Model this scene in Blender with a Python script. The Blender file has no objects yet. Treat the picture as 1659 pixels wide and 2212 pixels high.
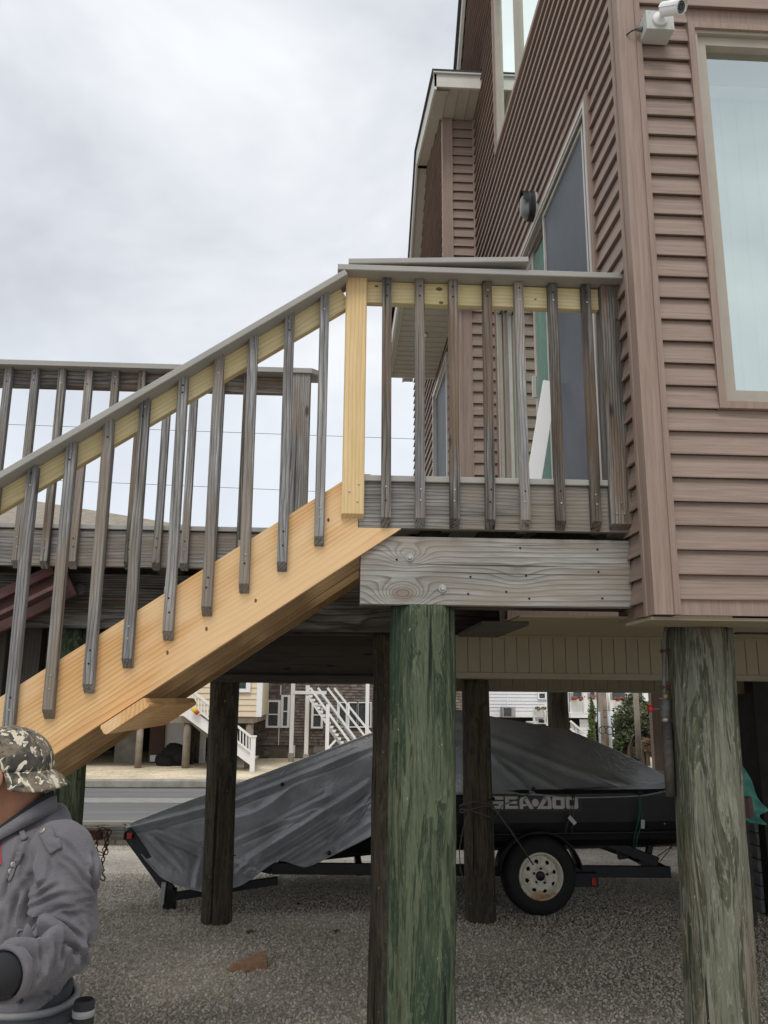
import bpy, bmesh, math, random
from mathutils import Vector, Matrix, noise, Euler
random.seed(7)
rad = math.radians
S = bpy.context.scene
# ------------------------------------------------------------------ camera
HC = 1.65
F_PX, CXP, CYP = 1800.0, 829.5, 1106.0          # focal length and centre on a 1659 x 2212 frame
_p, _y, _r = rad(12.6), rad(3.0), rad(0.5)
FW = Vector((math.sin(_y)*math.cos(_p), math.cos(_y)*math.cos(_p), math.sin(_p)))
_r0 = Vector((math.cos(_y), -math.sin(_y), 0)); _u0 = _r0.cross(FW)
RT = math.cos(_r)*_r0 + math.sin(_r)*_u0
UP = -math.sin(_r)*_r0 + math.cos(_r)*_u0
cam = bpy.data.cameras.new('camera'); camo = bpy.data.objects.new('camera', cam)
S.collection.objects.link(camo)
m3 = Matrix((RT, UP, -FW)).transposed()
camo.matrix_world = Matrix.Translation((0, 0, HC)) @ m3.to_4x4()
cam.sensor_fit = 'VERTICAL'; cam.sensor_height = 24.0; cam.lens = F_PX/2212*24
cam.clip_start = 0.05; cam.clip_end = 800
S.camera = camo

def at(x, y, Y=None, X=None, Z=None):
    """a measured sight line of the survey meets the plane Y, X or Z"""
    d = FW + RT*((x-CXP)/F_PX) - UP*((y-CYP)/F_PX)
    t = Y/d.y if Y is not None else X/d.x if X is not None else (Z-HC)/d.z
    return Vector((0, 0, HC)) + d*t

# ------------------------------------------------------------------ sky, sun, exposure
W = bpy.data.worlds.new('World'); S.world = W; W.use_nodes = True
nt = W.node_tree; nt.nodes.clear()
N = nt.nodes.new; L = nt.links.new
SUN_EL, SUN_AZ = rad(56), rad(190)      # azimuth from +Y, clockwise seen from above (behind the camera, to the left)
sky = N('ShaderNodeTexSky'); sky.sky_type = 'NISHITA'; sky.sun_disc = False
sky.sun_elevation = SUN_EL; sky.sun_rotation = SUN_AZ
bg1 = N('ShaderNodeBackground'); bg1.inputs[1].default_value = 0.1; L(sky.outputs[0], bg1.inputs[0])
tc = N('ShaderNodeTexCoord'); mp = N('ShaderNodeMapping'); mp.inputs['Scale'].default_value = (1.0, 1.0, 1.5)
L(tc.outputs['Generated'], mp.inputs[0])
n1 = N('ShaderNodeTexNoise'); n1.inputs['Scale'].default_value = 2.1; n1.inputs['Detail'].default_value = 5
n1.inputs['Roughness'].default_value = 0.56; n1.inputs['Distortion'].default_value = 0.35
mp.inputs['Location'].default_value = (0.35, 0.2, 0.9)
L(mp.outputs[0], n1.inputs[0])
cr = N('ShaderNodeValToRGB'); cr.color_ramp.elements[0].position = 0.34; cr.color_ramp.elements[1].position = 0.69
cr.color_ramp.elements[0].color = (0.52, 0.545, 0.59, 1); cr.color_ramp.elements[1].color = (0.87, 0.885, 0.90, 1)
e = cr.color_ramp.elements.new(0.5); e.color = (0.68, 0.705, 0.745, 1)
L(n1.outputs[0], cr.inputs[0])
sx = N('ShaderNodeSeparateXYZ'); L(tc.outputs['Generated'], sx.inputs[0])
hz = N('ShaderNodeMapRange'); hz.inputs[1].default_value = 0.0; hz.inputs[2].default_value = 0.42; hz.inputs[3].default_value = 0.85; hz.inputs[4].default_value = 0.0
L(sx.outputs[2], hz.inputs[0])
mx = N('ShaderNodeMix'); mx.data_type = 'RGBA'; L(hz.outputs[0], mx.inputs[0]); L(cr.outputs[0], mx.inputs[6]); mx.inputs[7].default_value = (0.70, 0.77, 0.86, 1)
bg2 = N('ShaderNodeBackground'); bg2.inputs[1].default_value = 1.0; L(mx.outputs[2], bg2.inputs[0])
ms = N('ShaderNodeMixShader'); ms.inputs[0].default_value = 0.93
L(bg1.outputs[0], ms.inputs[1]); L(bg2.outputs[0], ms.inputs[2])
wo = N('ShaderNodeOutputWorld'); L(ms.outputs[0], wo.inputs[0])
sl = bpy.data.lights.new('sun', 'SUN'); sl.energy = 1.35; sl.angle = rad(25); sl.color = (1.0, 0.965, 0.91)
so = bpy.data.objects.new('sun', sl); S.collection.objects.link(so)
sd = Vector((math.sin(SUN_AZ)*math.cos(SUN_EL), math.cos(SUN_AZ)*math.cos(SUN_EL), math.sin(SUN_EL)))
so.rotation_euler = sd.to_track_quat('Z', 'Y').to_euler()
S.view_settings.view_transform = 'Standard'; S.view_settings.look = 'None'
S.view_settings.exposure = 0.28; S.view_settings.gamma = 1.0; S.view_settings.use_curve_mapping = False

# ------------------------------------------------------------------ object helpers
WM = {}
COL = S.collection
def link(o, parent=None, M=None):
    COL.objects.link(o)
    M = M if M is not None else Matrix.Identity(4)
    WM[o.name] = M.copy()
    if parent is not None:
        o.parent = parent
        o.matrix_local = WM[parent.name].inverted() @ M
    else:
        o.matrix_world = M
    return o
def tag(o, label=None, cat=None, group=None, kind=None):
    if label: o['label'] = label
    if cat: o['category'] = cat
    if group: o['group'] = group
    if kind: o['kind'] = kind
    return o
def thing(name, label, cat, loc=(0, 0, 0), group=None):
    o = bpy.data.objects.new(name, None); o.empty_display_size = 0.1
    link(o, None, Matrix.Translation(loc)); return tag(o, label, cat, group)
def mesh_obj(name, me, mat, parent=None, M=None):
    if mat is not None and not me.materials: me.materials.append(mat)
    return link(bpy.data.objects.new(name, me), parent, M)
def raw(name, vs, fs, mat, parent=None, smooth=False, M=None):
    me = bpy.data.meshes.new(name); me.from_pydata([tuple(v) for v in vs], [], fs); me.update()
    if smooth:
        for p in me.polygons: p.use_smooth = True
    return mesh_obj(name, me, mat, parent, M)
class MB:
    def __init__(s): s.v = []; s.f = []
    def add(s, vs, fs):
        b = len(s.v); s.v += [tuple(v) for v in vs]; s.f += [tuple(i+b for i in f) for f in fs]; return s
    def box(s, a, b):
        x0, y0, z0 = a; x1, y1, z1 = b
        return s.add([(x0,y0,z0),(x1,y0,z0),(x1,y1,z0),(x0,y1,z0),(x0,y0,z1),(x1,y0,z1),(x1,y1,z1),(x0,y1,z1)],
                     [(0,3,2,1),(4,5,6,7),(0,1,5,4),(1,2,6,5),(2,3,7,6),(3,0,4,7)])
    def bar(s, a, b, w, t, up=(0, 0, 1)):
        M, Ln = frame(a, b, up); vs, fs = prism(Ln, w, t, 0.0)
        return s.add([M @ Vector(v) for v in vs], fs)
    def tube(s, pts, r, n=8, closed=False):
        pts = [Vector(p) for p in pts]; k = len(pts); rings = []; prev = None
        rr = r if isinstance(r, (list, tuple)) else [r]*k
        for i, p in enumerate(pts):
            if closed: t = (pts[(i+1) % k]-pts[i-1]).normalized()
            else: t = (pts[min(i+1, k-1)]-pts[max(i-1, 0)]).normalized()
            if prev is None:
                u = t.cross(Vector((0, 0, 1)))
                if u.length < 1e-3: u = t.cross(Vector((0, 1, 0)))
            else: u = prev - t*prev.dot(t)
            u.normalize(); prev = u; w = t.cross(u)
            rings.append([p+(u*math.cos(2*math.pi*j/n)+w*math.sin(2*math.pi*j/n))*rr[i] for j in range(n)])
        b = []; f = []
        for rg in rings: b += rg
        for i in range(k if closed else k-1):
            for j in range(n):
                a0 = i*n+j; a1 = i*n+(j+1) % n; c0 = ((i+1) % k)*n+j; c1 = ((i+1) % k)*n+(j+1) % n
                f.append((a0, a1, c1, c0))
        if not closed: f.append(tuple(range(n))[::-1]); f.append(tuple((k-1)*n+j for j in range(n)))
        return s.add(b, f)
    def lathe(s, prof, M, n=32, cap=True):
        """prof = [(radius, height)...] about local Z"""
        vs = []; fs = []
        for r, h in prof:
            for j in range(n):
                a = 2*math.pi*j/n; vs.append(M @ Vector((r*math.cos(a), r*math.sin(a), h)))
        for i in range(len(prof)-1):
            for j in range(n):
                fs.append((i*n+j, i*n+(j+1) % n, (i+1)*n+(j+1) % n, (i+1)*n+j))
        if cap:
            fs.append(tuple(range(n))[::-1]); fs.append(tuple((len(prof)-1)*n+j for j in range(n)))
        return s.add(vs, fs)
    def build(s, name, mat, parent=None, smooth=False):
        return raw(name, s.v, s.f, mat, parent, smooth)
def frame(a, b, up=(0, 0, 1)):
    a = Vector(a); b = Vector(b); x = (b-a); Ln = x.length; x.normalize()
    u = Vector(up); y = u - x*u.dot(x)
    if y.length < 1e-4: u = Vector((0, 1, 0)); y = u-x*u.dot(x)
    y.normalize(); z = x.cross(y)
    M = Matrix((x, y, z)).transposed().to_4x4(); M.translation = a
    return M, Ln
def prism(Ln, w, t, c, k0=0.0, k1=0.0):
    """board along X, width w in Y, thickness t in Z; c = worn edge; k = slant of the cut ends over Z"""
    hw, ht = w/2, t/2
    if c > 0:
        pr = [(-hw+c,-ht),(hw-c,-ht),(hw,-ht+c),(hw,ht-c),(hw-c,ht),(-hw+c,ht),(-hw,ht-c),(-hw,-ht+c)]
    else: pr = [(-hw,-ht),(hw,-ht),(hw,ht),(-hw,ht)]
    n = len(pr); vs = [(k0*(z+ht), y, z) for y, z in pr]+[(Ln+k1*(z+ht), y, z) for y, z in pr]
    fs = [(i, n+i, n+(i+1) % n, (i+1) % n) for i in range(n)]+[tuple(range(n)), tuple(range(2*n-1, n-1, -1))]
    return vs, fs
MC = {}
def board(name, a, b, w, t, mat, parent=None, up=(0, 0, 1), c=0.002, k0=0.0, k1=0.0):
    """a to b is the centre line; w is measured along up, t across it"""
    M, Ln = frame(a, b, up)
    key = (round(Ln, 4), round(w, 4), round(t, 4), c, k0, k1, mat.name)
    if key not in MC:
        vs, fs = prism(Ln, w, t, c, k0, k1); me = bpy.data.meshes.new(name); me.from_pydata(vs, [], fs); me.update(); MC[key] = me
    return mesh_obj(name, MC[key], mat, parent, M)
def bx(name, a, b, mat, parent=None):
    """axis-aligned box with its own origin at its centre"""
    a = Vector(a); b = Vector(b); c = (a+b)/2; h = (b-a)/2
    key = ('bx', round(h.x, 4), round(h.y, 4), round(h.z, 4), mat.name)
    if key not in MC:
        mb = MB().box(-h, h); me = bpy.data.meshes.new(name); me.from_pydata(mb.v, [], mb.f); me.update(); MC[key] = me
    return mesh_obj(name, MC[key], mat, parent, Matrix.Translation(c))

# ------------------------------------------------------------------ materials
def mat_new(name):
    m = bpy.data.materials.new(name); m.use_nodes = True; t = m.node_tree; b = t.nodes['Principled BSDF']; return m, t, b
def rgb(c): return (c[0], c[1], c[2], 1)
def nd(t, ty, **kw):
    n = t.nodes.new(ty)
    for k, v in kw.items():
        if k.startswith('_'): setattr(n, k[1:], v)
        else: n.inputs[k.replace('__', ' ')].default_value = v
    return n
def coords(t, scale=(1, 1, 1), rnd=True, kind='Object'):
    tcn = t.nodes.new('ShaderNodeTexCoord'); mpn = t.nodes.new('ShaderNodeMapping'); mpn.inputs['Scale'].default_value = scale
    if rnd:
        oi = t.nodes.new('ShaderNodeObjectInfo'); vm = nd(t, 'ShaderNodeVectorMath', _operation='MULTIPLY_ADD')
        cb = t.nodes.new('ShaderNodeCombineXYZ')
        mu = nd(t, 'ShaderNodeMath', _operation='MULTIPLY'); mu.inputs[1].default_value = 7.13
        t.links.new(oi.outputs['Random'], mu.inputs[0])
        t.links.new(mu.outputs[0], cb.inputs[0]); t.links.new(oi.outputs['Random'], cb.inputs[1]); t.links.new(mu.outputs[0], cb.inputs[2])
        t.links.new(tcn.outputs[kind], vm.inputs[0]); vm.inputs[1].default_value = (1, 1, 1); t.links.new(cb.outputs[0], vm.inputs[2])
        t.links.new(vm.outputs[0], mpn.inputs[0])
    else: t.links.new(tcn.outputs[kind], mpn.inputs[0])
    return mpn.outputs[0]
def ramp(t, src, stops):
    r = t.nodes.new('ShaderNodeValToRGB'); el = r.color_ramp.elements
    el[0].position = stops[0][0]; el[0].color = rgb(stops[0][1]); el[1].position = stops[-1][0]; el[1].color = rgb(stops[-1][1])
    for p, c in stops[1:-1]: q = el.new(p); q.color = rgb(c)
    t.links.new(src, r.inputs[0]); return r.outputs[0]
def mixc(t, fac, a, b, mode='MIX'):
    n = t.nodes.new('ShaderNodeMix'); n.data_type = 'RGBA'; n.blend_type = mode
    for s, i in ((fac, 0), (a, 6), (b, 7)):
        if hasattr(s, 'is_output'): t.links.new(s, n.inputs[i])
        else: n.inputs[i].default_value = s if i == 0 else rgb(s)
    return n.outputs[2]
def noise_n(t, vec, scale, detail=3, rough=0.55, dist=0.0):
    n = nd(t, 'ShaderNodeTexNoise', Scale=scale, Detail=detail, Roughness=rough, Distortion=dist); t.links.new(vec, n.inputs[0]); return n.outputs[0]
def bump(t, b, h, strength=0.3, dist=0.002):
    n = nd(t, 'ShaderNodeBump', Strength=strength, Distance=dist); t.links.new(h, n.inputs['Height']); t.links.new(n.outputs[0], b.inputs['Normal']); return n
def math_n(t, op, a, b=None):
    n = nd(t, 'ShaderNodeMath', _operation=op)
    for s, i in ((a, 0), (b, 1)):
        if s is None: continue
        if hasattr(s, 'is_output'): t.links.new(s, n.inputs[i])
        else: n.inputs[i].default_value = s
    return n.outputs[0]

def wood(name, light, dark, late, freq=170, rough=0.8, ring=0.55, vary=0.35, knots=True, spread=0.16, bs=0.5, warm=None, fibre=150, fa=0.45, knots_at=()):
    """solid timber: growth rings about the local X axis, so faces show cathedral grain and cut ends show rings"""
    m, t, b = mat_new(name)
    tcn = t.nodes.new('ShaderNodeTexCoord'); oi = t.nodes.new('ShaderNodeObjectInfo')
    wn = nd(t, 'ShaderNodeTexWhiteNoise', _noise_dimensions='1D'); t.links.new(oi.outputs['Random'], wn.inputs['W'])
    off = nd(t, 'ShaderNodeVectorMath', _operation='MULTIPLY_ADD'); t.links.new(wn.outputs['Color'], off.inputs[0])
    off.inputs[1].default_value = (9, spread, spread*2); off.inputs[2].default_value = (0, 0.02, -spread)
    ad = nd(t, 'ShaderNodeVectorMath', _operation='ADD'); t.links.new(tcn.outputs['Object'], ad.inputs[0]); t.links.new(off.outputs[0], ad.inputs[1])
    P0 = ad.outputs[0]
    def mapped(sc):
        q = t.nodes.new('ShaderNodeMapping'); q.inputs['Scale'].default_value = sc; t.links.new(P0, q.inputs[0]); return q.outputs[0]
    nz = nd(t, 'ShaderNodeTexNoise', Scale=1.0, Detail=3); t.links.new(mapped((1.3, 5, 5)), nz.inputs[0])
    dv = nd(t, 'ShaderNodeVectorMath', _operation='MULTIPLY_ADD'); t.links.new(nz.outputs['Color'], dv.inputs[0]); dv.inputs[1].default_value = (0, 0.055, 0.055)
    t.links.new(P0, dv.inputs[2])
    sp = t.nodes.new('ShaderNodeSeparateXYZ'); t.links.new(dv.outputs[0], sp.inputs[0])
    r2 = math_n(t, 'ADD', math_n(t, 'MULTIPLY', sp.outputs[1], sp.outputs[1]), math_n(t, 'MULTIPLY', sp.outputs[2], sp.outputs[2]))
    rr = math_n(t, 'SQRT', r2); kmask = None
    so3 = t.nodes.new('ShaderNodeSeparateXYZ'); t.links.new(tcn.outputs['Object'], so3.inputs[0])
    for kx_, ky_, kr_, ks_, kc_ in knots_at:          # growth rings swerve round these knots
        dx = math_n(t, 'MULTIPLY', math_n(t, 'SUBTRACT', so3.outputs[0], kx_), 0.55); dy = math_n(t, 'SUBTRACT', so3.outputs[1], ky_)
        d2 = math_n(t, 'ADD', math_n(t, 'MULTIPLY', dx, dx), math_n(t, 'MULTIPLY', dy, dy))
        g_ = math_n(t, 'POWER', 2.718, math_n(t, 'MULTIPLY', d2, -1.0/(kr_*kr_)))
        rr = math_n(t, 'ADD', rr, math_n(t, 'MULTIPLY', g_, ks_))
        if kc_: q_ = ramp(t, g_, [(0.62, (0,)*3), (0.85, (1,)*3)]); kmask = q_ if kmask is None else math_n(t, 'MAXIMUM', kmask, q_)
    ph = math_n(t, 'FRACT', math_n(t, 'MULTIPLY', rr, math_n(t, 'ADD', math_n(t, 'MULTIPLY', oi.outputs['Random'], freq*0.7), freq*0.7)))
    rg = ramp(t, ph, [(0.0, (0, 0, 0)), (0.55, (0.25,)*3), (0.86, (1,)*3), (1.0, (0, 0, 0))])
    fib = noise_n(t, mapped((5, fibre, fibre)), 1.0, 3, 0.75)
    fibr = ramp(t, fib, [(0.35, (0,)*3), (0.7, (1,)*3)])
    big = noise_n(t, mapped((1.6, 12, 12)), 1.0, 4, 0.6)
    bigr = ramp(t, big, [(0.35, (0,)*3), (0.65, (1,)*3)])
    base = mixc(t, bigr, light, dark)
    c1 = mixc(t, math_n(t, 'MULTIPLY', rg, ring), base, late)
    c2 = mixc(t, math_n(t, 'MULTIPLY', fibr, fa), c1, late)
    if warm:
        w2 = noise_n(t, mapped((1.1, 5, 5)), 1.3, 2); c2 = mixc(t, math_n(t, 'MULTIPLY', ramp(t, w2, [(0.48, (0,)*3), (0.62, (1,)*3)]), 0.6), c2, warm)
    # long drying checks
    ck = noise_n(t, mapped((1.3, 90, 90)), 1.0, 2, 0.4); ckr = ramp(t, ck, [(0.66, (0,)*3), (0.72, (1,)*3)])
    if knots:
        c2 = mixc(t, math_n(t, 'MULTIPLY', ckr, 0.75), c2, tuple(v*0.22 for v in late))
        vo = nd(t, 'ShaderNodeTexVoronoi', Scale=1.0); t.links.new(mapped((2.6, 9, 9)), vo.inputs['Vector'])
        kr = ramp(t, vo.outputs['Distance'], [(0.05, (1,)*3), (0.11, (0,)*3)])
        c2 = mixc(t, math_n(t, 'MULTIPLY', kr, 0.8), c2, tuple(v*0.4 for v in late))
    if kmask is not None: c2 = mixc(t, math_n(t, 'MULTIPLY', kmask, 0.45), c2, (0.15, 0.075, 0.04))
    hs = nd(t, 'ShaderNodeHueSaturation'); t.links.new(c2, hs.inputs['Color'])
    va = math_n(t, 'ADD', math_n(t, 'MULTIPLY', wn.outputs['Value'], vary), 1-vary/2); t.links.new(va, hs.inputs['Value'])
    t.links.new(hs.outputs[0], b.inputs['Base Color']); b.inputs['Roughness'].default_value = rough
    b.inputs['Specular IOR Level'].default_value = 0.3
    h = math_n(t, 'SUBTRACT', math_n(t, 'ADD', math_n(t, 'MULTIPLY', rg, 0.7), math_n(t, 'MULTIPLY', fibr, 0.5)), math_n(t, 'MULTIPLY', ckr, 1.4) if knots else 0.0)
    bump(t, b, h, bs, 0.0015)
    return m
def plain(name, c, rough=0.6, metal=0.0, var=0.12, sc=8, bs=0.0, bsc=60, spec=0.5, c2=None, kind='Object'):
    m, t, b = mat_new(name); v = coords(t, kind=kind)
    n = noise_n(t, v, sc, 5, 0.6)
    lo = c2 if c2 else tuple(x*(1-var) for x in c); hi = tuple(min(1, x*(1+var)) for x in c)
    t.links.new(ramp(t, n, [(0.3, lo), (0.7, hi)]), b.inputs['Base Color'])
    b.inputs['Roughness'].default_value = rough; b.inputs['Metallic'].default_value = metal; b.inputs['Specular IOR Level'].default_value = spec
    if bs: bump(t, b, noise_n(t, v, bsc, 4, 0.6), bs, 0.003)
    return m
def piling_mat(name, a, b_, c, d=(0.05, 0.05, 0.04), patch=0.5, fr=9.0, stain=None):
    """peeled treated log: hard-edged worn patches with contour rims, long fibres, checks and knots"""
    m, t, b = mat_new(name)
    def nz(sc, det=3, ro=0.6, di=0.0, s_=1.0): return noise_n(t, coords(t, sc), s_, det, ro, di)
    big = ramp(t, nz((2.5, 2.5, 0.8), 4, 0.65), [(0.40, (0,)*3), (0.60, (1,)*3)])
    base = mixc(t, big, a, b_)
    fine = nz((95, 95, 6), 3, 0.75); med = nz((38, 38, 3.5), 4, 0.7, 0.4)
    base = mixc(t, ramp(t, med, [(0.42, (0,)*3), (0.62, (0.75,)*3)]), base, tuple(v*0.5 for v in a))
    n = math_n(t, 'ADD', nz((9, 9, 1.5), 5, 0.62, 1.1), math_n(t, 'MULTIPLY', math_n(t, 'SUBTRACT', fine, 0.5), 0.10))
    mask = ramp(t, n, [(0.505, (0,)*3), (0.53, (1,)*3), (0.66, (0.8,)*3), (0.70, (0.2,)*3)])
    base = mixc(t, math_n(t, 'MULTIPLY', mask, patch), base, c)
    rim = ramp(t, math_n(t, 'FRACT', math_n(t, 'MULTIPLY', n, fr)), [(0.0, (0,)*3), (0.80, (0,)*3), (0.90, (1,)*3), (1.0, (0,)*3)])
    base = mixc(t, math_n(t, 'MULTIPLY', rim, 0.5), base, tuple(min(1, v*1.25) for v in c))
    n2 = nz((20, 20, 2.6), 4, 0.65, 0.8)
    base = mixc(t, math_n(t, 'MULTIPLY', ramp(t, n2, [(0.56, (0,)*3), (0.58, (1,)*3)]), 0.55), base, c)
    if stain: base = mixc(t, math_n(t, 'MULTIPLY', ramp(t, nz((4, 4, 1.1), 3), [(0.55, (0,)*3), (0.66, (1,)*3)]), 0.55), base, stain)
    base = mixc(t, ramp(t, fine, [(0.50, (0,)*3), (0.68, (0.75,)*3)]), base, d)
    chk = ramp(t, nz((34, 34, 0.7), 2, 0.4), [(0.665, (0,)*3), (0.685, (1,)*3)])
    base = mixc(t, math_n(t, 'MULTIPLY', chk, 0.9), base, (0.012, 0.012, 0.01))
    scr = ramp(t, nz((50, 50, 30), 2, 0.5), [(0.74, (0,)*3), (0.76, (1,)*3)])
    base = mixc(t, math_n(t, 'MULTIPLY', scr, 0.5), base, (0.45, 0.46, 0.38))
    t.links.new(base, b.inputs['Base Color']); b.inputs['Roughness'].default_value = 0.85; b.inputs['Specular IOR Level'].default_value = 0.2
    h = math_n(t, 'SUBTRACT', math_n(t, 'ADD', math_n(t, 'MULTIPLY', mask, 0.6), math_n(t, 'MULTIPLY', math_n(t, 'SUBTRACT', 1.0, fine), 1.0)), math_n(t, 'MULTIPLY', chk, 2.0))
    bump(t, b, h, 0.8, 0.004)
    return m
def siding_mat(name, c, dark, light, vert=False):
    m, t, b = mat_new(name)
    v = coords(t, (150, 150, 5) if vert else (5, 150, 150)); v2 = coords(t, (1.5, 4, 4)); v3 = coords(t, (60, 60, 2) if vert else (2, 60, 60))
    n = noise_n(t, v, 1.0, 4, 0.7); n2 = noise_n(t, v2, 1.0, 3); n3 = noise_n(t, v3, 1.0, 3, 0.6)
    cc = mixc(t, ramp(t, n, [(0.35, (0,)*3), (0.68, (1,)*3)]), c, dark)
    cc = mixc(t, math_n(t, 'MULTIPLY', ramp(t, n3, [(0.45, (0,)*3), (0.7, (1,)*3)]), 0.4), cc, light)
    cc = mixc(t, math_n(t, 'MULTIPLY', n2, 0.3), cc, light)
    oi = t.nodes.new('ShaderNodeObjectInfo'); hs = nd(t, 'ShaderNodeHueSaturation'); t.links.new(cc, hs.inputs['Color'])
    t.links.new(math_n(t, 'ADD', math_n(t, 'MULTIPLY', oi.outputs['Random'], 0.10), 0.95), hs.inputs['Value'])
    t.links.new(hs.outputs[0], b.inputs['Base Color']); b.inputs['Roughness'].default_value = 0.62; b.inputs['Specular IOR Level'].default_value = 0.3
    bump(t, b, n, 0.25, 0.0012)
    return m
M_ = {}
M_['grey'] = wood('weathered_grey_timber', (0.44, 0.435, 0.42), (0.25, 0.24, 0.225), (0.06, 0.056, 0.052), fibre=110, fa=0.7, freq=80, spread=0.10, ring=0.75, warm=(0.22, 0.165, 0.115))
M_['greydark'] = wood('dark_weathered_timber', (0.37, 0.35, 0.315), (0.10, 0.085, 0.07), (0.022, 0.018, 0.015), fibre=110, fa=0.7, freq=80, spread=0.10, ring=0.8, vary=0.5, warm=(0.17, 0.105, 0.06))
M_['beam'] = wood('weathered_beam_timber', (0.42, 0.41, 0.385), (0.26, 0.245, 0.225), (0.065, 0.06, 0.052), fibre=100, fa=0.6, freq=52, spread=0.12, ring=0.8, warm=(0.24, 0.20, 0.15))
M_['beamknot'] = wood('knotty_weathered_beam_timber', (0.50, 0.485, 0.45), (0.32, 0.30, 0.27), (0.09, 0.08, 0.068), freq=64, spread=0.12, ring=0.72, vary=0.02, fibre=100, fa=0.5, warm=(0.25, 0.21, 0.16), knots_at=((0.165, -0.095, 0.045, 0.16, True), (0.185, 0.060, 0.035, 0.09, False), (0.62, -0.02, 0.05, 0.03, False)))
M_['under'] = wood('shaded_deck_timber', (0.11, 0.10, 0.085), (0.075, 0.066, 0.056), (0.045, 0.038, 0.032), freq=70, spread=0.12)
M_['pine'] = wood('new_pine_timber', (0.86, 0.575, 0.285), (0.78, 0.455, 0.20), (0.48, 0.245, 0.08), freq=62, rough=0.6, ring=0.7, vary=0.06, knots=False, spread=0.15, bs=0.12, warm=(0.84, 0.60, 0.34))
M_['yellow'] = wood('new_yellow_pine_timber', (0.80, 0.69, 0.42), (0.70, 0.57, 0.31), (0.48, 0.35, 0.15), freq=75, rough=0.6, ring=0.5, vary=0.06, knots=False, spread=0.12, bs=0.12, warm=(0.62, 0.60, 0.27))
M_['ypost'] = wood('new_post_timber', (0.84, 0.66, 0.38), (0.72, 0.52, 0.27), (0.50, 0.33, 0.13), freq=60, rough=0.6, ring=0.6, vary=0.02, knots=False, spread=0.10, bs=0.12)
M_['composite'] = plain('grey_composite_decking', (0.34, 0.325, 0.295), 0.7, var=0.06, bs=0.15, bsc=300)
M_['pil_green'] = piling_mat('green_treated_piling', (0.033, 0.060, 0.036), (0.066, 0.086, 0.050), (0.145, 0.162, 0.10), (0.016, 0.028, 0.018), patch=0.5, fr=13)
M_['pil_grey'] = piling_mat('weathered_grey_green_piling', (0.075, 0.075, 0.05), (0.10, 0.108, 0.068), (0.25, 0.25, 0.195), (0.03, 0.03, 0.023), patch=0.5, fr=11, stain=(0.20, 0.135, 0.10))
M_['pil_dark'] = piling_mat('dark_piling', (0.06, 0.052, 0.038), (0.085, 0.072, 0.05), (0.12, 0.10, 0.07), (0.03, 0.026, 0.02))
M_['siding'] = siding_mat('mauve_brown_vinyl_siding', (0.275, 0.200, 0.160), (0.165, 0.118, 0.093), (0.39, 0.295, 0.243))
M_['trim'] = siding_mat('mauve_brown_corner_trim', (0.29, 0.207, 0.165), (0.195, 0.137, 0.108), (0.38, 0.285, 0.235), vert=True)
M_['wframe'] = plain('taupe_window_frame', (0.36, 0.315, 0.255), 0.5, var=0.08, bs=0.1)
M_['alu'] = plain('pale_aluminium_frame', (0.46, 0.43, 0.385), 0.4, 0.3, var=0.1)
M_['fascia'] = plain('cream_aluminium_fascia', (0.58, 0.56, 0.50), 0.5, var=0.06)
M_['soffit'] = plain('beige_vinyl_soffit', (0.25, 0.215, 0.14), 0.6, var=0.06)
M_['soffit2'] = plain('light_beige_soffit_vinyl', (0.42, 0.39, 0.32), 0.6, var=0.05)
M_['roof'] = plain('dark_asphalt_shingle', (0.05, 0.048, 0.048), 0.95, var=0.4, sc=60, bs=0.5, bsc=120)
M_['black'] = plain('black_steel', (0.012, 0.012, 0.014), 0.45, 0.2, var=0.4)
M_['rubber'] = plain('black_tyre_rubber', (0.012, 0.012, 0.012), 0.8, var=0.3)
M_['hull'] = plain('black_hull_gelcoat', (0.008, 0.008, 0.010), 0.45, var=0.3)
M_['white'] = plain('white_paint', (0.80, 0.80, 0.79), 0.5, var=0.03)
M_['whiteplastic'] = plain('white_plastic', (0.78, 0.78, 0.77), 0.35, var=0.02)
M_['boxgrey'] = plain('light_grey_plastic_box', (0.48, 0.49, 0.46), 0.5, var=0.04)
M_['galv'] = plain('galvanised_steel', (0.42, 0.42, 0.40), 0.5, 0.6, var=0.2, sc=60)
M_['screw'] = plain('screw_steel', (0.35, 0.34, 0.32), 0.4, 0.8)
M_['hole'] = plain('nail_hole_black', (0.01, 0.009, 0.008), 0.9)
M_['rust'] = plain('rusty_iron', (0.10, 0.045, 0.025), 0.85, 0.2, var=0.5, sc=50)
M_['pipe'] = plain('grey_painted_pipe', (0.12, 0.12, 0.11), 0.6, var=0.3, sc=30)
M_['maroon'] = plain('maroon_painted_timber', (0.125, 0.06, 0.055), 0.75, var=0.3, sc=12, bs=0.3, bsc=80)
M_['redplastic'] = plain('red_plastic', (0.5, 0.02, 0.015), 0.3)
M_['yellowplastic'] = plain('yellow_plastic', (0.7, 0.5, 0.02), 0.4)
M_['teal'] = plain('teal_cloth', (0.11, 0.36, 0.30), 0.85, var=0.15, sc=14, bs=0.4, bsc=200)
M_['rope'] = plain('grey_rope', (0.10, 0.095, 0.08), 0.9)
M_['greenrope'] = plain('green_cord', (0.02, 0.16, 0.10), 0.8)
M_['paper'] = plain('white_tag', (0.6, 0.6, 0.6), 0.7)
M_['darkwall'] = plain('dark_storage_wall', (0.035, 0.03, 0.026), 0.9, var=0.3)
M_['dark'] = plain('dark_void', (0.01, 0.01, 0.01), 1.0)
M_['stone'] = plain('grey_stone_block', (0.25, 0.25, 0.25), 0.9, var=0.3, sc=20, bs=0.5)
M_['concrete'] = plain('weathered_concrete', (0.30, 0.28, 0.24), 0.9, var=0.25, sc=4, bs=0.3, bsc=50)
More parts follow.
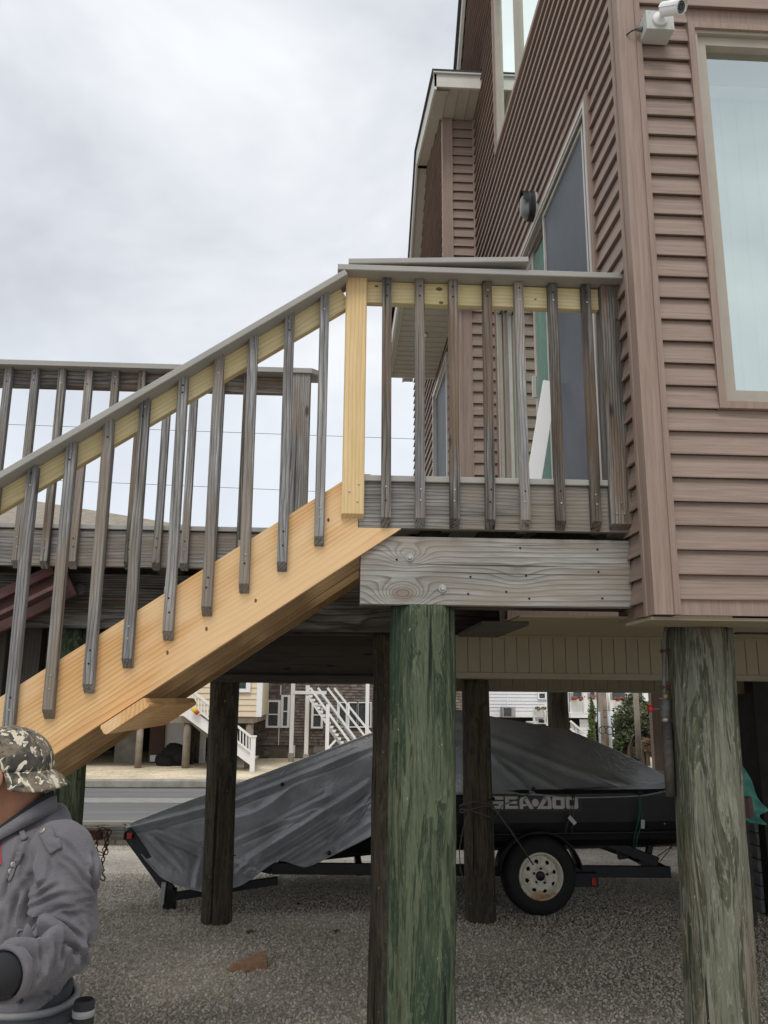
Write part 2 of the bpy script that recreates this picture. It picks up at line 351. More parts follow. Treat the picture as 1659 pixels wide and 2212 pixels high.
M_['foundation'] = plain('dark_stained_foundation', (0.13, 0.115, 0.09), 0.9, var=0.4, sc=2)
M_['cream'] = plain('cream_yellow_siding', (0.72, 0.60, 0.42), 0.6, var=0.04)
M_['whitesiding'] = plain('white_vinyl_siding', (0.72, 0.73, 0.75), 0.6, var=0.03)
M_['tanroof'] = plain('tan_roof_shingle', (0.28, 0.24, 0.19), 0.9, var=0.2, sc=6)
M_['greypaint'] = plain('light_grey_painted_tread', (0.33, 0.33, 0.33), 0.7)
M_['flower'] = plain('red_pink_flowers', (0.30, 0.06, 0.06), 0.8, var=0.6, sc=30, c2=(0.08, 0.10, 0.03))
M_['terracotta'] = plain('blue_pot', (0.05, 0.25, 0.33), 0.5)
M_['pole'] = plain('weathered_utility_pole', (0.24, 0.20, 0.155), 0.9, var=0.25, sc=5)
M_['conduit'] = plain('pale_blue_grey_conduit', (0.42, 0.47, 0.52), 0.5)
M_['bulk'] = wood('bulkhead_timber', (0.48, 0.46, 0.39), (0.36, 0.34, 0.28), (0.13, 0.12, 0.10), freq=60, vary=0.4)
M_['bark'] = plain('shrub_bark', (0.09, 0.07, 0.05), 0.9)
M_['skin'] = None

def glass_mat(name, tint, refl=0.45, rough=0.02):
    m, t, b = mat_new(name); t.nodes.remove(b); out = t.nodes['Material Output']
    g = nd(t, 'ShaderNodeBsdfGlossy', Roughness=rough); g.inputs['Color'].default_value = (0.92, 1.0, 0.955, 1)
    tr = nd(t, 'ShaderNodeBsdfTransparent'); tr.inputs['Color'].default_value = rgb(tint)
    fr = nd(t, 'ShaderNodeFresnel', IOR=1.5); a = math_n(t, 'MINIMUM', math_n(t, 'ADD', math_n(t, 'MULTIPLY', fr.outputs[0], 0.9), refl), 1.0)
    mi = t.nodes.new('ShaderNodeMixShader'); t.links.new(a, mi.inputs[0]); t.links.new(tr.outputs[0], mi.inputs[1]); t.links.new(g.outputs[0], mi.inputs[2])
    t.links.new(mi.outputs[0], out.inputs['Surface']); return m
M_['glass'] = glass_mat('window_glass_green_tint', (0.85, 0.97, 0.92), 0.62)
M_['mirrorglass'] = glass_mat('reflective_upper_glass', (0.3, 0.3, 0.3), 0.80)
M_['darkglass'] = glass_mat('dark_door_glass', (0.45, 0.55, 0.5), 0.20)
M_['farglass'] = plain('far_dark_window_glass', (0.05, 0.055, 0.06), 0.15, var=0.2)
M_['screen'] = plain('grey_insect_screen', (0.075, 0.084, 0.097), 0.5, var=0.25, sc=1.5, spec=0.25)
M_['blind'] = plain('pale_green_vertical_blind', (0.72, 0.83, 0.78), 0.7, var=0.02)
M_['greencurtain'] = plain('green_curtain', (0.17, 0.27, 0.22), 0.8, var=0.15)

def ground_mat(name, cols, sc, bs=0.6, big=0.5):
    m, t, b = mat_new(name); v = coords(t, rnd=False)
    vo = nd(t, 'ShaderNodeTexVoronoi', Scale=sc); t.links.new(v, vo.inputs['Vector'])
    sp = t.nodes.new('ShaderNodeSeparateColor'); t.links.new(vo.outputs['Color'], sp.inputs[0])
    c = ramp(t, sp.outputs[0], [(0.0, cols[0]), (0.35, cols[1]), (0.7, cols[2]), (1.0, cols[3])])
    bn = ramp(t, noise_n(t, v, big, 5, 0.65), [(0.35, (0.62,)*3), (0.65, (1.08,)*3)])
    c = mixc(t, 1.0, c, bn, 'MULTIPLY'); t.links.new(c, b.inputs['Base Color']); b.inputs['Roughness'].default_value = 0.95
    b.inputs['Specular IOR Level'].default_value = 0.15
    bump(t, b, math_n(t, 'SUBTRACT', 1.0, vo.outputs['Distance']), bs, 0.01); return m
M_['gravel'] = ground_mat('pea_gravel', ((0.33, 0.29, 0.235), (0.44, 0.395, 0.33), (0.53, 0.485, 0.415), (0.66, 0.61, 0.53)), 70, big=0.9)
M_['sand'] = ground_mat('pale_shell_sand', ((0.60, 0.50, 0.34), (0.72, 0.61, 0.43), (0.79, 0.68, 0.50), (0.86, 0.78, 0.62)), 30, 0.3, 1.2)
def asphalt_mat():
    m, t, b = mat_new('old_grey_asphalt'); v = coords(t, rnd=False); v2 = coords(t, (0.25, 3.0, 1), rnd=False)
    c = ramp(t, noise_n(t, v2, 1.0, 5, 0.6), [(0.3, (0.10, 0.10, 0.102)), (0.5, (0.16, 0.16, 0.16)), (0.7, (0.26, 0.255, 0.245))])
    c = mixc(t, 0.5, c, ramp(t, noise_n(t, v, 90, 2), [(0.3, (0.06,)*3), (0.7, (0.2,)*3)]))
    t.links.new(c, b.inputs['Base Color']); b.inputs['Roughness'].default_value = 0.85; bump(t, b, noise_n(t, v, 90, 2), 0.4, 0.004); return m
M_['asphalt'] = asphalt_mat()
def stone_mat():
    m, t, b = mat_new('loose_pebbles'); oi = t.nodes.new('ShaderNodeObjectInfo')
    c = ramp(t, oi.outputs['Random'], [(0.0, (0.30, 0.25, 0.185)), (0.3, (0.44, 0.39, 0.305)), (0.6, (0.52, 0.47, 0.385)), (0.85, (0.60, 0.55, 0.46)), (1.0, (0.76, 0.71, 0.61))])
    t.links.new(c, b.inputs['Base Color']); b.inputs['Roughness'].default_value = 0.8; return m
M_['pebble'] = stone_mat()
def tarp_mat(name, c, hi, rough, crumple):
    m, t, b = mat_new(name); v = coords(t, rnd=False)
    n = noise_n(t, v, 4, 5, 0.6); t.links.new(ramp(t, n, [(0.3, c), (0.7, hi)]), b.inputs['Base Color'])
    b.inputs['Roughness'].default_value = rough; b.inputs['Specular IOR Level'].default_value = 0.6
    vo = nd(t, 'ShaderNodeTexVoronoi', Scale=9.0, _feature='DISTANCE_TO_EDGE'); vv = nd(t, 'ShaderNodeVectorMath', _operation='ADD')
    nz = nd(t, 'ShaderNodeTexNoise', Scale=3.0, Detail=3); t.links.new(v, nz.inputs[0]); t.links.new(v, vv.inputs[0]); t.links.new(nz.outputs['Color'], vv.inputs[1]); t.links.new(vv.outputs[0], vo.inputs['Vector'])
    h = math_n(t, 'ADD', math_n(t, 'MULTIPLY', vo.outputs['Distance'], crumple), math_n(t, 'MULTIPLY', noise_n(t, v, 14, 4, 0.55), 0.15))
    bump(t, b, h, 0.6, 0.03); return m
M_['tarp'] = tarp_mat('silver_grey_tarpaulin', (0.25, 0.255, 0.26), (0.38, 0.385, 0.39), 0.33, 0.35)
M_['tarpblack'] = tarp_mat('charcoal_boat_cover', (0.035, 0.036, 0.036), (0.05, 0.05, 0.05), 0.75, 0.05)

# ================================================================== GROUND
GZ = 0.20     # street and lots across the road lie a step above the gravel yard
def sheet(name, x0, x1, y0, y1, z, mat, nx=1, ny=1):
    vs = [(x0+(x1-x0)*i/nx, y0+(y1-y0)*j/ny, z) for j in range(ny+1) for i in range(nx+1)]
    fs = [(j*(nx+1)+i, j*(nx+1)+i+1, (j+1)*(nx+1)+i+1, (j+1)*(nx+1)+i) for j in range(ny) for i in range(nx)]
    return tag(raw(name, vs, fs, mat), kind='structure')
gd = sheet('ground', -40, 40, -20, 9.98, 0.0, M_['gravel'], 8, 4)
sheet('terrain', -300, 300, 10.0, 500, GZ-0.02, M_['sand'])
sheet('road', -60, 60, 10.35, 14.32, GZ, M_['asphalt'])
sheet('verge', -60, 60, 10.06, 10.35, GZ+0.002, M_['sand'])
sheet('sand_lot', -60, 60, 14.50, 60, GZ+0.05, M_['sand'])
sheet('road_patch', -9, -2.0, 12.35, 12.9, GZ+0.004, plain('pale_road_patch', (0.27, 0.265, 0.25), 0.9, var=0.15, sc=8, bs=0.4, bsc=60))
kerb = thing('kerb', 'pale concrete kerb along the far edge of the road', 'kerb', (-3, 14.41, GZ)); kerb['kind'] = 'structure'; del kerb['category']
for i in range(22):
    x = -26+i*2.4
    board('kerb_stone', (x+0.02, 14.41, GZ+0.06), (x+2.38, 14.41, GZ+0.06), 0.13, 0.18, M_['concrete'], kerb, up=(0, 0, 1), c=0.02)

tag(raw('gravel_slope', [(-60,9.9,0.001),(-1.2,9.9,0.001),(60,9.9,0.001),(-60,10.34,GZ-0.001),(-1.2,10.34,GZ-0.001),(60,10.34,GZ-0.001)], [(0,1,4,3),(1,2,5,4)], M_['gravel']), kind='structure')
# loose pebbles near the camera, scattered with geometry nodes
def pebble_mesh():
    bm = bmesh.new(); bmesh.ops.create_icosphere(bm, subdivisions=1, radius=0.011)
    for v in bm.verts: v.co *= 0.75+0.5*random.random(); v.co.z *= 0.65
    me = bpy.data.meshes.new('pebble_shape'); bm.to_mesh(me); bm.free(); me.materials.append(M_['pebble']); return me
def scatter(name, x0, x1, y0, y1, n):
    """pebbles baked straight into a node group: points on a sheet, one pebble shape"""
    mb = MB().add([(x0, y0, 0.002), (x1, y0, 0.002), (x1, y1, 0.002), (x0, y1, 0.002)], [(0, 1, 2, 3)])
    o = mb.build(name, M_['gravel']); tag(o, kind='stuff')
    sh = bpy.data.objects.new('pebble_shape', pebble_mesh())
    g = bpy.data.node_groups.new('scatter_pebbles', 'GeometryNodeTree')
    g.interface.new_socket('Geometry', in_out='INPUT', socket_type='NodeSocketGeometry'); g.interface.new_socket('Geometry', in_out='OUTPUT', socket_type='NodeSocketGeometry')
    gi = g.nodes.new('NodeGroupInput'); go = g.nodes.new('NodeGroupOutput')
    dp = g.nodes.new('GeometryNodeDistributePointsOnFaces'); dp.inputs['Density'].default_value = n
    ip = g.nodes.new('GeometryNodeInstanceOnPoints'); rv = g.nodes.new('FunctionNodeRandomValue'); rv.data_type = 'FLOAT_VECTOR'
    rv.inputs[0].default_value = (0, 0, 0); rv.inputs[1].default_value = (6.3, 6.3, 6.3)
    rs = g.nodes.new('FunctionNodeRandomValue'); rs.data_type = 'FLOAT'; rs.inputs[2].default_value = 0.45; rs.inputs[3].default_value = 1.25
    ic = g.nodes.new('GeometryNodeMeshIcoSphere'); ic.inputs['Radius'].default_value = 0.0105; ic.inputs['Subdivisions'].default_value = 1
    tf = g.nodes.new('GeometryNodeTransform'); tf.inputs['Scale'].default_value = (1, 0.8, 0.62)
    sm = g.nodes.new('GeometryNodeSetMaterial'); sm.inputs['Material'].default_value = M_['pebble']
    K = g.links.new
    K(gi.outputs[0], dp.inputs[0]); K(dp.outputs['Points'], ip.inputs['Points']); K(ic.outputs[0], tf.inputs[0]); K(tf.outputs[0], sm.inputs[0]); K(sm.outputs[0], ip.inputs['Instance'])
    K(rv.outputs[0], ip.inputs['Rotation']); K(rs.outputs[1], ip.inputs['Scale']); K(ip.outputs[0], go.inputs[0])
    bpy.data.objects.remove(sh)
    md = o.modifiers.new('pebbles', 'NODES'); md.node_group = g
    return o
scatter('gravel_pebbles', -2.9, 4.4, 4.2, 8.6, 2600)

# bulkhead retaining wall of timber planks behind the trailer tongue
bk = thing('bulkhead_wall', 'low retaining wall of weathered vertical planks between gravel yard and road', 'retaining wall', (-2.5, 9.99, 0))
x = -8.0
while x < -1.2:
    w = 0.19+random.random()*0.02
    board('plank', (x+w/2, 10.01, -0.1), (x+w/2, 10.01, 0.24), w-0.006, 0.05, M_['bulk'], bk, up=(1, 0, 0)); x += w
board('cap_board', (-8.0, 10.02, 0.262), (-1.2, 10.02, 0.262), 0.12, 0.04, M_['bulk'], bk, up=(0, 1, 0))
board('wale', (-8.0, 9.95, 0.13), (-1.2, 9.95, 0.13), 0.06, 0.06, M_['bulk'], bk)

# ================================================================== PILINGS
def piling(x, y, z1, r0, r1, mat, label, lean=(0, 0), seed=0, n=90, group=None):
    t = thing('piling', label, 'piling', (x+lean[0], y+lean[1], 0), group or 'round timber pilings under the house and decks')
    rng = random.Random(seed); mb = MB(); vs = []; fs = []; k = 60
    for i in range(k+1):
        h = -0.15+(z1+0.15)*i/k; f = i/k; r = r0+(r1-r0)*f
        cx = x+lean[0]*(1-f); cy = y+lean[1]*(1-f)
        for j in range(n):
            a = 2*math.pi*j/n
            d = noise.noise(Vector((math.cos(a)*1.5+seed, math.sin(a)*1.5, h*0.7)))*0.012+noise.noise(Vector((math.cos(a)*6+seed, math.sin(a)*6, h*2.2)))*0.006+noise.noise(Vector((math.cos(a)*14+seed, math.sin(a)*14, h*3)))*0.003
            vs.append((cx+(r+d)*math.cos(a), cy+(r+d)*math.sin(a), h))
    for i in range(k):
        for j in range(n): fs.append((i*n+j, i*n+(j+1) % n, (i+1)*n+(j+1) % n, (i+1)*n+j))
    fs.append(tuple(k*n+j for j in range(n)))
    # own origin on the axis so the grain follows this log
    vs = [(v[0]-t.location.x, v[1]-t.location.y, v[2]) for v in vs]
    raw('log', vs, fs, mat, t, True, Matrix.Translation(t.location))
    return t
RY = 3.335
piling(0.334, RY, 2.004, 0.130, 0.129, M_['pil_green'], 'thick green-stained round piling carrying the near corner of the stair landing', (-0.016, 0), 3)
piling(1.463, RY+0.0, 1.94, 0.128, 0.127, M_['pil_grey'], 'weathered grey-green round piling with peeling contour grain under the house corner', (-0.037, 0), 8)
piling(0.31, 4.62, 2.0, 0.125, 0.115, M_['pil_dark'], 'shaded round piling just behind the green front piling', (0, 0), 5)
piling(-1.43, 4.62, 2.0, 0.128, 0.122, M_['pil_green'], 'dark green round piling behind the man and the stair stringer', (0, 0), 12)
piling(-0.905, 6.84, 1.8, 0.115, 0.113, M_['pil_dark'], 'dark round piling standing in the gravel in front of the grey tarp', (0.03, 0), 21)
piling(1.112, 6.84, 1.80, 0.115, 0.105, M_['pil_dark'], 'dark round piling in front of the boat with rope tied round it', (0.02, 0), 31)
piling(2.66, 10.2, 1.8, 0.13, 0.12, M_['pil_dark'], 'dark far piling beyond the peak of the boat cover', (0, 0), 41)
piling(4.0, 10.05, 1.8, 0.07, 0.065, M_['pil_dark'], 'slim dark far post beside the mauve siding strip', (0.1, 0), 43)
piling(3.1, 6.72, 1.8, 0.115, 0.105, M_['pil_dark'], 'far piling hidden behind the weathered grey-green house piling', (0, 0), 47)
# thin vines / rope on the boat piling
rp = MB()
for k, zz in enumerate((0.83, 0.86, 0.80)):
    rp.tube([(1.08+0.125*math.cos(a), 6.72+0.125*math.sin(a), zz+0.03*math.sin(a*1.5+k)) for a in [i*math.pi/10 for i in range(20)]], 0.005, 6, True)
rp.tube([(1.01, 6.60, 0.82), (0.96, 6.58, 0.70), (0.93, 6.58, 0.55), (0.94, 6.60, 0.40), (0.97, 6.6, 0.33)], 0.004, 6)
tag(rp.build('rope', M_['rope'], None, True), 'thin grey rope wound round the dark piling by the boat', 'rope')

# ================================================================== LANDING (front)
YR = 3.20
ld = thing('stair_landing', 'small raised timber landing with weathered rim board and bolted beam at the house wall', 'deck', (0.6, 3.8, 2.3))
board('rim_board', (0.069, YR+0.019, 2.395), (1.186, YR+0.019, 2.395), 0.185, 0.038, M_['beam'], ld)
bm_ = board('beam', (0.079, YR+0.04, 2.139), (1.150, YR+0.04, 2.139), 0.268, 0.045, M_['beamknot'], ld)
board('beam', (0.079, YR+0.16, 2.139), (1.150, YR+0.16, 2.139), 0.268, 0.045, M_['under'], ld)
def bolt(x, y, z, parent, r=0.0165, mat='galv', ny=-1):
    Mx = Matrix.Translation((x, y, z)) @ Matrix.Rotation(rad(90), 4, 'X')
    mb = MB().lathe([(r, 0), (r, 0.003), (r*0.92, 0.005)], Mx, 24)
    mb.lathe([(r*0.58, 0.005), (r*0.58, 0.012), (r*0.45, 0.015)], Mx, 6)
    return mb.build('bolt', M_[mat], parent, False)
bolt(0.271, YR+0.018, 2.189, ld); bolt(0.399, YR+0.018, 2.069, ld)
def nail(x, y, z, parent, r=0.0035, mat='hole', name='nail_hole'):
    Mx = Matrix.Translation((x, y, z)) @ Matrix.Rotation(rad(90), 4, 'X')
    return MB().lathe([(r, -0.002), (r, 0.0012), (r*0.6, 0.0016)], Mx, 10).build(name, M_[mat], parent)
for a, b_ in ((2.117, 0.51), (2.125, 0.73), (2.06, 0.65), (2.035, 0.74), (2.145, 1.02), (2.04, 1.03), (2.235, 0.71), (2.235, 1.02), (2.05, 0.50), (2.18, 0.22)):
    nail(b_, YR+0.0175, a, ld, 0.0045)
# deck boards of the landing run left to right and the nosing shows above the rim
y = YR-0.012
i = 0
while y < 5.75:
    board('deck_board', (0.06 if y < 4.15 else -0.2, y+0.068, 2.501), (1.152, y+0.068, 2.501), 0.136, 0.025, M_['composite'], ld, up=(0, 1, 0), c=0.003); y += 0.142; i += 1
for x in (0.10, 0.42, 0.72, 1.02):
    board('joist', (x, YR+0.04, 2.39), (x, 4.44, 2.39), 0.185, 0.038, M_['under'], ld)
bx('splice_block', (0.075, YR+0.06, 2.49), (0.115, YR+0.10, 2.535), M_['grey'], ld)

# railing of the landing
lr = thing('landing_railing', 'landing railing with new yellow post and rail, grey balusters and composite cap', 'railing', (0.6, YR, 2.5))
board('post', (0.044, YR+0.018, 2.352), (0.044, YR+0.018, 3.357), 0.088, 0.089, M_['ypost'], lr, up=(1, 0, 0), c=0.004, k0=-0.55)
e2 = board('post', (1.112, YR+0.008, 2.330), (1.118, YR+0.008, 3.357), 0.092, 0.089, M_['greydark'], lr, up=(1, 0, 0), c=0.004, k0=-0.5)
board('rail', (0.089, YR+0.019, 3.309), (1.07, YR+0.019, 3.309), 0.095, 0.038, M_['yellow'], lr)
board('cap_board', (-0.035, YR-0.018, 3.370), (1.158, YR-0.018, 3.374), 0.145, 0.026, M_['composite'], lr, up=(0, 1, 0), c=0.003)
def baluster(xb, zb, xt, zt, y, mat, parent, w=0.038, screws=True, miter=0.95):
    M, Ln = frame((xb, y+0.019, zb), (xt, y+0.019, zt), (1, 0, 0))
    o = board('baluster', (xb, y+0.019, zb), (xt, y+0.019, zt), w, 0.036, mat, parent, up=(1, 0, 0), c=0.0025, k0=(-miter))
    if screws:
        for f, jx in ((zt-0.035, .0), (zt-0.075, .003), (zb+0.07, -0.002), (zb+0.115, 0.002)):
            q = (f-zb)/(zt-zb); nail(xb+(xt-xb)*q+random.uniform(-.003, .003), y+0.0005, f+random.uniform(-.008, .008), o, 0.0036, random.choice(('screw', 'hole')), 'screw')
    return o
LBX = [(0.174, 0.171), (0.308, 0.307), (0.445, 0.446), (0.586, 0.590), (0.725, 0.723), (0.866, 0.867), (1.008, 1.009)]
for k, (xb, xt) in enumerate(LBX):
    # the mitred foot: front face starts above the slanted cut
    baluster(xb, 2.338, xt, 3.357, YR-0.038, M_['greydark'] if k % 3 != 1 else M_['grey'], lr)
for (x, z) in ((0.03, 2.44), (0.062, 2.40), (0.066, 2.47)): nail(x, YR-0.0275, z, lr, 0.004, 'screw', 'screw')
for (x, z) in ((1.11, 2.415), (1.145, 2.415), (1.12, 2.37), (1.09, 2.37), (1.155, 2.40), (1.13, 3.2)): nail(x, YR-0.0375, z, lr, 0.0035, 'screw' if z < 3 else 'hole', 'screw')
M_['knotdark'] = plain('rail_knot_brown', (0.16, 0.10, 0.05), 0.7, var=0.4, sc=150)
for (x, z, r) in ((0.392, 3.332, 0.010), (0.40, 3.270, 0.007), (0.128, 3.335, 0.006), (0.80, 3.30, 0.004)):
    Mx = Matrix.Translation((x, YR+0.0005, z)) @ Matrix.Rotation(rad(90), 4, 'X') @ Matrix.Scale(1.7, 4, (1, 0, 0))
    MB().lathe([(r, -0.001), (r, 0.0004), (r*0.5, 0.0008)], Mx, 14).build('knot', M_['knotdark'], lr)
lb = board('loose_board', (0.012, 3.19, 3.403), (0.752, 3.155, 3.420), 0.14, 0.024, M_['composite'], None, up=(0, 1, 0.0), c=0.003)
tag(lb, 'loose grey composite board lying slightly askew on top of the landing railing cap', 'board')

for (x, z) in ((1.11, 2.415), (1.145, 2.415), (1.12, 2.37)):
    bx('rust_run', (x-0.0015, YR-0.0369, z-0.03), (x+0.0015, YR-0.0364, z-0.003), M_['rust'], lr)
# ================================================================== STAIRS
SL = 0.684
st = thing('staircase', 'new pine stair stringers sloping down left from the landing with a block under them', 'staircase', (-1.2, 3.7, 0))
ang = math.atan(SL); ca, sa = math.cos(ang), math.sin(ang)
def stringer(y, mat, xl, name='stringer', dz=0.0, wz=0.286):
    """sloping 2x12: top edge passes (0.0, 2.487)"""
    ztop = lambda x: 2.487+SL*x+dz
    hz_ = wz/ca
    x1 = 0.235; vs = []
    # local frame along slope keeps the grain running down the board
    M, Ln = frame((xl, y, ztop(xl)-hz_/2), (x1, y, ztop(x1)-hz_/2), (0, 0, 1)); Mi = M.inverted()
    prof = [(xl, ztop(xl)), (xl, ztop(xl)-hz_), (x1, 2.302+dz*0.3), (0.066, 2.302+dz*0.3), (0.066, 2.352), (-0.0, 2.352), (-0.0, 2.487+dz)]
    # lower edge meets the rim underside
    xb = (2.302-(2.487-hz_+dz))/SL
    prof[2] = (xb, 2.302)
    vs = [Mi @ Vector((px, y-0.019, pz)) for px, pz in prof]+[Mi @ Vector((px, y+0.019, pz)) for px, pz in prof]; n = len(prof)
    fs = [tuple(range(n)), tuple(range(2*n-1, n-1, -1))]+[(i, i+n, (i+1) % n+n, (i+1) % n) for i in range(n)]
    return raw(name, vs, fs, mat, st, False, M)
stringer(YR+0.0195, M_['pine'], -2.9)
stringer(YR+0.060, M_['under'], -2.9, dz=-0.03, wz=0.25)
M_['pine_shade'] = wood('new_pine_timber_shade_tone', (0.44, 0.30, 0.15), (0.36, 0.23, 0.11), (0.20, 0.11, 0.045), freq=62, rough=0.6, knots=False, spread=0.15, bs=0.12)  # same new pine, shade under the stair put into a darker colour
stringer(4.14, M_['pine_shade'], -2.9); stringer(4.10, M_['pine_shade'], -2.9, dz=-0.03, wz=0.24); stringer(3.68, M_['pine_shade'], -2.9, dz=-0.03, wz=0.25)
for i in range(1, 12):
    z = 2.487-i*0.19; x = (z-2.487)/SL
    if x < -2.85: break
    board('tread', (x+0.0, YR+0.085, z-0.05), (x+0.0, 4.075, z-0.05), 0.26, 0.026, M_['composite'], st, up=(1, 0, 0))
# block under the stringers, its end grain faces the camera
dirv = Vector((ca, 0, sa)); nrm = Vector((-sa, 0, ca))
pc = Vector((-0.768, 0, 1.579))
board('brace_block', (pc.x, 3.15, pc.z), (pc.x, 4.2, pc.z), 0.184, 0.038, M_['pine'], st, up=dirv, c=0.006)
for kx, kz in ((-0.36, 2.105), (-0.225, 2.18), (-0.32, 2.04), (-0.64, 1.84), (-0.5, 1.93), (-0.05, 2.36)):
    Mx = Matrix.Translation((kx, YR+0.0002, kz-0.03)) @ Matrix.Rotation(rad(90), 4, 'X') @ Matrix.Scale(0.6, 4, (1, 0, 0))
    MB().lathe([(0.008, -0.001), (0.008, 0.0006)], Mx, 12).build('knot', plain('pine_knot_%.2f' % kx, (0.16, 0.05, 0.015), 0.6, var=0.5, sc=120), st)

sr = thing('stair_railing', 'sloping stair railing with weathered grey balusters nailed to new pine stringer', 'railing', (-0.6, YR, 2.4))
# yellow 2x4 under the cap
pa = Vector((-2.4, YR+0.019, 0)); zr = lambda x: 3.145+(x+0.117)*0.680+0.052/ca*1.0
board('rail', (-2.4, YR+0.019, zr(-2.4)), (-0.002, YR+0.019, zr(-0.002)), 0.098, 0.038, M_['yellow'], sr)
zc = lambda x: 3.352+(x)*0.690-0.004
board('cap_board', (-2.4, YR-0.018, zc(-2.4)), (0.0, YR-0.018, zc(0.0)), 0.145, 0.026, M_['composite'], sr, up=(0, 1, 0), c=0.003)
SBX = [(-1.46, 1.35, -1.465, 2.33), (-1.322, 1.44, -1.327, 2.42), (-1.185, 1.53, -1.192, 2.504), (-1.050, 1.600, -1.054, 2.605), (-0.914, 1.692, -0.919, 2.70), (-0.780, 1.785, -0.785, 2.795), (-0.638, 1.888, -0.641, 2.893),
       (-0.500, 1.981, -0.504, 2.988), (-0.364, 2.070, -0.371, 3.075), (-0.223, 2.156, -0.227, 3.18), (-0.084, 2.258, -0.086, 3.275)]
for xb, zb, xt, zt in SBX:
    baluster(xb, zb, xt, zt+0.006, YR-0.038, M_['grey'], sr)

# ================================================================== BACK DECK
bd = thing('rear_deck', 'large weathered grey deck behind the stairs on dark beams', 'deck', (-1.5, 5.5, 2.3))
YB = 4.20
board('rim_board', (-4.4, YB+0.019, 2.373), (-0.16, YB+0.019, 2.373), 0.184, 0.038, M_['grey'], bd)
y = YB-0.012
while y < 7.1:
    board('deck_board', (-4.4, y+0.068, 2.482), (-0.16 if y < 4.3 else 0.86, y+0.068, 2.482), 0.136, 0.025, M_['composite'], bd, up=(0, 1, 0), c=0.003); y += 0.142
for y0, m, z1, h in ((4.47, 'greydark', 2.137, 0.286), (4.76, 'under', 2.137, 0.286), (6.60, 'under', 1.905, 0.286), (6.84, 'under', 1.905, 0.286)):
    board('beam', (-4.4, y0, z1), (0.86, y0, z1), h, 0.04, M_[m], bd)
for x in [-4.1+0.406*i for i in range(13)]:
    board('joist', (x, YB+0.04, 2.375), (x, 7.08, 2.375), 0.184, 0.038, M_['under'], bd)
board('ledger', (-4.4, 6.56, 1.79), (0.86, 6.56, 1.79), 0.06, 0.04, M_['under'], bd)
board('ledger', (-4.4, 6.52, 2.10), (0.86, 6.52, 2.10), 0.12, 0.04, M_['under'], bd)
bolt(-1.368, 4.449, 2.196, bd, 0.03, 'pipe'); bolt(-0.3, 4.449, 2.10, bd, 0.02, 'pipe')
board('lattice_board', (-4.4, 7.11, 2.36), (0.86, 7.11, 2.36), 0.2, 0.04, M_['under'], bd)
br = thing('rear_railing', 'weathered grey deck railing running off behind the sloping stair railing', 'railing', (-1.5, YB, 2.5))
board('rail', (-4.4, YB+0.019, 3.268), (-0.19, YB+0.019, 3.268), 0.090, 0.038, M_['greydark'], br)
bmx = MB()
cb = [(-4.4, YB-0.075), (-0.17, YB-0.075), (-0.118, YB-0.03), (-0.118, YB+0.07), (-4.4, YB+0.07)]
bmx.add([(x, y, 3.314) for x, y in cb]+[(x, y, 3.340) for x, y in cb], [(4, 3, 2, 1, 0), (5, 6, 7, 8, 9)]+[(i, (i+1) % 5, (i+1) % 5+5, i+5) for i in range(5)])
bmx.build('cap_board', M_['composite'], br)
board('post', (-0.235, YB-0.02, 2.30), (-0.235, YB-0.02, 3.313), 0.12, 0.089, M_['grey'], br, up=(1, 0, 0), c=0.004)
for k in range(19):
    xt = -0.37-0.1373*k; xb = xt+0.0
    if k == 0: 
        board('baluster', (-0.372, 5.2, 2.5), (-0.372, 5.2, 3.36), 0.038, 0.036, M_['greydark'], br, up=(1, 0, 0)); continue
    baluster(xb, 2.30, xt, 3.313, YB-0.038, M_['greydark'] if k in (1, 5, 8) else M_['grey'], br)
# maroon painted stair going down behind the left end of the deck
ms_ = thing('maroon_staircase', 'maroon painted outside stair dropping away behind the left balusters', 'staircase', (-2.6, 4.9, 1.5))
a0 = at(150, 1226, Y=4.38); a1 = at(-140, 1372, Y=4.38)
board('stringer', a0+Vector((0.02, 0, -0.075)), a1+Vector((0, 0, -0.075)), 0.15, 0.04, M_['maroon'], ms_)
board('stringer', a0+Vector((-0.06, -0.06, -0.02)), a1+Vector((-0.06, -0.06, -0.0)), 0.05, 0.03, M_['maroon'], ms_)
board('stringer', a0+Vector((0.02, -0.13, -0.11)), a1+Vector((0, -0.13, -0.11)), 0.02, 0.11, M_['maroon'], ms_)
for x0, x1_ in ((-1.62, 0), (-1.80, 0)):
    board('post', (x0, 4.60, 0), (x0, 4.60, 2.1), 0.089, 0.089, M_['under'], ms_, up=(1, 0, 0))

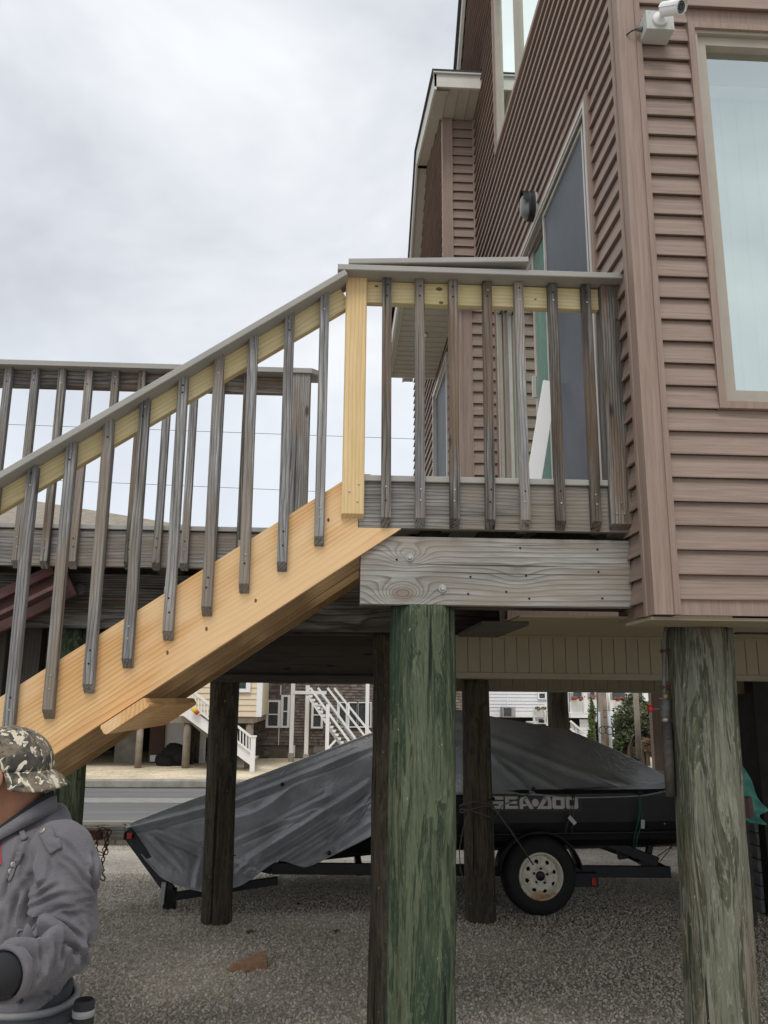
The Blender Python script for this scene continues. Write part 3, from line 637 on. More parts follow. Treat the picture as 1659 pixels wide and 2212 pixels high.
# ================================================================== HOUSE
XW, YF, ZB, EXP = 1.16, 2.97, 1.965, 0.0915
YE = 5.80          # front of the lower wing
XG = 0.87          # side of the wing
YU = 6.68          # front of the upper wing
hs_ = thing('beach_house', 'raised house clad in mauve-brown vinyl siding standing on round pilings', 'house', (3, 6, 2))
PC = {}
def plank(org, ax, out, u0, u1, z, u0t=None, u1t=None, e=EXP, mat='siding', parent=None, name='siding_plank'):
    """one lap: butt edge proud at the bottom. org = point of the wall plane, ax = unit along, out = unit outward"""
    u0t = u0 if u0t is None else u0t; u1t = u1 if u1t is None else u1t
    if u1-u0 < 0.004 and u1t-u0t < 0.004: return
    ax = Vector(ax); out = Vector(out); org = Vector(org)
    sag = random.uniform(-0.0008, 0.0008)
    prof = [(0.0, 0.006), (0.0215, sag), (0.022, 0.004), (0.004, e*0.985), (0.0, e*0.985)]
    def ue(u, ut, h): return u+(ut-u)*h/e
    vs = []
    for (n, h) in prof: vs.append((ue(u0, u0t, h)-u0, h, n))
    for (n, h) in prof: vs.append((ue(u1, u1t, h)-u0, h, n))
    k = 5; fs = [(i, i+1, i+1+k, i+k) for i in range(k-1)]+[(k-1, 0, k, 2*k-1)]+[tuple(range(k))[::-1], tuple(range(k, 2*k))]
    zc_ = Vector((0, 0, 1)); M = Matrix((ax, zc_, out)).transposed().to_4x4(); M.translation = org+ax*u0+zc_*z
    key = (round(u1-u0, 3), round(u0t-u0, 3), round(u1t-u1, 3), mat, round(e, 3))
    if key not in PC:
        me = bpy.data.meshes.new(name); me.from_pydata(vs, [], fs); me.update(); PC[key] = me
    return mesh_obj(name, PC[key], M_[mat], parent or hs_, M)
def wall_planks(org, ax, out, z0, z1, ints, e=EXP, **kw):
    z = z0
    while z < z1-0.01:
        A = ints(z+0.001); B = ints(min(z+e-0.001, z1)); ee = min(e, z1-z)
        if len(A) == len(B):
            for (a, b), (c, d) in zip(A, B):
                if b-a > 1.6 and abs(a-c) < 1e-6 and abs(b-d) < 1e-6 and random.random() < 0.4:
                    jn = random.uniform(a+0.25, b-0.25); plank(org, ax, out, a, jn, z, e=e, **kw); plank((Vector(org)+Vector(out)*0.0016), ax, out, jn-0.001, b, z, e=e, **kw)
                else: plank(org, ax, out, a, b, z, c, d, e=e, **kw)
        else:
            for (a, b) in (A if len(A) > len(B) else B): plank(org, ax, out, a, b, z, e=e, **kw)
        z += e
def cut(a, b, holes):
    r = [(a, b)]
    for (h0, h1) in holes:
        n = []
        for (p, q) in r:
            if h1 <= p or h0 >= q: n.append((p, q)); continue
            if h0 > p: n.append((p, h0))
            if h1 < q: n.append((h1, q))
        r = n
    return r
# window and door openings
WX0, WZ0, WZ1 = 1.434, 2.7425, 4.4815
DY0, DY1, DZ1 = 3.43, 5.72, 4.4815            # sliding door on the side wall
UY0, UZ0 = 5.66, 5.762                       # upper window: far jamb and sill
UY1 = 4.10; UZ1 = 7.3
# front (right-hand) face
wall_planks((0, YF, 0), (1, 0, 0), (0, -1, 0), ZB+0.045, 4.85, lambda z: cut(1.226, 7.5, [(WX0, 3.1)] if WZ0 < z < WZ1 else []))
mb = MB(); z = 4.85+0.02
zz = ZB+0.045
while zz < 4.85: zz += EXP
while zz < 8.5:
    mb.add([(1.226, YF, zz), (7.5, YF, zz), (7.5, YF-0.0155, zz), (1.226, YF-0.0155, zz), (7.5, YF-0.006, zz+EXP*0.985), (1.226, YF-0.006, zz+EXP*0.985)], [(0, 3, 2, 1), (3, 5, 4, 2)]); zz += EXP
tag(mb.build('upper_siding', M_['siding'], hs_), kind='stuff')
# side face: u measured along +Y
rake = lambda z: 6.93-(z-8.44)/1.1
def side_int(z):
    hi = YE if z < 4.75 else min(YU if z < 7.2 else 99, rake(z))
    if z >= 4.75 and z < 5.5: hi = min(hi, 6.75)
    h = []
    if z < DZ1: h.append((DY0, DY1))
    if z < 2.27: h.append((3.235, 9))      # rim, beam and deck butt here
    if UZ0 < z < UZ1: h.append((UY1, UY0))
    return cut(3.0, hi, h)
wall_planks((XW, 0, 0), (0, 1, 0), (-1, 0, 0), ZB+0.045, 8.55, side_int)
# corner post with its groove
mbp = MB(); mbp.box((1.131, YF-0.026, ZB-0.012), (1.226, 3.03, 8.6)); mbp.build('corner_post', M_['trim'], hs_)
bx('corner_bead', (1.203, YF-0.033, ZB-0.012), (1.2265, YF-0.0265, 8.6), M_['trim'], hs_)
bx('corner_bead', (1.124, 3.006, ZB-0.012), (1.1305, 3.03, 8.6), M_['trim'], hs_)
bx('starter_trim', (1.128, YF+0.00, ZB-0.03), (7.5, 3.25, ZB-0.019), M_['soffit'], hs_)
bx('starter_trim', (1.226, YF-0.012, ZB-0.012), (7.5, YF+0.01, ZB+0.045), M_['trim'], hs_)
# wall cores
def quads_holes(P, U, V, us, vs_, holes):
    mb = MB(); P = Vector(P); U = Vector(U); V = Vector(V)
    us = sorted(set(us+[h[0] for h in holes]+[h[1] for h in holes])); vs_ = sorted(set(vs_+[h[2] for h in holes]+[h[3] for h in holes]))
    for i in range(len(us)-1):
        for j in range(len(vs_)-1):
            cu = (us[i]+us[i+1])/2; cv = (vs_[j]+vs_[j+1])/2
            if any(h[0] < cu < h[1] and h[2] < cv < h[3] for h in holes): continue
            mb.add([P+U*us[i]+V*vs_[j], P+U*us[i+1]+V*vs_[j], P+U*us[i+1]+V*vs_[j+1], P+U*us[i]+V*vs_[j+1]], [(0, 1, 2, 3)])
    return mb
q = quads_holes((0, YF+0.004, 0), (1, 0, 0), (0, 0, 1), [1.2, 7.5], [ZB, 8.6], [(WX0, 3.1, WZ0, WZ1)])
q2 = quads_holes((XW+0.004, 0, 0), (0, 1, 0), (0, 0, 1), [3.0, 5.6], [ZB, 8.6], [(DY0, DY1 if DY1 < 5.6 else 5.59, ZB, DZ1), (UY1, 5.59, UZ0, UZ1)])
q.add(q2.v, q2.f)
q.add([(XW+0.004, 5.6, ZB), (XW+0.004, 10.2, ZB), (XW+0.004, 10.2, 4.9), (XW+0.004, rake(8.6), 8.6), (XW+0.004, 5.6, 8.6)], [(0, 1, 2, 3, 4)]) if False else None
q.add([(XW+0.004, 5.74, ZB), (XW+0.004, 9.9, ZB), (XW+0.004, 9.9, 5.2), (XW+0.004, 6.85, 8.6), (XW+0.004, 5.74, 8.6)], [(0, 1, 2, 3, 4)])
q.add([(XW+0.004, 5.6, DZ1), (XW+0.004, 5.74, DZ1), (XW+0.004, 5.74, UZ0), (XW+0.004, 5.6, UZ0)], [(0, 1, 2, 3)])
q.add([(XW+0.004, 5.6, UZ1), (XW+0.004, 5.74, UZ1), (XW+0.004, 5.74, 8.6), (XW+0.004, 5.6, 8.6)], [(0, 1, 2, 3)])
q.build('wall', M_['trim'], hs_)
bx('interior_wall', (1.9, 3.9, ZB), (7.5, 3.95, 8.5), M_['darkwall'], hs_)
bx('interior_wall', (1.62, 3.02, ZB+0.3), (1.66, 9.0, 8.5), M_['darkwall'], hs_) if False else None

# ---- big fixed window on the front face
def frame_rect(name, org, ax, out, u0, u1, z0, z1, w, d0, d1, mat, parent, sides='LRTB'):
    ax = Vector(ax); out = Vector(out); org = Vector(org); mb = MB()
    def rect(a, b, c, d):
        P = [org+ax*x+Vector((0, 0, z))+out*dd for dd in (d0, d1) for x, z in ((a, c), (b, c), (b, d), (a, d))]
        mb.add(P, [(0, 3, 2, 1), (4, 5, 6, 7), (0, 1, 5, 4), (1, 2, 6, 5), (2, 3, 7, 6), (3, 0, 4, 7)])
    if 'L' in sides: rect(u0, u0+w, z0, z1)
    if 'R' in sides: rect(u1-w, u1, z0, z1)
    if 'T' in sides: rect(u0+(w if 'L' in sides else 0), u1-(w if 'R' in sides else 0), z1-w, z1)
    if 'B' in sides: rect(u0+(w if 'L' in sides else 0), u1-(w if 'R' in sides else 0), z0, z0+w)
    return mb.build(name, mat, parent)
fo = ((0, YF, 0), (1, 0, 0), (0, -1, 0))
wn_ = thing('window', None, None, (1.9, YF, 3.5)); 
wn_.parent = hs_; wn_.matrix_local = WM[hs_.name].inverted() @ Matrix.Translation((1.9, YF, 3.5))
frame_rect('casing', *fo, WX0, 3.1, WZ0, WZ1, 0.028, -0.01, 0.030, M_['trim'], wn_)
frame_rect('casing', *fo, WX0+0.0285, 3.07, WZ0+0.0285, WZ1-0.0285, 0.014, -0.03, 0.016, M_['wframe'], wn_)
frame_rect('frame', *fo, WX0+0.043, 3.055, WZ0+0.043, WZ1-0.043, 0.042, -0.05, -0.004, M_['wframe'], wn_)
raw('glass_pane', [(WX0+0.07, YF+0.043, WZ0+0.07), (3.03, YF+0.043, WZ0+0.07), (3.03, YF+0.043, WZ1-0.07), (WX0+0.07, YF+0.043, WZ1-0.07)], [(0, 1, 2, 3)], M_['glass'], wn_)
x = WX0+0.03
while x < 3.1:
    bl = bx('blind_slat', (x, YF+0.10, WZ0+0.0), (x+0.072, YF+0.103, WZ1-0.28), M_['blind'], wn_); bl.rotation_euler = (0, 0, 0.08); x += 0.071
bx('blind_headrail', (WX0, YF+0.08, WZ1-0.28), (3.1, YF+0.14, WZ1-0.22), M_['whiteplastic'], wn_)
bx('reveal', (WX0+0.0, YF+0.30, WZ0), (3.1, YF+0.31, WZ1), M_['boxgrey'], wn_)

# ---- sliding door on the side wall
so_ = ((XW, 0, 0), (0, 1, 0), (-1, 0, 0))
dr = thing('sliding_door', None, None, (XW, 4.5, 2.5)); dr.parent = hs_; dr.matrix_local = WM[hs_.name].inverted() @ Matrix.Translation((XW, 4.5, 2.5))
DZ0 = 2.52
frame_rect('casing', *so_, DY0-0.022, DY1+0.03, DZ0-0.05, DZ1+0.03, 0.030, -0.01, 0.030, M_['trim'], dr, 'LRT')
frame_rect('frame', *so_, DY0+0.009, DY1-0.001, DZ0, DZ1-0.001, 0.022, -0.09, 0.034, M_['alu'], dr, 'LRTB')
for k in range(3):
    bx('head_track', (XW-0.028+0.030*k, DY0+0.032, DZ1-0.040-0.006*k), (XW-0.028+0.030*k+0.007, DY1-0.024, DZ1-0.0235), M_['alu'], dr)
    bx('jamb_track', (XW-0.024+0.030*k, DY1-0.060-0.03*k, DZ0+0.024), (XW-0.024+0.030*k+0.02, DY1-0.030-0.03*k, DZ1-0.046), M_['wframe'], dr)
bx('jamb_shadow_gap', (XW+0.02, DY0+0.032, DZ0+0.024), (XW+0.03, 3.56, DZ1-0.05), M_['dark'], dr)
def door_panel(y0, y1, dep, pane, wst=0.055, nm='door_panel'):
    p = frame_rect(nm, *so_, y0, y1, DZ0+0.024, DZ1-0.045, wst, dep-0.022, dep, M_['alu'], dr)
    yy0, yy1 = y0+wst, y1-wst
    raw('pane', [(XW-dep+0.011, yy0, DZ0+0.06), (XW-dep+0.011, yy1, DZ0+0.06), (XW-dep+0.011, yy1, DZ1-0.06), (XW-dep+0.011, yy0, DZ1-0.06)], [(0, 1, 2, 3)], M_[pane], dr)
    return p
door_panel(3.545, 4.36, 0.012, 'screen', 0.022, 'screen_panel')
door_panel(4.76, 5.62, -0.024, 'darkglass', 0.05)
door_panel(DY0+0.035, 4.34, -0.055, 'darkglass')
bx('handle', (XW+0.0, 4.775, 3.46), (XW+0.022, 4.80, 3.60), M_['boxgrey'], dr)
for yy in [4.30+0.028*i for i in range(16)]:
    c_ = bx('curtain_fold', (XW+0.030, yy, DZ0+0.04), (XW+0.040, yy+0.026, DZ1-0.1), M_['greencurtain'], dr); c_.rotation_euler = (0, 0, 0.5 if int(yy*1000) % 2 else -0.5)
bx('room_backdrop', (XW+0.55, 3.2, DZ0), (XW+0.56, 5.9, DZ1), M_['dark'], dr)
bx('door_sill', (XW-0.045, DY0, 2.514), (XW+0.05, DY1, DZ0-0.001), M_['alu'], dr)

# ---- upper window on the side wall: mirror-like panes
uw = thing('window', None, None, (XW, 5, 6)); uw.parent = hs_; uw.matrix_local = WM[hs_.name].inverted() @ Matrix.Translation((XW, 5, 6))
frame_rect('casing', *so_, UY1, UY0, UZ0, UZ1, 0.03, -0.01, 0.028, M_['trim'], uw)
frame_rect('frame', *so_, UY1+0.031, UY0-0.031, UZ0+0.031, UZ1-0.031, 0.055, -0.03, 0.016, M_['wframe'], uw)
bx('mullion', (XW-0.014, 4.865, UZ0+0.087), (XW+0.03, 4.945, UZ1-0.087), M_['wframe'], uw)
for a, b_ in ((UY1+0.087, 4.864), (4.946, UY0-0.087)):
    raw('glass_pane', [(XW+0.012, a, UZ0+0.087), (XW+0.012, b_, UZ0+0.087), (XW+0.012, b_, UZ1-0.087), (XW+0.012, a, UZ1-0.087)], [(0, 1, 2, 3)], M_['mirrorglass'], uw)
bx('room_backdrop', (XW+0.25, UY1-0.1, UZ0-0.1), (XW+0.26, UY0+0.1, UZ1+0.1), M_['greypaint'], uw)

# ---- lower wing front (faces the camera) and side
fw = ((0, YE, 0), (1, 0, 0), (0, -1, 0))
wall_planks(*fw, 2.50, 4.62, lambda z: [(0.955, XW-0.03)])
bx('corner_post', (XG-0.016, YE-0.022, 2.515), (0.955, YE+0.05, 4.56), M_['trim'], hs_)
bx('corner_bead', (XG-0.016, YE-0.030, 2.515), (XG+0.008, YE-0.0225, 4.56), M_['trim'], hs_)
bx('inside_corner', (XW-0.034, YE-0.024, 2.515), (XW-0.001, YE, 4.7), M_['trim'], hs_)
sw_ = ((XG, 0, 0), (0, 1, 0), (-1, 0, 0))
KY0, KY1, KZ1 = 6.42, 7.44, 4.46
YN = 9.60
rise = lambda z: 6.26+(z-7.03)/0.25
def wing_rake(z):       # the gable of the wing: two slopes
    return 99
def wing_int(z):
    lo = YE+0.05 if z < 4.7 else YU+0.05
    if z > 6.86: 
        lo = max(lo, 6.26+(z-6.90)/0.25)
    hi = min(YN, 7.98+(7.40-z)/1.0) if z > 5.8 else YN
    hi = min(YN, hi)
    if hi <= lo: return []
    return cut(lo, hi, [(KY0, KY1)] if z < KZ1 else [])
wall_planks(*sw_, 2.50, 7.35, wing_int)
# upper wing front
wall_planks((0, YU, 0), (1, 0, 0), (0, -1, 0), 5.30, 6.86, lambda z: [(0.945, XW-0.03)])
bx('corner_post', (XG-0.016, YU-0.022, 5.15), (0.945, YU+0.05, 6.86), M_['trim'], hs_)
bx('corner_bead', (0.925, YU-0.029, 5.15), (0.945, YU-0.0225, 6.86), M_['trim'], hs_)
bx('inside_corner', (XW-0.03, YU-0.024, 5.15), (XW-0.001, YU, 6.86), M_['trim'], hs_)
# cores of the wing
mb = MB()
mb.add([(XG+0.004, YE+0.004, 2.4), (XG+0.004, KY0, 2.4), (XG+0.004, KY0, 4.7), (XG+0.004, YE+0.004, 4.7)], [(0, 1, 2, 3)])
mb.add([(XG+0.004, KY0, KZ1), (XG+0.004, KY1, KZ1), (XG+0.004, KY1, 4.7), (XG+0.004, KY0, 4.7)], [(0, 1, 2, 3)])
mb.add([(XG+0.004, KY1, 2.4), (XG+0.004, YN, 2.4), (XG+0.004, YN, 4.7), (XG+0.004, KY1, 4.7)], [(0, 1, 2, 3)])
mb.add([(XG+0.004, YU+0.004, 4.7), (XG+0.004, YN, 4.7), (XG+0.004, YN, 5.78), (XG+0.004, 7.98, 7.40), (XG+0.004, YU+0.004, 7.0)], [(0, 1, 2, 3, 4)])
mb.add([(XG+0.004, YE+0.004, 2.4), (XW, YE+0.004, 2.4), (XW, YE+0.004, 4.7), (XG+0.004, YE+0.004, 4.7)], [(0, 1, 2, 3)])
mb.add([(XG+0.004, YU+0.004, 4.7), (XW, YU+0.004, 4.7), (XW, YU+0.004, 7.0), (XG+0.004, YU+0.004, 7.0)], [(0, 1, 2, 3)])
mb.add([(XG+0.004, YN, 2.0), (7.5, YN, 2.0), (7.5, YN, 5.78), (XG+0.004, YN, 5.78)], [(0, 1, 2, 3)])
mb.build('wing_wall', M_['trim'], hs_)
# upper eave of the wing: fascia, soffit panels, gutterless drip edge, roof
bx('fascia', (0.735, 6.255, 6.865), (XW-0.002, 6.275, 6.99), M_['fascia'], hs_)
bx('drip_edge', (0.725, 6.235, 6.991), (XW-0.002, 6.28, 7.005), M_['boxgrey'], hs_)
x = 0.752
while x < XW-0.02:
    bx('soffit_panel', (x, 6.276, 6.868), (min(x+0.094, XW-0.002), YU-0.003, 6.876), M_['soffit2'], hs_)
    bx('soffit_rib', (x+0.094, 6.276, 6.862), (min(x+0.100, XW-0.001), YU-0.003, 6.868), M_['soffit2'], hs_); x += 0.1
# wing roof along its two slopes
RX0 = 0.735
pts = [(6.235, 7.006), (7.98, 7.46), (9.9, 5.72)]
for (ya, za), (yb, zb) in zip(pts[:-1], pts[1:]):
    raw('roof_slope', [(RX0-0.02, ya, za), (XW+0.4, ya, za), (XW+0.4, yb, zb), (RX0-0.02, yb, zb), (RX0-0.02, ya, za+0.022), (XW+0.4, ya, za+0.022), (XW+0.4, yb, zb+0.022), (RX0-0.02, yb, zb+0.022)],
        [(0, 3, 2, 1), (4, 5, 6, 7), (0, 1, 5, 4), (1, 2, 6, 5), (2, 3, 7, 6), (3, 0, 4, 7)], M_['roof'], hs_)
    raw('rake_board', [(RX0, ya+0.02, za-0.002), (RX0+0.02, ya+0.02, za-0.002), (RX0+0.02, yb, zb-0.002), (RX0, yb, zb-0.002), (RX0, ya+0.02, za-0.17), (RX0+0.02, ya+0.02, za-0.17), (RX0+0.02, yb, zb-0.17), (RX0, yb, zb-0.17)],
        [(0, 1, 2, 3), (7, 6, 5, 4), (0, 4, 5, 1), (1, 5, 6, 2), (2, 6, 7, 3), (3, 7, 4, 0)], M_['fascia'], hs_)
    raw('rake_soffit', [(RX0+0.021, ya+0.05, za-0.16), (XG, ya+0.05, za-0.16), (XG, yb, zb-0.16), (RX0+0.021, yb, zb-0.16)], [(0, 1, 2, 3)], M_['soffit2'], hs_)
# main roof rake high up
raw('rake_board', [(1.10, 6.85, 8.62), (1.10, 8.2, 7.135), (1.10, 8.2, 6.985), (1.10, 6.85, 8.47), (1.13, 6.85, 8.62), (1.13, 8.2, 7.135), (1.13, 8.2, 6.985), (1.13, 6.85, 8.47)],
    [(0, 1, 2, 3), (7, 6, 5, 4), (0, 4, 5, 1), (3, 2, 6, 7)], M_['fascia'], hs_)
raw('roof_slope', [(1.07, 6.8, 8.68), (7.5, 6.8, 8.68), (7.5, 9.9, 5.27), (1.07, 9.9, 5.27), (1.07, 6.8, 8.73), (7.5, 6.8, 8.73), (7.5, 9.9, 5.32), (1.07, 9.9, 5.32)],
    [(0, 3, 2, 1), (4, 5, 6, 7), (0, 1, 5, 4), (1, 2, 6, 5), (2, 3, 7, 6), (3, 0, 4, 7)], M_['roof'], hs_)
# porch roof over the wing door
bx('fascia', (0.395, 5.70, 4.575), (0.975, 5.72, 4.70), M_['fascia'], hs_)
bx('fascia', (0.395, 5.721, 4.575), (0.415, 7.32, 4.70), M_['fascia'], hs_)
y = 5.721
while y < 7.25:
    bx('soffit_panel', (0.45, y, 4.585), (XG-0.018, y+0.095, 4.595), M_['soffit2'], hs_)
    bx('soffit_rib', (0.45, y+0.095, 4.579), (XG-0.018, y+0.100, 4.589), M_['soffit2'], hs_); y += 0.1
bx('soffit_channel', (0.416, 5.721, 4.578), (0.45, 7.32, 4.59), M_['soffit2'], hs_)
bx('fascia', (0.416, 7.30, 4.577), (XG-0.02, 7.32, 4.70), M_['fascia'], hs_)
Mx = Matrix.Translation((0.635, 6.36, 4.579)) @ Matrix.Rotation(rad(180), 4, 'X')
MB().lathe([(0.035, 0), (0.045, 0.006), (0.035, 0.012), (0.028, 0.005)], Mx, 24).build('recessed_light', M_['whiteplastic'], hs_, True)
raw('roof_slope', [(0.375, 5.68, 4.701), (1.155, 5.68, 4.701), (1.155, YU-0.03, 5.36), (0.375, YU-0.03, 5.36), (0.375, 7.34, 4.701), (XG, 7.34, 4.701)],
    [(0, 3, 2, 1), (0, 4, 3), (3, 4, 5)], M_['roof'], hs_)
bx('flashing', (XW-0.035, 5.7, 4.72), (XW-0.016, 5.74, 4.86), M_['alu'], hs_)
raw('flashing', [(XW-0.018, 5.69, 4.71), (XW-0.018, YU-0.03, 5.37), (XW-0.018, YU-0.03, 5.42), (XW-0.018, 5.69, 4.77)], [(0, 1, 2, 3)], M_['alu'], hs_)
# wing door
wd = thing('sliding_door', None, None, (XG, 6.9, 2.5)); wd.parent = hs_; wd.matrix_local = WM[hs_.name].inverted() @ Matrix.Translation((XG, 6.9, 2.5))
frame_rect('frame', *sw_, KY0, KY1, 2.52, KZ1, 0.04, -0.04, 0.03, M_['alu'], wd)
frame_rect('screen_panel', *sw_, KY0+0.041, KY1-0.041, 2.56, KZ1-0.041, 0.03, -0.02, 0.01, M_['alu'], wd)
raw('pane', [(XG+0.005, KY0+0.05, 2.57), (XG+0.005, KY1-0.05, 2.57), (XG+0.005, KY1-0.05, KZ1-0.05), (XG+0.005, KY0+0.05, KZ1-0.05)], [(0, 1, 2, 3)], M_['screen'], wd)
# ---- under the house: ceiling and boxed beams in beige vinyl
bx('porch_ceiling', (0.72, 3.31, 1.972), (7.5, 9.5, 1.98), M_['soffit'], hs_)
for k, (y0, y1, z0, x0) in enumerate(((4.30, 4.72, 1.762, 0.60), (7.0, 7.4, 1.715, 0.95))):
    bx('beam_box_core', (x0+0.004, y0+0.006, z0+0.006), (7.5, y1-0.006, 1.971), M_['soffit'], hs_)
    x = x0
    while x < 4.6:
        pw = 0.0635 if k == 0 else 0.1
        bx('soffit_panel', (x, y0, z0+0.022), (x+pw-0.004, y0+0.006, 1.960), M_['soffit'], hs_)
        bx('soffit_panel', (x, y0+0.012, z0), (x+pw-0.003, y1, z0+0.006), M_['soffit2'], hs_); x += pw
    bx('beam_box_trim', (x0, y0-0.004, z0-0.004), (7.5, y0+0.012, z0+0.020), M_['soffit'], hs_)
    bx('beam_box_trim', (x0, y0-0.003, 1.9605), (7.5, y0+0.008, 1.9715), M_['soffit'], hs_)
bx('old_floor_frame', (0.60, 3.50, 1.955), (0.80, 4.2, 1.971), M_['under'], hs_)

# leaning white trim board, wall lantern, camera
lw = board('leaning_board', at(1153, 1040, Y=4.0), at(1188, 826, Y=4.15), 0.075, 0.02, M_['whiteplastic'], None, up=(1, 0, 0))
lw.location = lw.location; tag(lw, 'white trim board leaning against the sliding door behind the landing balusters', 'board')
ly, lz = 4.50, 4.585
lt = thing('wall_lantern', 'dark oval bulkhead wall light with frosted lens beside the sliding door', 'wall light', (XW-0.02, ly, lz))
def oval(name, r1, r2, h0, h1, mat, n=32, dome=0.0):
    vs = []; fs = []; k = 6
    for i in range(k+1):
        f = i/k; sc = math.sqrt(max(0.0, 1-(f*dome)**2)) if dome else 1.0
        for j in range(n):
            a = 2*math.pi*j/n; ex = 0.75
            cx = math.copysign(abs(math.cos(a))**ex, math.cos(a)); cz = math.copysign(abs(math.sin(a))**ex, math.sin(a))
            vs.append((XW-0.012-(h0+(h1-h0)*f), ly+cx*r1*sc, lz+cz*r2*sc))
    for i in range(k):
        for j in range(n): fs.append((i*n+j, i*n+(j+1) % n, (i+1)*n+(j+1) % n, (i+1)*n+j))
    fs.append(tuple(range(n))); fs.append(tuple(k*n+j for j in range(n)))
    return raw(name, vs, fs, mat, lt, True)
oval('backplate', 0.060, 0.090, 0.0, 0.014, M_['boxgrey'])
oval('housing', 0.062, 0.093, 0.014, 0.055, M_['black'])
oval('lens', 0.048, 0.078, 0.055, 0.095, plain('frosted_lens', (0.17, 0.17, 0.165), 0.35), dome=0.8)
raw('hood', [(XW-0.055-0.018*k_-0.012, ly+0.064*math.cos(a), lz+0.095*math.sin(a)+0.004) for k_ in range(3) for a in [math.pi*i/12 for i in range(13)]],
    [(k_*13+i, k_*13+i+1, (k_+1)*13+i+1, (k_+1)*13+i) for k_ in range(2) for i in range(12)], M_['black'], lt, True)

sc_ = thing('security_camera', 'white bullet security camera on a grey junction box at the top of the front wall', 'security camera', (1.325, YF-0.03, 4.45))
y0 = YF-0.10
Mb = Matrix.Translation((1.320, 0, 4.452))
bx('junction_box', (1.222, YF-0.105, 4.364), (1.338, YF-0.021, 4.452), M_['boxgrey'], sc_)
mc_ = Vector((1.278, YF-0.105, 4.408))
Mx = Matrix.Translation(mc_) @ Matrix.Rotation(rad(90), 4, 'X')
MB().lathe([(0.031, 0), (0.031, 0.009), (0.029, 0.012), (0.013, 0.016), (0.011, 0.030)], Mx, 32).build('mount', M_['whiteplastic'], sc_, True)
for dx, dz in ((-0.042, 0.034), (0.048, 0.034), (-0.042, -0.034), (0.050, -0.034)):
    Mq = Matrix.Translation((mc_.x+dx, YF-0.105, 4.408+dz)) @ Matrix.Rotation(rad(90), 4, 'X')
    MB().lathe([(0.003, 0), (0.003, 0.0015)], Mq, 8).build('screw', M_['galv'], sc_)
d_ = Vector((0.50, -0.70, -0.50)).normalized()
c0 = at(1432, 21, Y=YF-0.155)
Mc = d_.to_track_quat('Z', 'Y').to_matrix().to_4x4(); Mc.translation = c0
MB().lathe([(0.001, -0.012), (0.014, -0.009), (0.023, 0.0), (0.027, 0.014), (0.027, 0.092), (0.0255, 0.095), (0.0235, 0.091)], Mc, 36, cap=False).build('housing', M_['whiteplastic'], sc_, True)
MB().lathe([(0.0245, 0.088), (0.0240, 0.090), (0.001, 0.090)], Mc, 32, cap=False).build('lens', M_['black'], sc_)
MB().lathe([(0.009, 0.0905), (0.009, 0.0915), (0.001, 0.093)], Mc, 24, cap=False).build('lens', M_['farglass'], sc_, True)
for a in range(12):
    v = Mc @ Vector((0.017*math.cos(a*math.pi/6), 0.017*math.sin(a*math.pi/6), 0.0905)); Mq = Mc.copy(); Mq.translation = v
    MB().lathe([(0.0022, 0), (0.0012, 0.001)], Mq, 8).build('infrared_lamp', M_['galv'], sc_)
vs = []; up_ = Vector((0, 0, 1)); sd_ = d_.cross(up_).normalized(); uu = sd_.cross(d_)
for r in (0.0280, 0.0300):
    for h in (0.0, 0.112):
        for i in range(13):
            a = math.pi*(-0.05+1.1*i/12); vs.append(c0+d_*(h-(0.0 if h == 0 else 0.016*abs(math.cos(a))))+sd_*r*math.cos(a)+uu*r*math.sin(a))
fs = []
for i in range(12):
    fs += [(i, i+1, 13+i+1, 13+i), (26+i, 39+i, 39+i+1, 26+i+1), (13+i, 13+i+1, 39+i+1, 39+i)]
raw('sun_hood', vs, fs, M_['whiteplastic'], sc_, True)
MB().tube([mc_+Vector((0, -0.025, 0)), mc_+Vector((0.002, -0.038, 0.006)), c0+d_*0.012], 0.011, 12).build('neck', M_['whiteplastic'], sc_, True)
Mq = Matrix.Translation((1.222, YF-0.055, 4.405)) @ Matrix.Rotation(rad(-90), 4, 'Y')
MB().lathe([(0.012, 0), (0.012, 0.009), (0.009, 0.010), (0.009, 0.022), (0.005, 0.024)], Mq, 12).build('cable_gland', M_['pipe'], sc_, True)
MB().tube([(1.20, YF-0.055, 4.405), (1.18, YF-0.045, 4.403), (1.165, YF-0.026, 4.40)], 0.003, 6).build('cable', M_['black'], sc_, True)

# ---- pipework with red valve beside the right-hand piling
pp = thing('gas_pipe', 'grey painted pipe with brackets and a fitting running down beside the right-hand piling', 'pipe', (1.24, 3.40, 1.6))
def PX(x, y): return at(x, y, Y=3.36)
pth = [PX(1500, 1352)+Vector((0, 0.02, 0)), PX(1452, 1352), PX(1438, 1358), PX(1436, 1372), PX(1435, 1480), PX(1436, 1520), PX(1438, 1800)]
MB().tube(pth[:6], [0.007, 0.007, 0.008, 0.008, 0.008, 0.008], 12).build('pipe', M_['pipe'], pp, True)
MB().tube([PX(1438, 1498), PX(1438, 1512)], 0.012, 12).build('fitting', plain('brass_fitting', (0.30, 0.24, 0.10), 0.5, 0.5), pp, True)
MB().tube([PX(1438, 1512), PX(1438, 1550)], 0.019, 16).build('fitting', M_['pipe'], pp, True)
MB().tube([PX(1438, 1550), PX(1438, 1560)], 0.014, 12).build('fitting', M_['galv'], pp, True)
MB().tube([PX(1440, 1560), PX(1449, 1720)], 0.020, 14).build('pipe_sleeve', M_['under'], pp, True)
for yy in (1407, 1485):
    MB().tube([PX(1427, yy), PX(1452, yy)], [0.008, 0.010], 10).build('bracket', M_['rust'], pp, True)
    MB().tube([PX(1445, yy), PX(1456, yy)], [0.010, 0.022], 14).build('bracket', M_['rust'], pp, True)
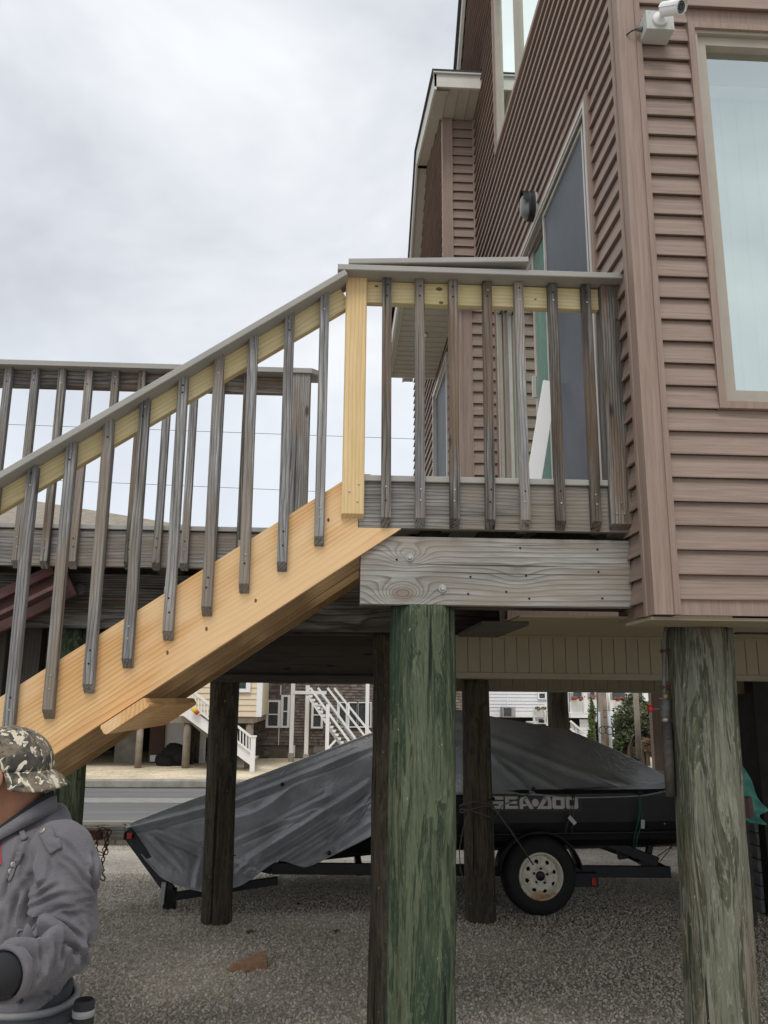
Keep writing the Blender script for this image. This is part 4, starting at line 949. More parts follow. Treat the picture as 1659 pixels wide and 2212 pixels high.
MB().tube([PX(1428, 1531), PX(1403, 1531)], 0.006, 8).build('valve_stem', M_['pipe'], pp, True)
MB().tube([PX(1409, 1531), PX(1401, 1531)], 0.0145, 14).build('valve_cap', M_['redplastic'], pp, True)

# ================================================================== STORAGE ENCLOSURE (beyond, right)
en = thing('storage_enclosure', 'ground-level enclosure beneath the house with a strip of mauve siding and a dark open bay', 'shed', (4.4, 10.5, 0))
zz = 0.0
while zz < 1.9:
    plank((0, 10.4, 0), (1, 0, 0), (0, -1, 0), 3.97, 5.4, zz, e=0.093, parent=en); zz += 0.093
bx('corner_post', (3.87, 10.36, 0), (3.97, 10.46, 1.95), M_['trim'], en)
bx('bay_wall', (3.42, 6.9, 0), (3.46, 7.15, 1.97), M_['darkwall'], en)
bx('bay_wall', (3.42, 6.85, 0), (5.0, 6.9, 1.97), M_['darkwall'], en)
for k in range(9):
    bx('block', (3.385+0.004*(k % 3), 6.95, 0.02+0.1*k), (3.415, 7.12, 0.11+0.1*k), M_['stone'], en)

# ================================================================== BOAT, COVER, TRAILER
def lerp_tab(tab, u):
    for a, b in zip(tab[:-1], tab[1:]):
        if u <= b[0]:
            f = (u-a[0])/(b[0]-a[0]); return [a[i]+(b[i]-a[i])*f for i in range(1, len(a))]
    return list(tab[-1][1:])
R_ = [(265,1787,7.35),(380,1742,7.45),(500,1699,7.6),(650,1643,7.75),(800,1586,7.9),(900,1555,8.0),(985,1535,8.0),(1060,1547,8.0),(1150,1563,8.0),(1230,1578,8.0),(1330,1620,7.95),(1400,1655,7.9),(1450,1684,7.9),(1520,1730,7.85),(1560,1745,7.85)]
E_ = [(268,1797,7.30),(350,1895,7.18),(440,1926,7.12),(520,1912,7.12),(600,1858,7.18),(660,1872,7.2),(720,1846,7.2),(800,1806,7.15),(900,1752,7.10),(985,1716,7.04),(1150,1716,7.0),(1235,1723,7.0),(1380,1719,7.0),(1460,1705,7.0),(1560,1700,7.05)]
RW = [at(x, y, Y=Y) for x, y, Y in R_]; EW = [at(x, y, Y=Y) for x, y, Y in E_]
def smooth_curve(P, n):
    out = []; k = len(P)
    for i in range(n+1):
        t = i/n*(k-1); j = min(int(t), k-2); f = t-j
        p0 = P[max(j-1, 0)]; p1 = P[j]; p2 = P[j+1]; p3 = P[min(j+2, k-1)]
        c = 0.5*((2*p1)+(p2-p0)*f+(2*p0-5*p1+4*p2-p3)*f*f+(3*p1-p0-3*p2+p3)*f**3)
        l = p1.lerp(p2, f); out.append(c*0.55+l*0.45)
    return out
NU, NV = 320, 96
def _c(x0, y0_, x1, y1_, dp_, wd_):
    a, b = at(x0, y0_, Y=7.4), at(x1, y1_, Y=7.3); return (a.x, a.z, b.x, b.z, dp_, wd_)
CRS = [_c(268,1790,470,1745,.035,.018), _c(440,1830,335,1795,.03,.016), _c(440,1830,430,1905,.03,.02), _c(440,1830,560,1880,.028,.018), _c(470,1748,800,1625,.035,.016), _c(540,1850,800,1700,.04,.022), _c(600,1850,800,1740,.03,.016), _c(660,1860,800,1775,.035,.02),
       _c(520,1810,700,1730,.025,.014), _c(330,1800,400,1870,.02,.014), _c(480,1900,540,1860,.02,.012), _c(560,1790,640,1770,.02,.012)]
rc = smooth_curve(RW, NU); ec = smooth_curve(EW, NU)
peak = RW[6]
ties = [at(735, 1800, Y=7.1), at(1150, 1712, Y=7.0), at(1237, 1722, Y=7.0), at(1380, 1718, Y=7.0)]
vs = []; fs = []
for side in (0, 1):
    for i in range(NU+1):
        r, e = rc[i], ec[i]; u = i/NU
        if side: e = Vector((e.x, 2*r.y-e.y, e.z))
        for j in range(NV+1):
            v = j/NV; p = r.lerp(e, v)
            # belly: the boat pushes the cover out; the bow part sags
            bul = math.sin(v*math.pi)*(0.06 if u > 0.42 else 0.03)
            sgn = -1 if side == 0 else 1
            p.y += sgn*bul; p.z += bul*(0.35 if u > 0.4 else -0.2)
            d = 0.0
            # tension folds fanning from the peak to the tie points
            for k, tpt in enumerate(ties):
                a = peak-Vector((0.35 if k > 1 else 0.1, 0, 0.0)); b = Vector((tpt.x, p.y, tpt.z)); ab = Vector((b.x-a.x, 0, b.z-a.z)); ap = Vector((p.x-a.x, 0, p.z-a.z))
                f = ap.dot(ab)/ab.length_squared
                if -0.05 < f < 1.1:
                    dist = (ap-ab*f).length; wdt = 0.012+0.035*max(0, 1-f)
                    d += 0.022*math.exp(-(dist/wdt)**2)*min(1, max(0, f*2.5))
                    d -= 0.014*math.exp(-((dist-0.05)/0.03)**2)*min(1, max(0, f*2))
            if u < 0.5:
                g = min(1, u*5)
                w = noise.noise(Vector((p.x*1.0+p.z*0.8, p.z*2.2-p.x*0.9, 3.0)))
                d += g*0.034*(1-2*abs(math.sin((v*15+u*7+w*4.0)/2))**0.8)*math.sin(v*math.pi)**0.5*(0.35+0.65*u*2)
                d += 0.018*abs(noise.noise(Vector((p.x*5, p.z*5+2, side*9.0))))-0.005
                d += 0.02*abs(noise.noise(Vector((p.x*2.2+4, p.z*2.6, 5.0+side))))
                for (ax_, az_, bx_, bz_, dp_, wd_) in CRS:
                    ux, uz = bx_-ax_, bz_-az_; f = ((p.x-ax_)*ux+(p.z-az_)*uz)/(ux*ux+uz*uz)
                    if -0.1 < f < 1.1:
                        dd = math.hypot(p.x-ax_-ux*f, p.z-az_-uz*f); e_ = max(0, min(1, 5*(f+0.1), 5*(1.1-f)))
                        d += e_*dp_*(math.exp(-(dd/wd_))-0.5*math.exp(-((dd-2.2*wd_)/wd_)**2))
                # knee crease where the bow drops
                kp = at(440, 1855, Y=7.2); dd = math.hypot(p.x-kp.x, p.z-kp.z)
                d -= 0.05*math.exp(-(dd/0.12)**2)
            else:
                d += 0.006*noise.noise(Vector((p.x*3, p.z*5, side*4.0)))
            d *= min(1.0, v*5)
            p.y += sgn*d; p.z += d*0.3
            vs.append(p)
n1 = (NU+1)*(NV+1)
for side in (0, 1):
    for i in range(NU):
        for j in range(NV):
            a = side*n1+i*(NV+1)+j; q = (a, a+NV+1, a+NV+2, a+1); fs.append(q if side else q[::-1])
# stern closing panel
bs = len(vs)
vt = []
tp = raw('boat_cover', vs, fs, M_['tarp'], None, True)
bmn = bmesh.new(); bmn.from_mesh(tp.data); bmesh.ops.remove_doubles(bmn, verts=bmn.verts, dist=0.0005); bmn.to_mesh(tp.data); bmn.free()
tag(tp, 'silver-grey tarpaulin boat cover draped from a high peak down over the trailer tongue', 'boat cover')
# hem seam along the near lower edge and toggles
MB().tube([ec[i]+Vector((0, -0.004, 0)) for i in range(0, NU+1, 2)], 0.006, 6).build('hem', M_['tarp'], tp, True)
MB().tube([rc[i]+Vector((0, -0.012, 0.004)) for i in range(4, NU//2, 2)], 0.007, 6).build('ridge_rope', M_['galv'], tp, True)
for (x, y, Y) in ((1152, 1704, 6.985), (1238, 1718, 6.985), (1382, 1712, 6.985), (610, 1694, 7.42), (711, 1842, 7.15), (268, 1784, 7.33)):
    c = at(x, y, Y=Y); Mq = Matrix.Translation(c) @ Matrix.Rotation(rad(90), 4, 'X')
    MB().lathe([(0.016, -0.01), (0.018, 0.004), (0.010, 0.012)], Mq, 12).build('toggle', M_['black'], tp, True)

boat = thing('jet_boat', 'black jet boat hull with pale lettering under the grey cover on its trailer', 'boat', (1.4, 7.9, 0.5))
vs = []; fs = []; st_ = [(-0.5, 0.06, 0.55, 0.62), (0.0, 0.28, 0.42, 0.70), (0.5, 0.62, 0.36, 0.80), (0.85, 0.93, 0.34, 0.87), (1.5, 0.985, 0.34, 0.90), (2.4, 0.985, 0.36, 0.91), (3.25, 0.96, 0.38, 0.92), (3.45, 0.90, 0.45, 0.9)]
YC = 8.0; prof = []
for (x, hw, zk, zg) in st_:
    sec = [(-hw+0.02, zg+0.03), (-hw, zg), (-hw, zg-0.02), (-hw+0.015, zg-0.22), (-hw+0.05, zg-0.36), (-hw*0.86, zg-0.42), (-hw*0.5, zk+0.05), (0, zk)]
    sec = sec+[(-a, b) for a, b in sec[-2::-1]]
    prof.append([(x, YC+a, b) for a, b in sec])
n = len(prof[0])
for p in prof: vs += p
for i in range(len(prof)-1):
    for j in range(n): fs.append((i*n+j, (i+1)*n+j, (i+1)*n+(j+1) % n, i*n+(j+1) % n))
fs.append(tuple(range(n))); fs.append(tuple((len(prof)-1)*n+j for j in range(n))[::-1])
raw('hull', vs, fs, M_['hull'], boat, False)
MB().tube([(x, YC-hw-0.008, zg-0.30) for x, hw, zk, zg in st_], 0.012, 6).build('rub_rail', M_['black'], boat, True)
for px in (1410, 1446, 1476, 1506, 1530):
    c = at(px*1.0, 1766, Y=7.0); c = Vector(((px-729)/1800*7.05*0.998, 6.995, 0.68))
    Mq = Matrix.Translation(c) @ Matrix.Rotation(rad(90), 4, 'X')
    MB().lathe([(0.007, 0), (0.006, 0.004)], Mq, 10).build('rivet', M_['galv'], boat)
# lettering: chunky letters built from flat plates
LT0, LT1 = at(1060, 1747, Y=6.995), at(1249, 1747, Y=6.995)
LH = (1747-1722.5)/1800*6.99*0.99
letters = {
 'S': [[(0.1,1),(1,1),(1,.74),(.34,.74),(.34,.62),(0.06,.62)], [(0.06,.62),(1,.62),(1,.38),(.0,.38)], [(0.62,.38),(1,.38),(.95,0),(0,0),(0,.25),(.62,.25)], [(0.06,.62),(.34,.62),(.34,.9),(0.1,1)]],
 'E': [[(0,0),(.3,0),(.3,1),(0,1)], [(.3,.76),(1,.76),(1,1),(.3,1)], [(.3,.40),(.95,.40),(.95,.62),(.3,.62)], [(.3,0),(1,0),(1,.24),(.3,.24)]],
 'A': [[(0,0),(.27,0),(.27,.65),(0,.65)], [(0,.65),(.27,.65),(.30,.78),(.55,.78),(.55,1),(.12,1)], [(.55,1),(1.08,0),(.78,0),(.30,.78)], [(.27,.22),(.55,.22),(.55,.38),(.27,.38)]],
 'D': [[(1,0),(.73,0),(.73,.65),(1,.65)], [(1,.65),(.73,.65),(.70,.78),(.45,.78),(.45,1),(.88,1)], [(.45,1),(-.12,0),(.2,0),(.70,.78)], [(.2,0),(.73,0),(.73,.22),(.33,.22)]],
 'O': [[(.12,1),(0,.88),(0,.12),(.12,0),(.3,0),(.3,1)], [(.7,1),(.88,1),(1,.88),(1,.12),(.88,0),(.7,0)], [(.3,0),(.7,0),(.7,.27),(.3,.27)], [(.3,.73),(.7,.73),(.7,1),(.3,1)]]}
def lettering(off, dy, mat, name):
    wl = (LT1-LT0).length; mb = MB(); xx = 0.0
    lay = [('S', 0.0, .145), ('E', .165, .145), ('A', .33, .15), ('.', .475, .07), ('D', .545, .15), ('O', .705, .14), ('O', .86, .14)]
    for ch, x0, w in lay:
        if ch == '.':
            pts = [(x0*wl+w*wl/2+0.028*math.cos(a)+0, LH/2+0.030*math.sin(a)) for a in [2*math.pi*i/14 for i in range(14)]]; polys = [pts]
        else: polys = [[(x0*wl+px*w*wl, py*LH) for px, py in pl] for pl in letters[ch]]
        for pl in polys:
            cx = sum(p[0] for p in pl)/len(pl); cz = sum(p[1] for p in pl)/len(pl)
            P = []
            for (a, b_) in pl:
                l = math.hypot(a-cx, b_-cz) or 1; P.append((a+(a-cx)/l*off, b_+(b_-cz)/l*off))
            k = len(P); v_ = [(LT0.x+a, LT0.y-dy, LT0.z+b_) for a, b_ in P]+[(LT0.x+a, LT0.y-dy+0.003, LT0.z+b_) for a, b_ in P]
            mb.add(v_, [tuple(range(k)), tuple(range(2*k-1, k-1, -1))]+[(i, i+k, (i+1) % k+k, (i+1) % k) for i in range(k)])
    mb.build(name, mat, boat)
bx('name_plate', (LT0.x-0.03, 6.997, LT0.z-0.02), (LT1.x+0.03, 7.03, LT0.z+LH+0.02), M_['hull'], boat)
lettering(0.004, 0.001, plain('dull_red_outline', (0.20, 0.02, 0.02), 0.5), 'lettering_outline')
lettering(0.0, 0.003, plain('pale_grey_letter_vinyl', (0.55, 0.53, 0.50), 0.5, var=0.08), 'lettering')

tr = thing('boat_trailer', 'black steel boat trailer with one rusty white-rimmed wheel in view', 'trailer', (1.4, 7.6, 0.3))
mb = MB(); mb.bar((-0.5, 7.25, 0.30), (2.74, 7.15, 0.285), 0.085, 0.05); mb.bar((-0.5, 8.55, 0.30), (2.74, 8.75, 0.285), 0.085, 0.05)
mb.bar((-1.62, 7.42, 0.50), (-0.5, 7.25, 0.30), 0.085, 0.05); mb.bar((-1.62, 7.46, 0.50), (-0.5, 8.55, 0.30), 0.085, 0.05)
mb.bar((2.70, 7.15, 0.285), (2.70, 8.75, 0.285), 0.08, 0.05); mb.bar((0.2, 7.2, 0.29), (0.2, 8.7, 0.29), 0.08, 0.05)
mb.build('trailer_frame', M_['black'], tr)
board('bunk_support', at(1295, 1812, Y=7.25), at(1420, 1862, Y=7.2), 0.075, 0.05, M_['black'], tr)
board('bunk_support', at(1290, 1822, Y=7.6), at(1415, 1868, Y=7.8), 0.06, 0.05, M_['black'], tr)
board('bunk_post', at(1335, 1800, Y=7.3), at(1345, 1855, Y=7.3), 0.07, 0.05, M_['black'], tr, up=(1, 0, 0))
board('bunk_post', at(1408, 1798, Y=7.3), at(1398, 1860, Y=7.3), 0.045, 0.05, M_['black'], tr, up=(1, 0, 0))
board('bumper_block', at(1120, 1812, Y=7.3), at(1250, 1815, Y=7.3), 0.09, 0.08, M_['black'], tr)
board('tongue', (-2.45, 7.30, 0.565), (-1.62, 7.44, 0.53), 0.085, 0.06, M_['black'], tr)
board('tongue_plank', at(216, 1800, Y=7.22), at(268, 1799, Y=7.22), 0.10, 0.03, M_['bulk'], tr)
board('coupler', at(172, 1804, Y=7.2), at(222, 1802, Y=7.2), 0.075, 0.07, M_['rust'], tr)
board('tongue_stay', at(274, 1796, Y=7.28), at(368, 1925, Y=7.22), 0.085, 0.05, M_['black'], tr, up=(1, 0, 0.3))
board('tongue_stay', at(262, 1786, Y=7.3), at(284, 1812, Y=7.27), 0.05, 0.04, M_['galv'], tr, up=(1, 0, 0.3))
jb = at(365, 1925, Y=7.22)
board('jack_post', jb+Vector((0.01, 0, 0.02)), (jb.x+0.01, 7.24, 0.0), 0.10, 0.06, M_['black'], tr, up=(1, 0, 0))
board('jack_foot', (jb.x-0.035, 7.22, 0.21), (jb.x-0.045, 7.22, 0.05), 0.035, 0.10, M_['galv'], tr, up=(1, 0, 0))
board('jack_arm', jb+Vector((0.03, 0, -0.04)), at(600, 1902, Y=7.35), 0.06, 0.05, M_['black'], tr)
bx('side_reflector', (at(274, 1807, Y=7.2).x, 7.20, at(274, 1812, Y=7.2).z), (at(284, 1807, Y=7.2).x, 7.22, at(284, 1800, Y=7.2).z), M_['redplastic'], tr)
bx('tail_light', (at(1235, 1880, Y=7.05).x, 7.06, 0.19), (at(1292, 1880, Y=7.05).x, 7.16, 0.29), M_['black'], tr)
rl = bx('tail_lens', (at(1277, 1870, Y=7.05).x, 7.045, 0.205), (at(1286, 1870, Y=7.05).x, 7.058, 0.26), M_['redplastic'], tr)
wc = at(1169, 1899, Y=6.93); RT_ = 0.295
Mw = Matrix.Translation((wc.x, 6.93, RT_)) @ Matrix.Rotation(rad(2), 4, 'Z') @ Matrix.Rotation(rad(90), 4, 'X')
whl = thing('wheel', None, None, (wc.x, 6.93, RT_)); whl.parent = tr; whl.matrix_local = WM[tr.name].inverted() @ WM[whl.name]
MB().lathe([(0.176, -0.18), (0.20, -0.19), (0.25, -0.185), (0.283, -0.165), (0.295, -0.13), (0.295, -0.04), (0.283, -0.012), (0.262, 0.006), (0.235, 0.012), (0.205, 0.010), (0.176, 0.0)], Mw, 72, cap=False).build('tyre', M_['rubber'], whl, True)
mtr, t_, b_ = mat_new('rusty_white_wheel_paint'); v_ = coords(t_, rnd=False)
sp_ = t_.nodes.new('ShaderNodeSeparateXYZ'); t_.links.new(v_, sp_.inputs[0])
nn = noise_n(t_, v_, 14, 4, 0.6); low = math_n(t_, 'SUBTRACT', math_n(t_, 'MULTIPLY', math_n(t_, 'SUBTRACT', 0.27, sp_.outputs[2]), 5.0), math_n(t_, 'MULTIPLY', nn, 0.8))
cw = mixc(t_, ramp(t_, low, [(0.0, (0,)*3), (0.35, (1,)*3)]), (0.78, 0.73, 0.60), (0.50, 0.26, 0.07))
cw = mixc(t_, ramp(t_, noise_n(t_, v_, 30, 4, 0.65), [(0.55, (0,)*3), (0.68, (0.7,)*3)]), cw, (0.25, 0.12, 0.05))
t_.links.new(cw, b_.inputs['Base Color']); b_.inputs['Roughness'].default_value = 0.5
# rim: ring, dish with holes
MB().lathe([(0.178, -0.17), (0.178, 0.004), (0.172, 0.010), (0.163, 0.008), (0.160, -0.006), (0.150, -0.018), (0.146, -0.045)], Mw, 72, cap=False).build('rim', M_['whiteplastic'] if False else mtr, whl, True)
holes = [(0.112*math.cos(2*math.pi*(k+0.35)/8), 0.112*math.sin(2*math.pi*(k+0.35)/8)) for k in range(8)]
# disc as polar grid with the eight tear-shaped openings left out
vs = []; fs = []; NR, NA = 26, 160
for i in range(NR+1):
    r = 0.034+(0.149-0.034)*i/NR
    h = -0.022+0.018*math.sin(min(1, max(0, (r-0.05)/0.08))*math.pi)-(0.02 if r > 0.14 else 0)
    for j in range(NA):
        a = 2*math.pi*j/NA; vs.append(Mw @ Vector((r*math.cos(a), r*math.sin(a), h)))
for i in range(NR):
    for j in range(NA):
        r = 0.034+(0.149-0.034)*(i+0.5)/NR; a = 2*math.pi*(j+0.5)/NA; x_, y_ = r*math.cos(a), r*math.sin(a)
        if any(((x_*hx+y_*hy)/0.112-0.112)**2/0.0145**2+((-x_*hy+y_*hx)/0.112)**2/(0.016+0.25*(r-0.112))**2 < 1 for hx, hy in holes): continue
        fs.append((i*NA+j, i*NA+(j+1) % NA, (i+1)*NA+(j+1) % NA, (i+1)*NA+j))
raw('disc', vs, fs, mtr, whl, True)
MB().lathe([(0.036, -0.03), (0.036, -0.012), (0.030, -0.006), (0.001, -0.006)], Mw, 32, cap=False).build('hub', M_['black'], whl, True)
MB().lathe([(0.15, -0.09), (0.001, -0.09)], Mw, 24, cap=False).build('drum', M_['dark'], whl)
for k in range(5):
    a = 2*math.pi*(k+0.2)/5; Mq = Mw @ Matrix.Translation((0.056*math.cos(a), 0.056*math.sin(a), -0.02))
    MB().lathe([(0.010, 0), (0.010, 0.014), (0.006, 0.018)], Mq, 6).build('lug_nut', M_['black'], whl)
fm = MB(); Ra = 0.325
for y0_, y1_ in ((6.905, 7.14),):
    vs = []; fs = []
    for i in range(25):
        a = rad(8)+rad(164)*i/24
        for yy in (y0_, y1_):
            for rr_ in (Ra, Ra+0.012): vs.append((wc.x+rr_*math.cos(a), yy, RT_+rr_*math.sin(a)))
    for i in range(24):
        b0 = i*4; fs += [(b0, b0+4, b0+5, b0+1), (b0+2, b0+3, b0+7, b0+6), (b0, b0+2, b0+6, b0+4), (b0+1, b0+5, b0+7, b0+3)]
    fm.add(vs, fs)
fm.build('fender', M_['black'], tr, True)
# safety chains hanging at the coupler
ch = thing('safety_chain', 'rusty safety chains hanging with hooks from the trailer coupler', 'chain', at(218, 1800, Y=7.15))
def chain(pts, parent, s=1.0):
    tot = 0; P = [Vector(p) for p in pts]; i = 0; k = 0
    cur = P[0].copy(); step = 0.030*s
    path = [P[0]]
    for a, b in zip(P[:-1], P[1:]):
        m = max(1, int((b-a).length/step))
        for q in range(1, m+1): path.append(a.lerp(b, q/m))
    for a, b in zip(path[:-1], path[1:]):
        c = (a+b)/2; d = (b-a).normalized(); s1 = d.cross(Vector((0, 1, 0.2))).normalized(); s2 = d.cross(s1)
        u = s1 if k % 2 else s2; k += 1
        MB().tube([c+d*0.021*s*math.cos(t)+u*0.0125*s*math.sin(t) for t in [2*math.pi*q/12 for q in range(12)]], 0.0042*s, 6, True).build('chain_link', M_['rust'], parent, True)
def A(x, y, Y=7.14): return at(x, y, Y=Y)
chain([A(232, 1797), A(226, 1830), A(222, 1862), A(219, 1880)], ch)
chain([A(222, 1795), A(212, 1802), A(207, 1830), A(212, 1842), A(222, 1846)], ch)
chain([A(206, 1799), A(216, 1790), A(228, 1792), A(238, 1793), A(232, 1815), A(229, 1845)], ch, 1.1)
MB().tube([A(219, 1880), A(214, 1890), A(218, 1900), A(225, 1903), A(227, 1896), A(221, 1886), A(226, 1878)], 0.006, 8).build('hook', M_['rust'], ch, True)
wr = MB().tube([at(150, 1798, Y=7.3), at(200, 1792, Y=7.3), at(245, 1786, Y=7.3)], 0.006, 6); wr.tube([at(150, 1796, Y=7.32), at(252, 1790, Y=7.32)], 0.004, 6)
tag(wr.build('strap', M_['black'], None, True), 'black tie-down cords running from the bow of the cover towards the left', 'cord')
# tie cords with tags
td = thing('tie_cord', 'cover tie cords with white tags hanging down the black boat side', 'cord', at(1237, 1730, Y=6.98))
def cord(pts, m, r=0.004): MB().tube([at(x, y, Y=Y) for x, y, Y in pts], r, 6).build('cord', M_[m], td, True)
cord([(1060, 1735, 6.6), (1100, 1790, 6.75), (1152, 1868, 6.86)], 'rope', 0.006)
cord([(1238, 1722, 6.975), (1230, 1765, 6.97), (1220, 1800, 6.98)], 'rope'); cord([(1241, 1722, 6.975), (1238, 1770, 6.97), (1234, 1802, 6.98)], 'rope')
cord([(1382, 1716, 6.975), (1382, 1760, 6.97), (1372, 1800, 7.0), (1366, 1840, 7.1)], 'greenrope'); cord([(1386, 1735, 6.975), (1388, 1775, 6.97), (1376, 1810, 7.0), (1370, 1860, 7.1)], 'greenrope')
cord([(1150, 1712, 6.975), (1085, 1740, 6.9), (1060, 1780, 6.85)], 'greenrope')
for (x0, y0_, x1, y1_) in ((1229, 1764, 1243, 1780), (1389, 1771, 1388, 1790)):
    board('tag_label', at(x0, y0_, Y=6.965), at(x1, y1_, Y=6.965), 0.03, 0.002, M_['paper'], td, up=(1, 0, 0.3), c=0)
cord([(1420, 1850, 7.15), (1470, 1815, 7.1)], 'rope'); cord([(1425, 1862, 7.15), (1455, 1825, 7.1)], 'rope')

# maroon timber end with teal cloth, behind the right piling
mt = thing('maroon_timber', 'maroon painted timber end poking out behind the right piling at cloth height', 'timber', at(1605, 1745, Y=5.6))
a = at(1560, 1742, Y=5.6); b = at(1623, 1744, Y=5.45)
board('beam', a-Vector((0.06, 0, 0)), b, 0.125, 0.09, M_['maroon'], mt, c=0.006)
board('trestle_leg', a-Vector((0.02, 0, 0.065)), (a.x-0.02, 5.6, 0), 0.08, 0.08, M_['under'], mt, up=(1, 0, 0))
vs = []; fs = []
Y0 = 5.62; TL = [(1588, 1628), (1598, 1640), (1612, 1672), (1630, 1708), (1652, 1738)]; BL = [(1585, 1735), (1590, 1748), (1604, 1765), (1622, 1778), (1646, 1778)]
TP = [at(x, y, Y=Y0) for x, y in TL]; BP = [at(x, y, Y=Y0-0.05) for x, y in BL]
tcv = smooth_curve(TP, 24); bcv = smooth_curve(BP, 24)
for i in range(25):
    for j in range(17):
        v = j/16; p = tcv[i].lerp(bcv[i], v); p.y += 0.035*math.sin(v*9+i*0.35)-0.03*math.sin(i*0.9)*v; p.x += 0.01*math.sin(v*7); vs.append(p)
for i in range(24):
    for j in range(16): fs.append((i*17+j, i*17+j+1, (i+1)*17+j+1, (i+1)*17+j))
cl = raw('cloth', vs, fs, M_['teal'], None, True); cl.modifiers.new('thickness', 'SOLIDIFY').thickness = 0.004
tag(cl, 'crumpled teal cloth hanging over the maroon timber behind the right piling', 'cloth')

# scrap wedge of new timber lying on the gravel, two brown leaves
wv = [at(497, 2100, Z=0.0), at(577, 2092, Z=0.0), at(575, 2073, Z=0.0), at(535, 2075, Z=0.0)]
mb = MB(); k = 4
p0, p1, p2 = at(495, 2101, Z=0.0), at(576, 2094, Z=0.0), at(574, 2066, Z=0.0)
tri = [p0, p1, p2]
mb.add([p+Vector((0, 0, 0.003)) for p in tri]+[p+Vector((0, 0, 0.042)) for p in tri], [(2, 1, 0), (3, 4, 5), (0, 1, 4, 3), (1, 2, 5, 4), (2, 0, 3, 5)])
tag(mb.build('wood_offcut', plain('reddish_offcut_wood', (0.36, 0.20, 0.11), 0.8, var=0.3, sc=25)), 'triangular pine offcut lying on the gravel left of the green piling', 'offcut')
for k, (x, y) in enumerate(((727, 2011), (540, 2012), (645, 1952), (1305, 1962))):
    c = at(x, y, Z=0.012); a = random.random()*6
    lv = [(c.x+0.035*math.cos(a+t)*(1 if i % 2 else 0.6), c.y+0.03*math.sin(a+t)*(1 if i % 2 else 0.6), c.z+0.008*math.sin(3*t)) for i, t in enumerate([2*math.pi*q/8 for q in range(8)])]
    o = raw('leaf', lv+[(v[0], v[1], v[2]+0.002) for v in lv], [tuple(range(8)), tuple(range(15, 7, -1))], plain('dry_leaf_%d' % k, (0.12, 0.06, 0.035), 0.9))
    tag(o, ['dry brown leaf on the gravel just left of the green piling', 'dry brown leaf on the gravel beside the dark left piling', 'dry brown leaf on the gravel between the dark left piling and the middle one', 'dry brown leaf on the gravel to the right of the trailer wheel'][k], 'leaf', 'dry leaves on the gravel')
# overhead wires
for k, (a, b, lab) in enumerate((((-60, 914), (1000, 952), 'upper thin overhead wire crossing the sky behind the railings'), ((-60, 1030), (1000, 1075), 'lower thin overhead wire crossing the sky behind the railings'))):
    p, q = at(*a, Y=16.0), at(*b, Y=16.0)
    p = p+(p-q)*3; q = q+(q-at(*a, Y=16.0))*3
    tag(MB().tube([p.lerp(q, i/20)-Vector((0, 0, 0.0)) for i in range(21)], 0.0045, 6).build('overhead_wire', M_['black'], None, True), lab, 'wire')

# ================================================================== FAR HOUSES
def cA(a, b, Y, **k): return at(384+0.26453*a, 1426.4+0.26453*b, Y=Y)
def c4(a, b, Y): return at((300+a*.7233)*.5486, (2600+b*.7233)*.5486, Y=Y)
def cB(a, b, Y): return at(1124.6+.21494*a, 1453.8+.21494*b, Y=Y)
def cC(a, b, Y): return at((1700+a*.6028)*.5486, (2650+b*.6028)*.5486, Y=Y)
def rectbox(name, f, a0, b0, a1, b1, Y, dep, mat, parent, out=0.0):
    p = f(a0, b1, Y); q = f(a1, b0, Y); q2 = f(a1, b1, Y); p2 = f(a0, b0, Y)
    x0 = (p.x+p2.x)/2; x1 = (q.x+q2.x)/2
    return bx(name, (x0, Y-out, p.z), (x1, Y-out+dep, q.z), mat, parent)
YS = 20.5
sh = thing('shingle_house', 'old house clad in dark brown weathered wood shingles across the road', 'house', (-0.6, YS, GZ))
M_['shingle'] = None
def shingle_mat():
    m, t, b = mat_new('weathered_brown_wood_shingle'); v = coords(t, (11, 1, 1.2)); br_ = nd(t, 'ShaderNodeTexVoronoi', Scale=1.0); t.links.new(v, br_.inputs['Vector'])
    sp = t.nodes.new('ShaderNodeSeparateColor'); t.links.new(br_.outputs['Color'], sp.inputs[0])
    c = ramp(t, sp.outputs[0], [(0.0, (0.10, 0.075, 0.06)), (0.5, (0.175, 0.145, 0.125)), (1.0, (0.27, 0.235, 0.21))])
    c = mixc(t, math_n(t, 'MULTIPLY', noise_n(t, coords(t, (30, 30, 8)), 1, 3), 0.6), c, (0.075, 0.055, 0.045))
    t.links.new(c, b.inputs['Base Color']); b.inputs['Roughness'].default_value = 0.9; return m
M_['shingle'] = shingle_mat()
xl, xr = -2.6, 3.2; zt = 2.75; zf = cA(700, 690, YS).z
z = zf; k = 0
while z < zt:
    plank((0, YS, 0), (1, 0, 0), (0, -1, 0), xl, xr, z, e=0.068, mat='shingle', parent=sh, name='shingle_course'); z += 0.068
bx('wall', (xl, YS+0.002, zf), (xr, YS+5, 2.9), M_['shingle'], sh)
bx('foundation', (xl, YS+0.03, GZ), (xr, YS+5, zf), M_['foundation'], sh)
rectbox('hatch', cA, 1110, 668, 1205, 755, YS, 0.03, M_['concrete'], sh, 0.0)
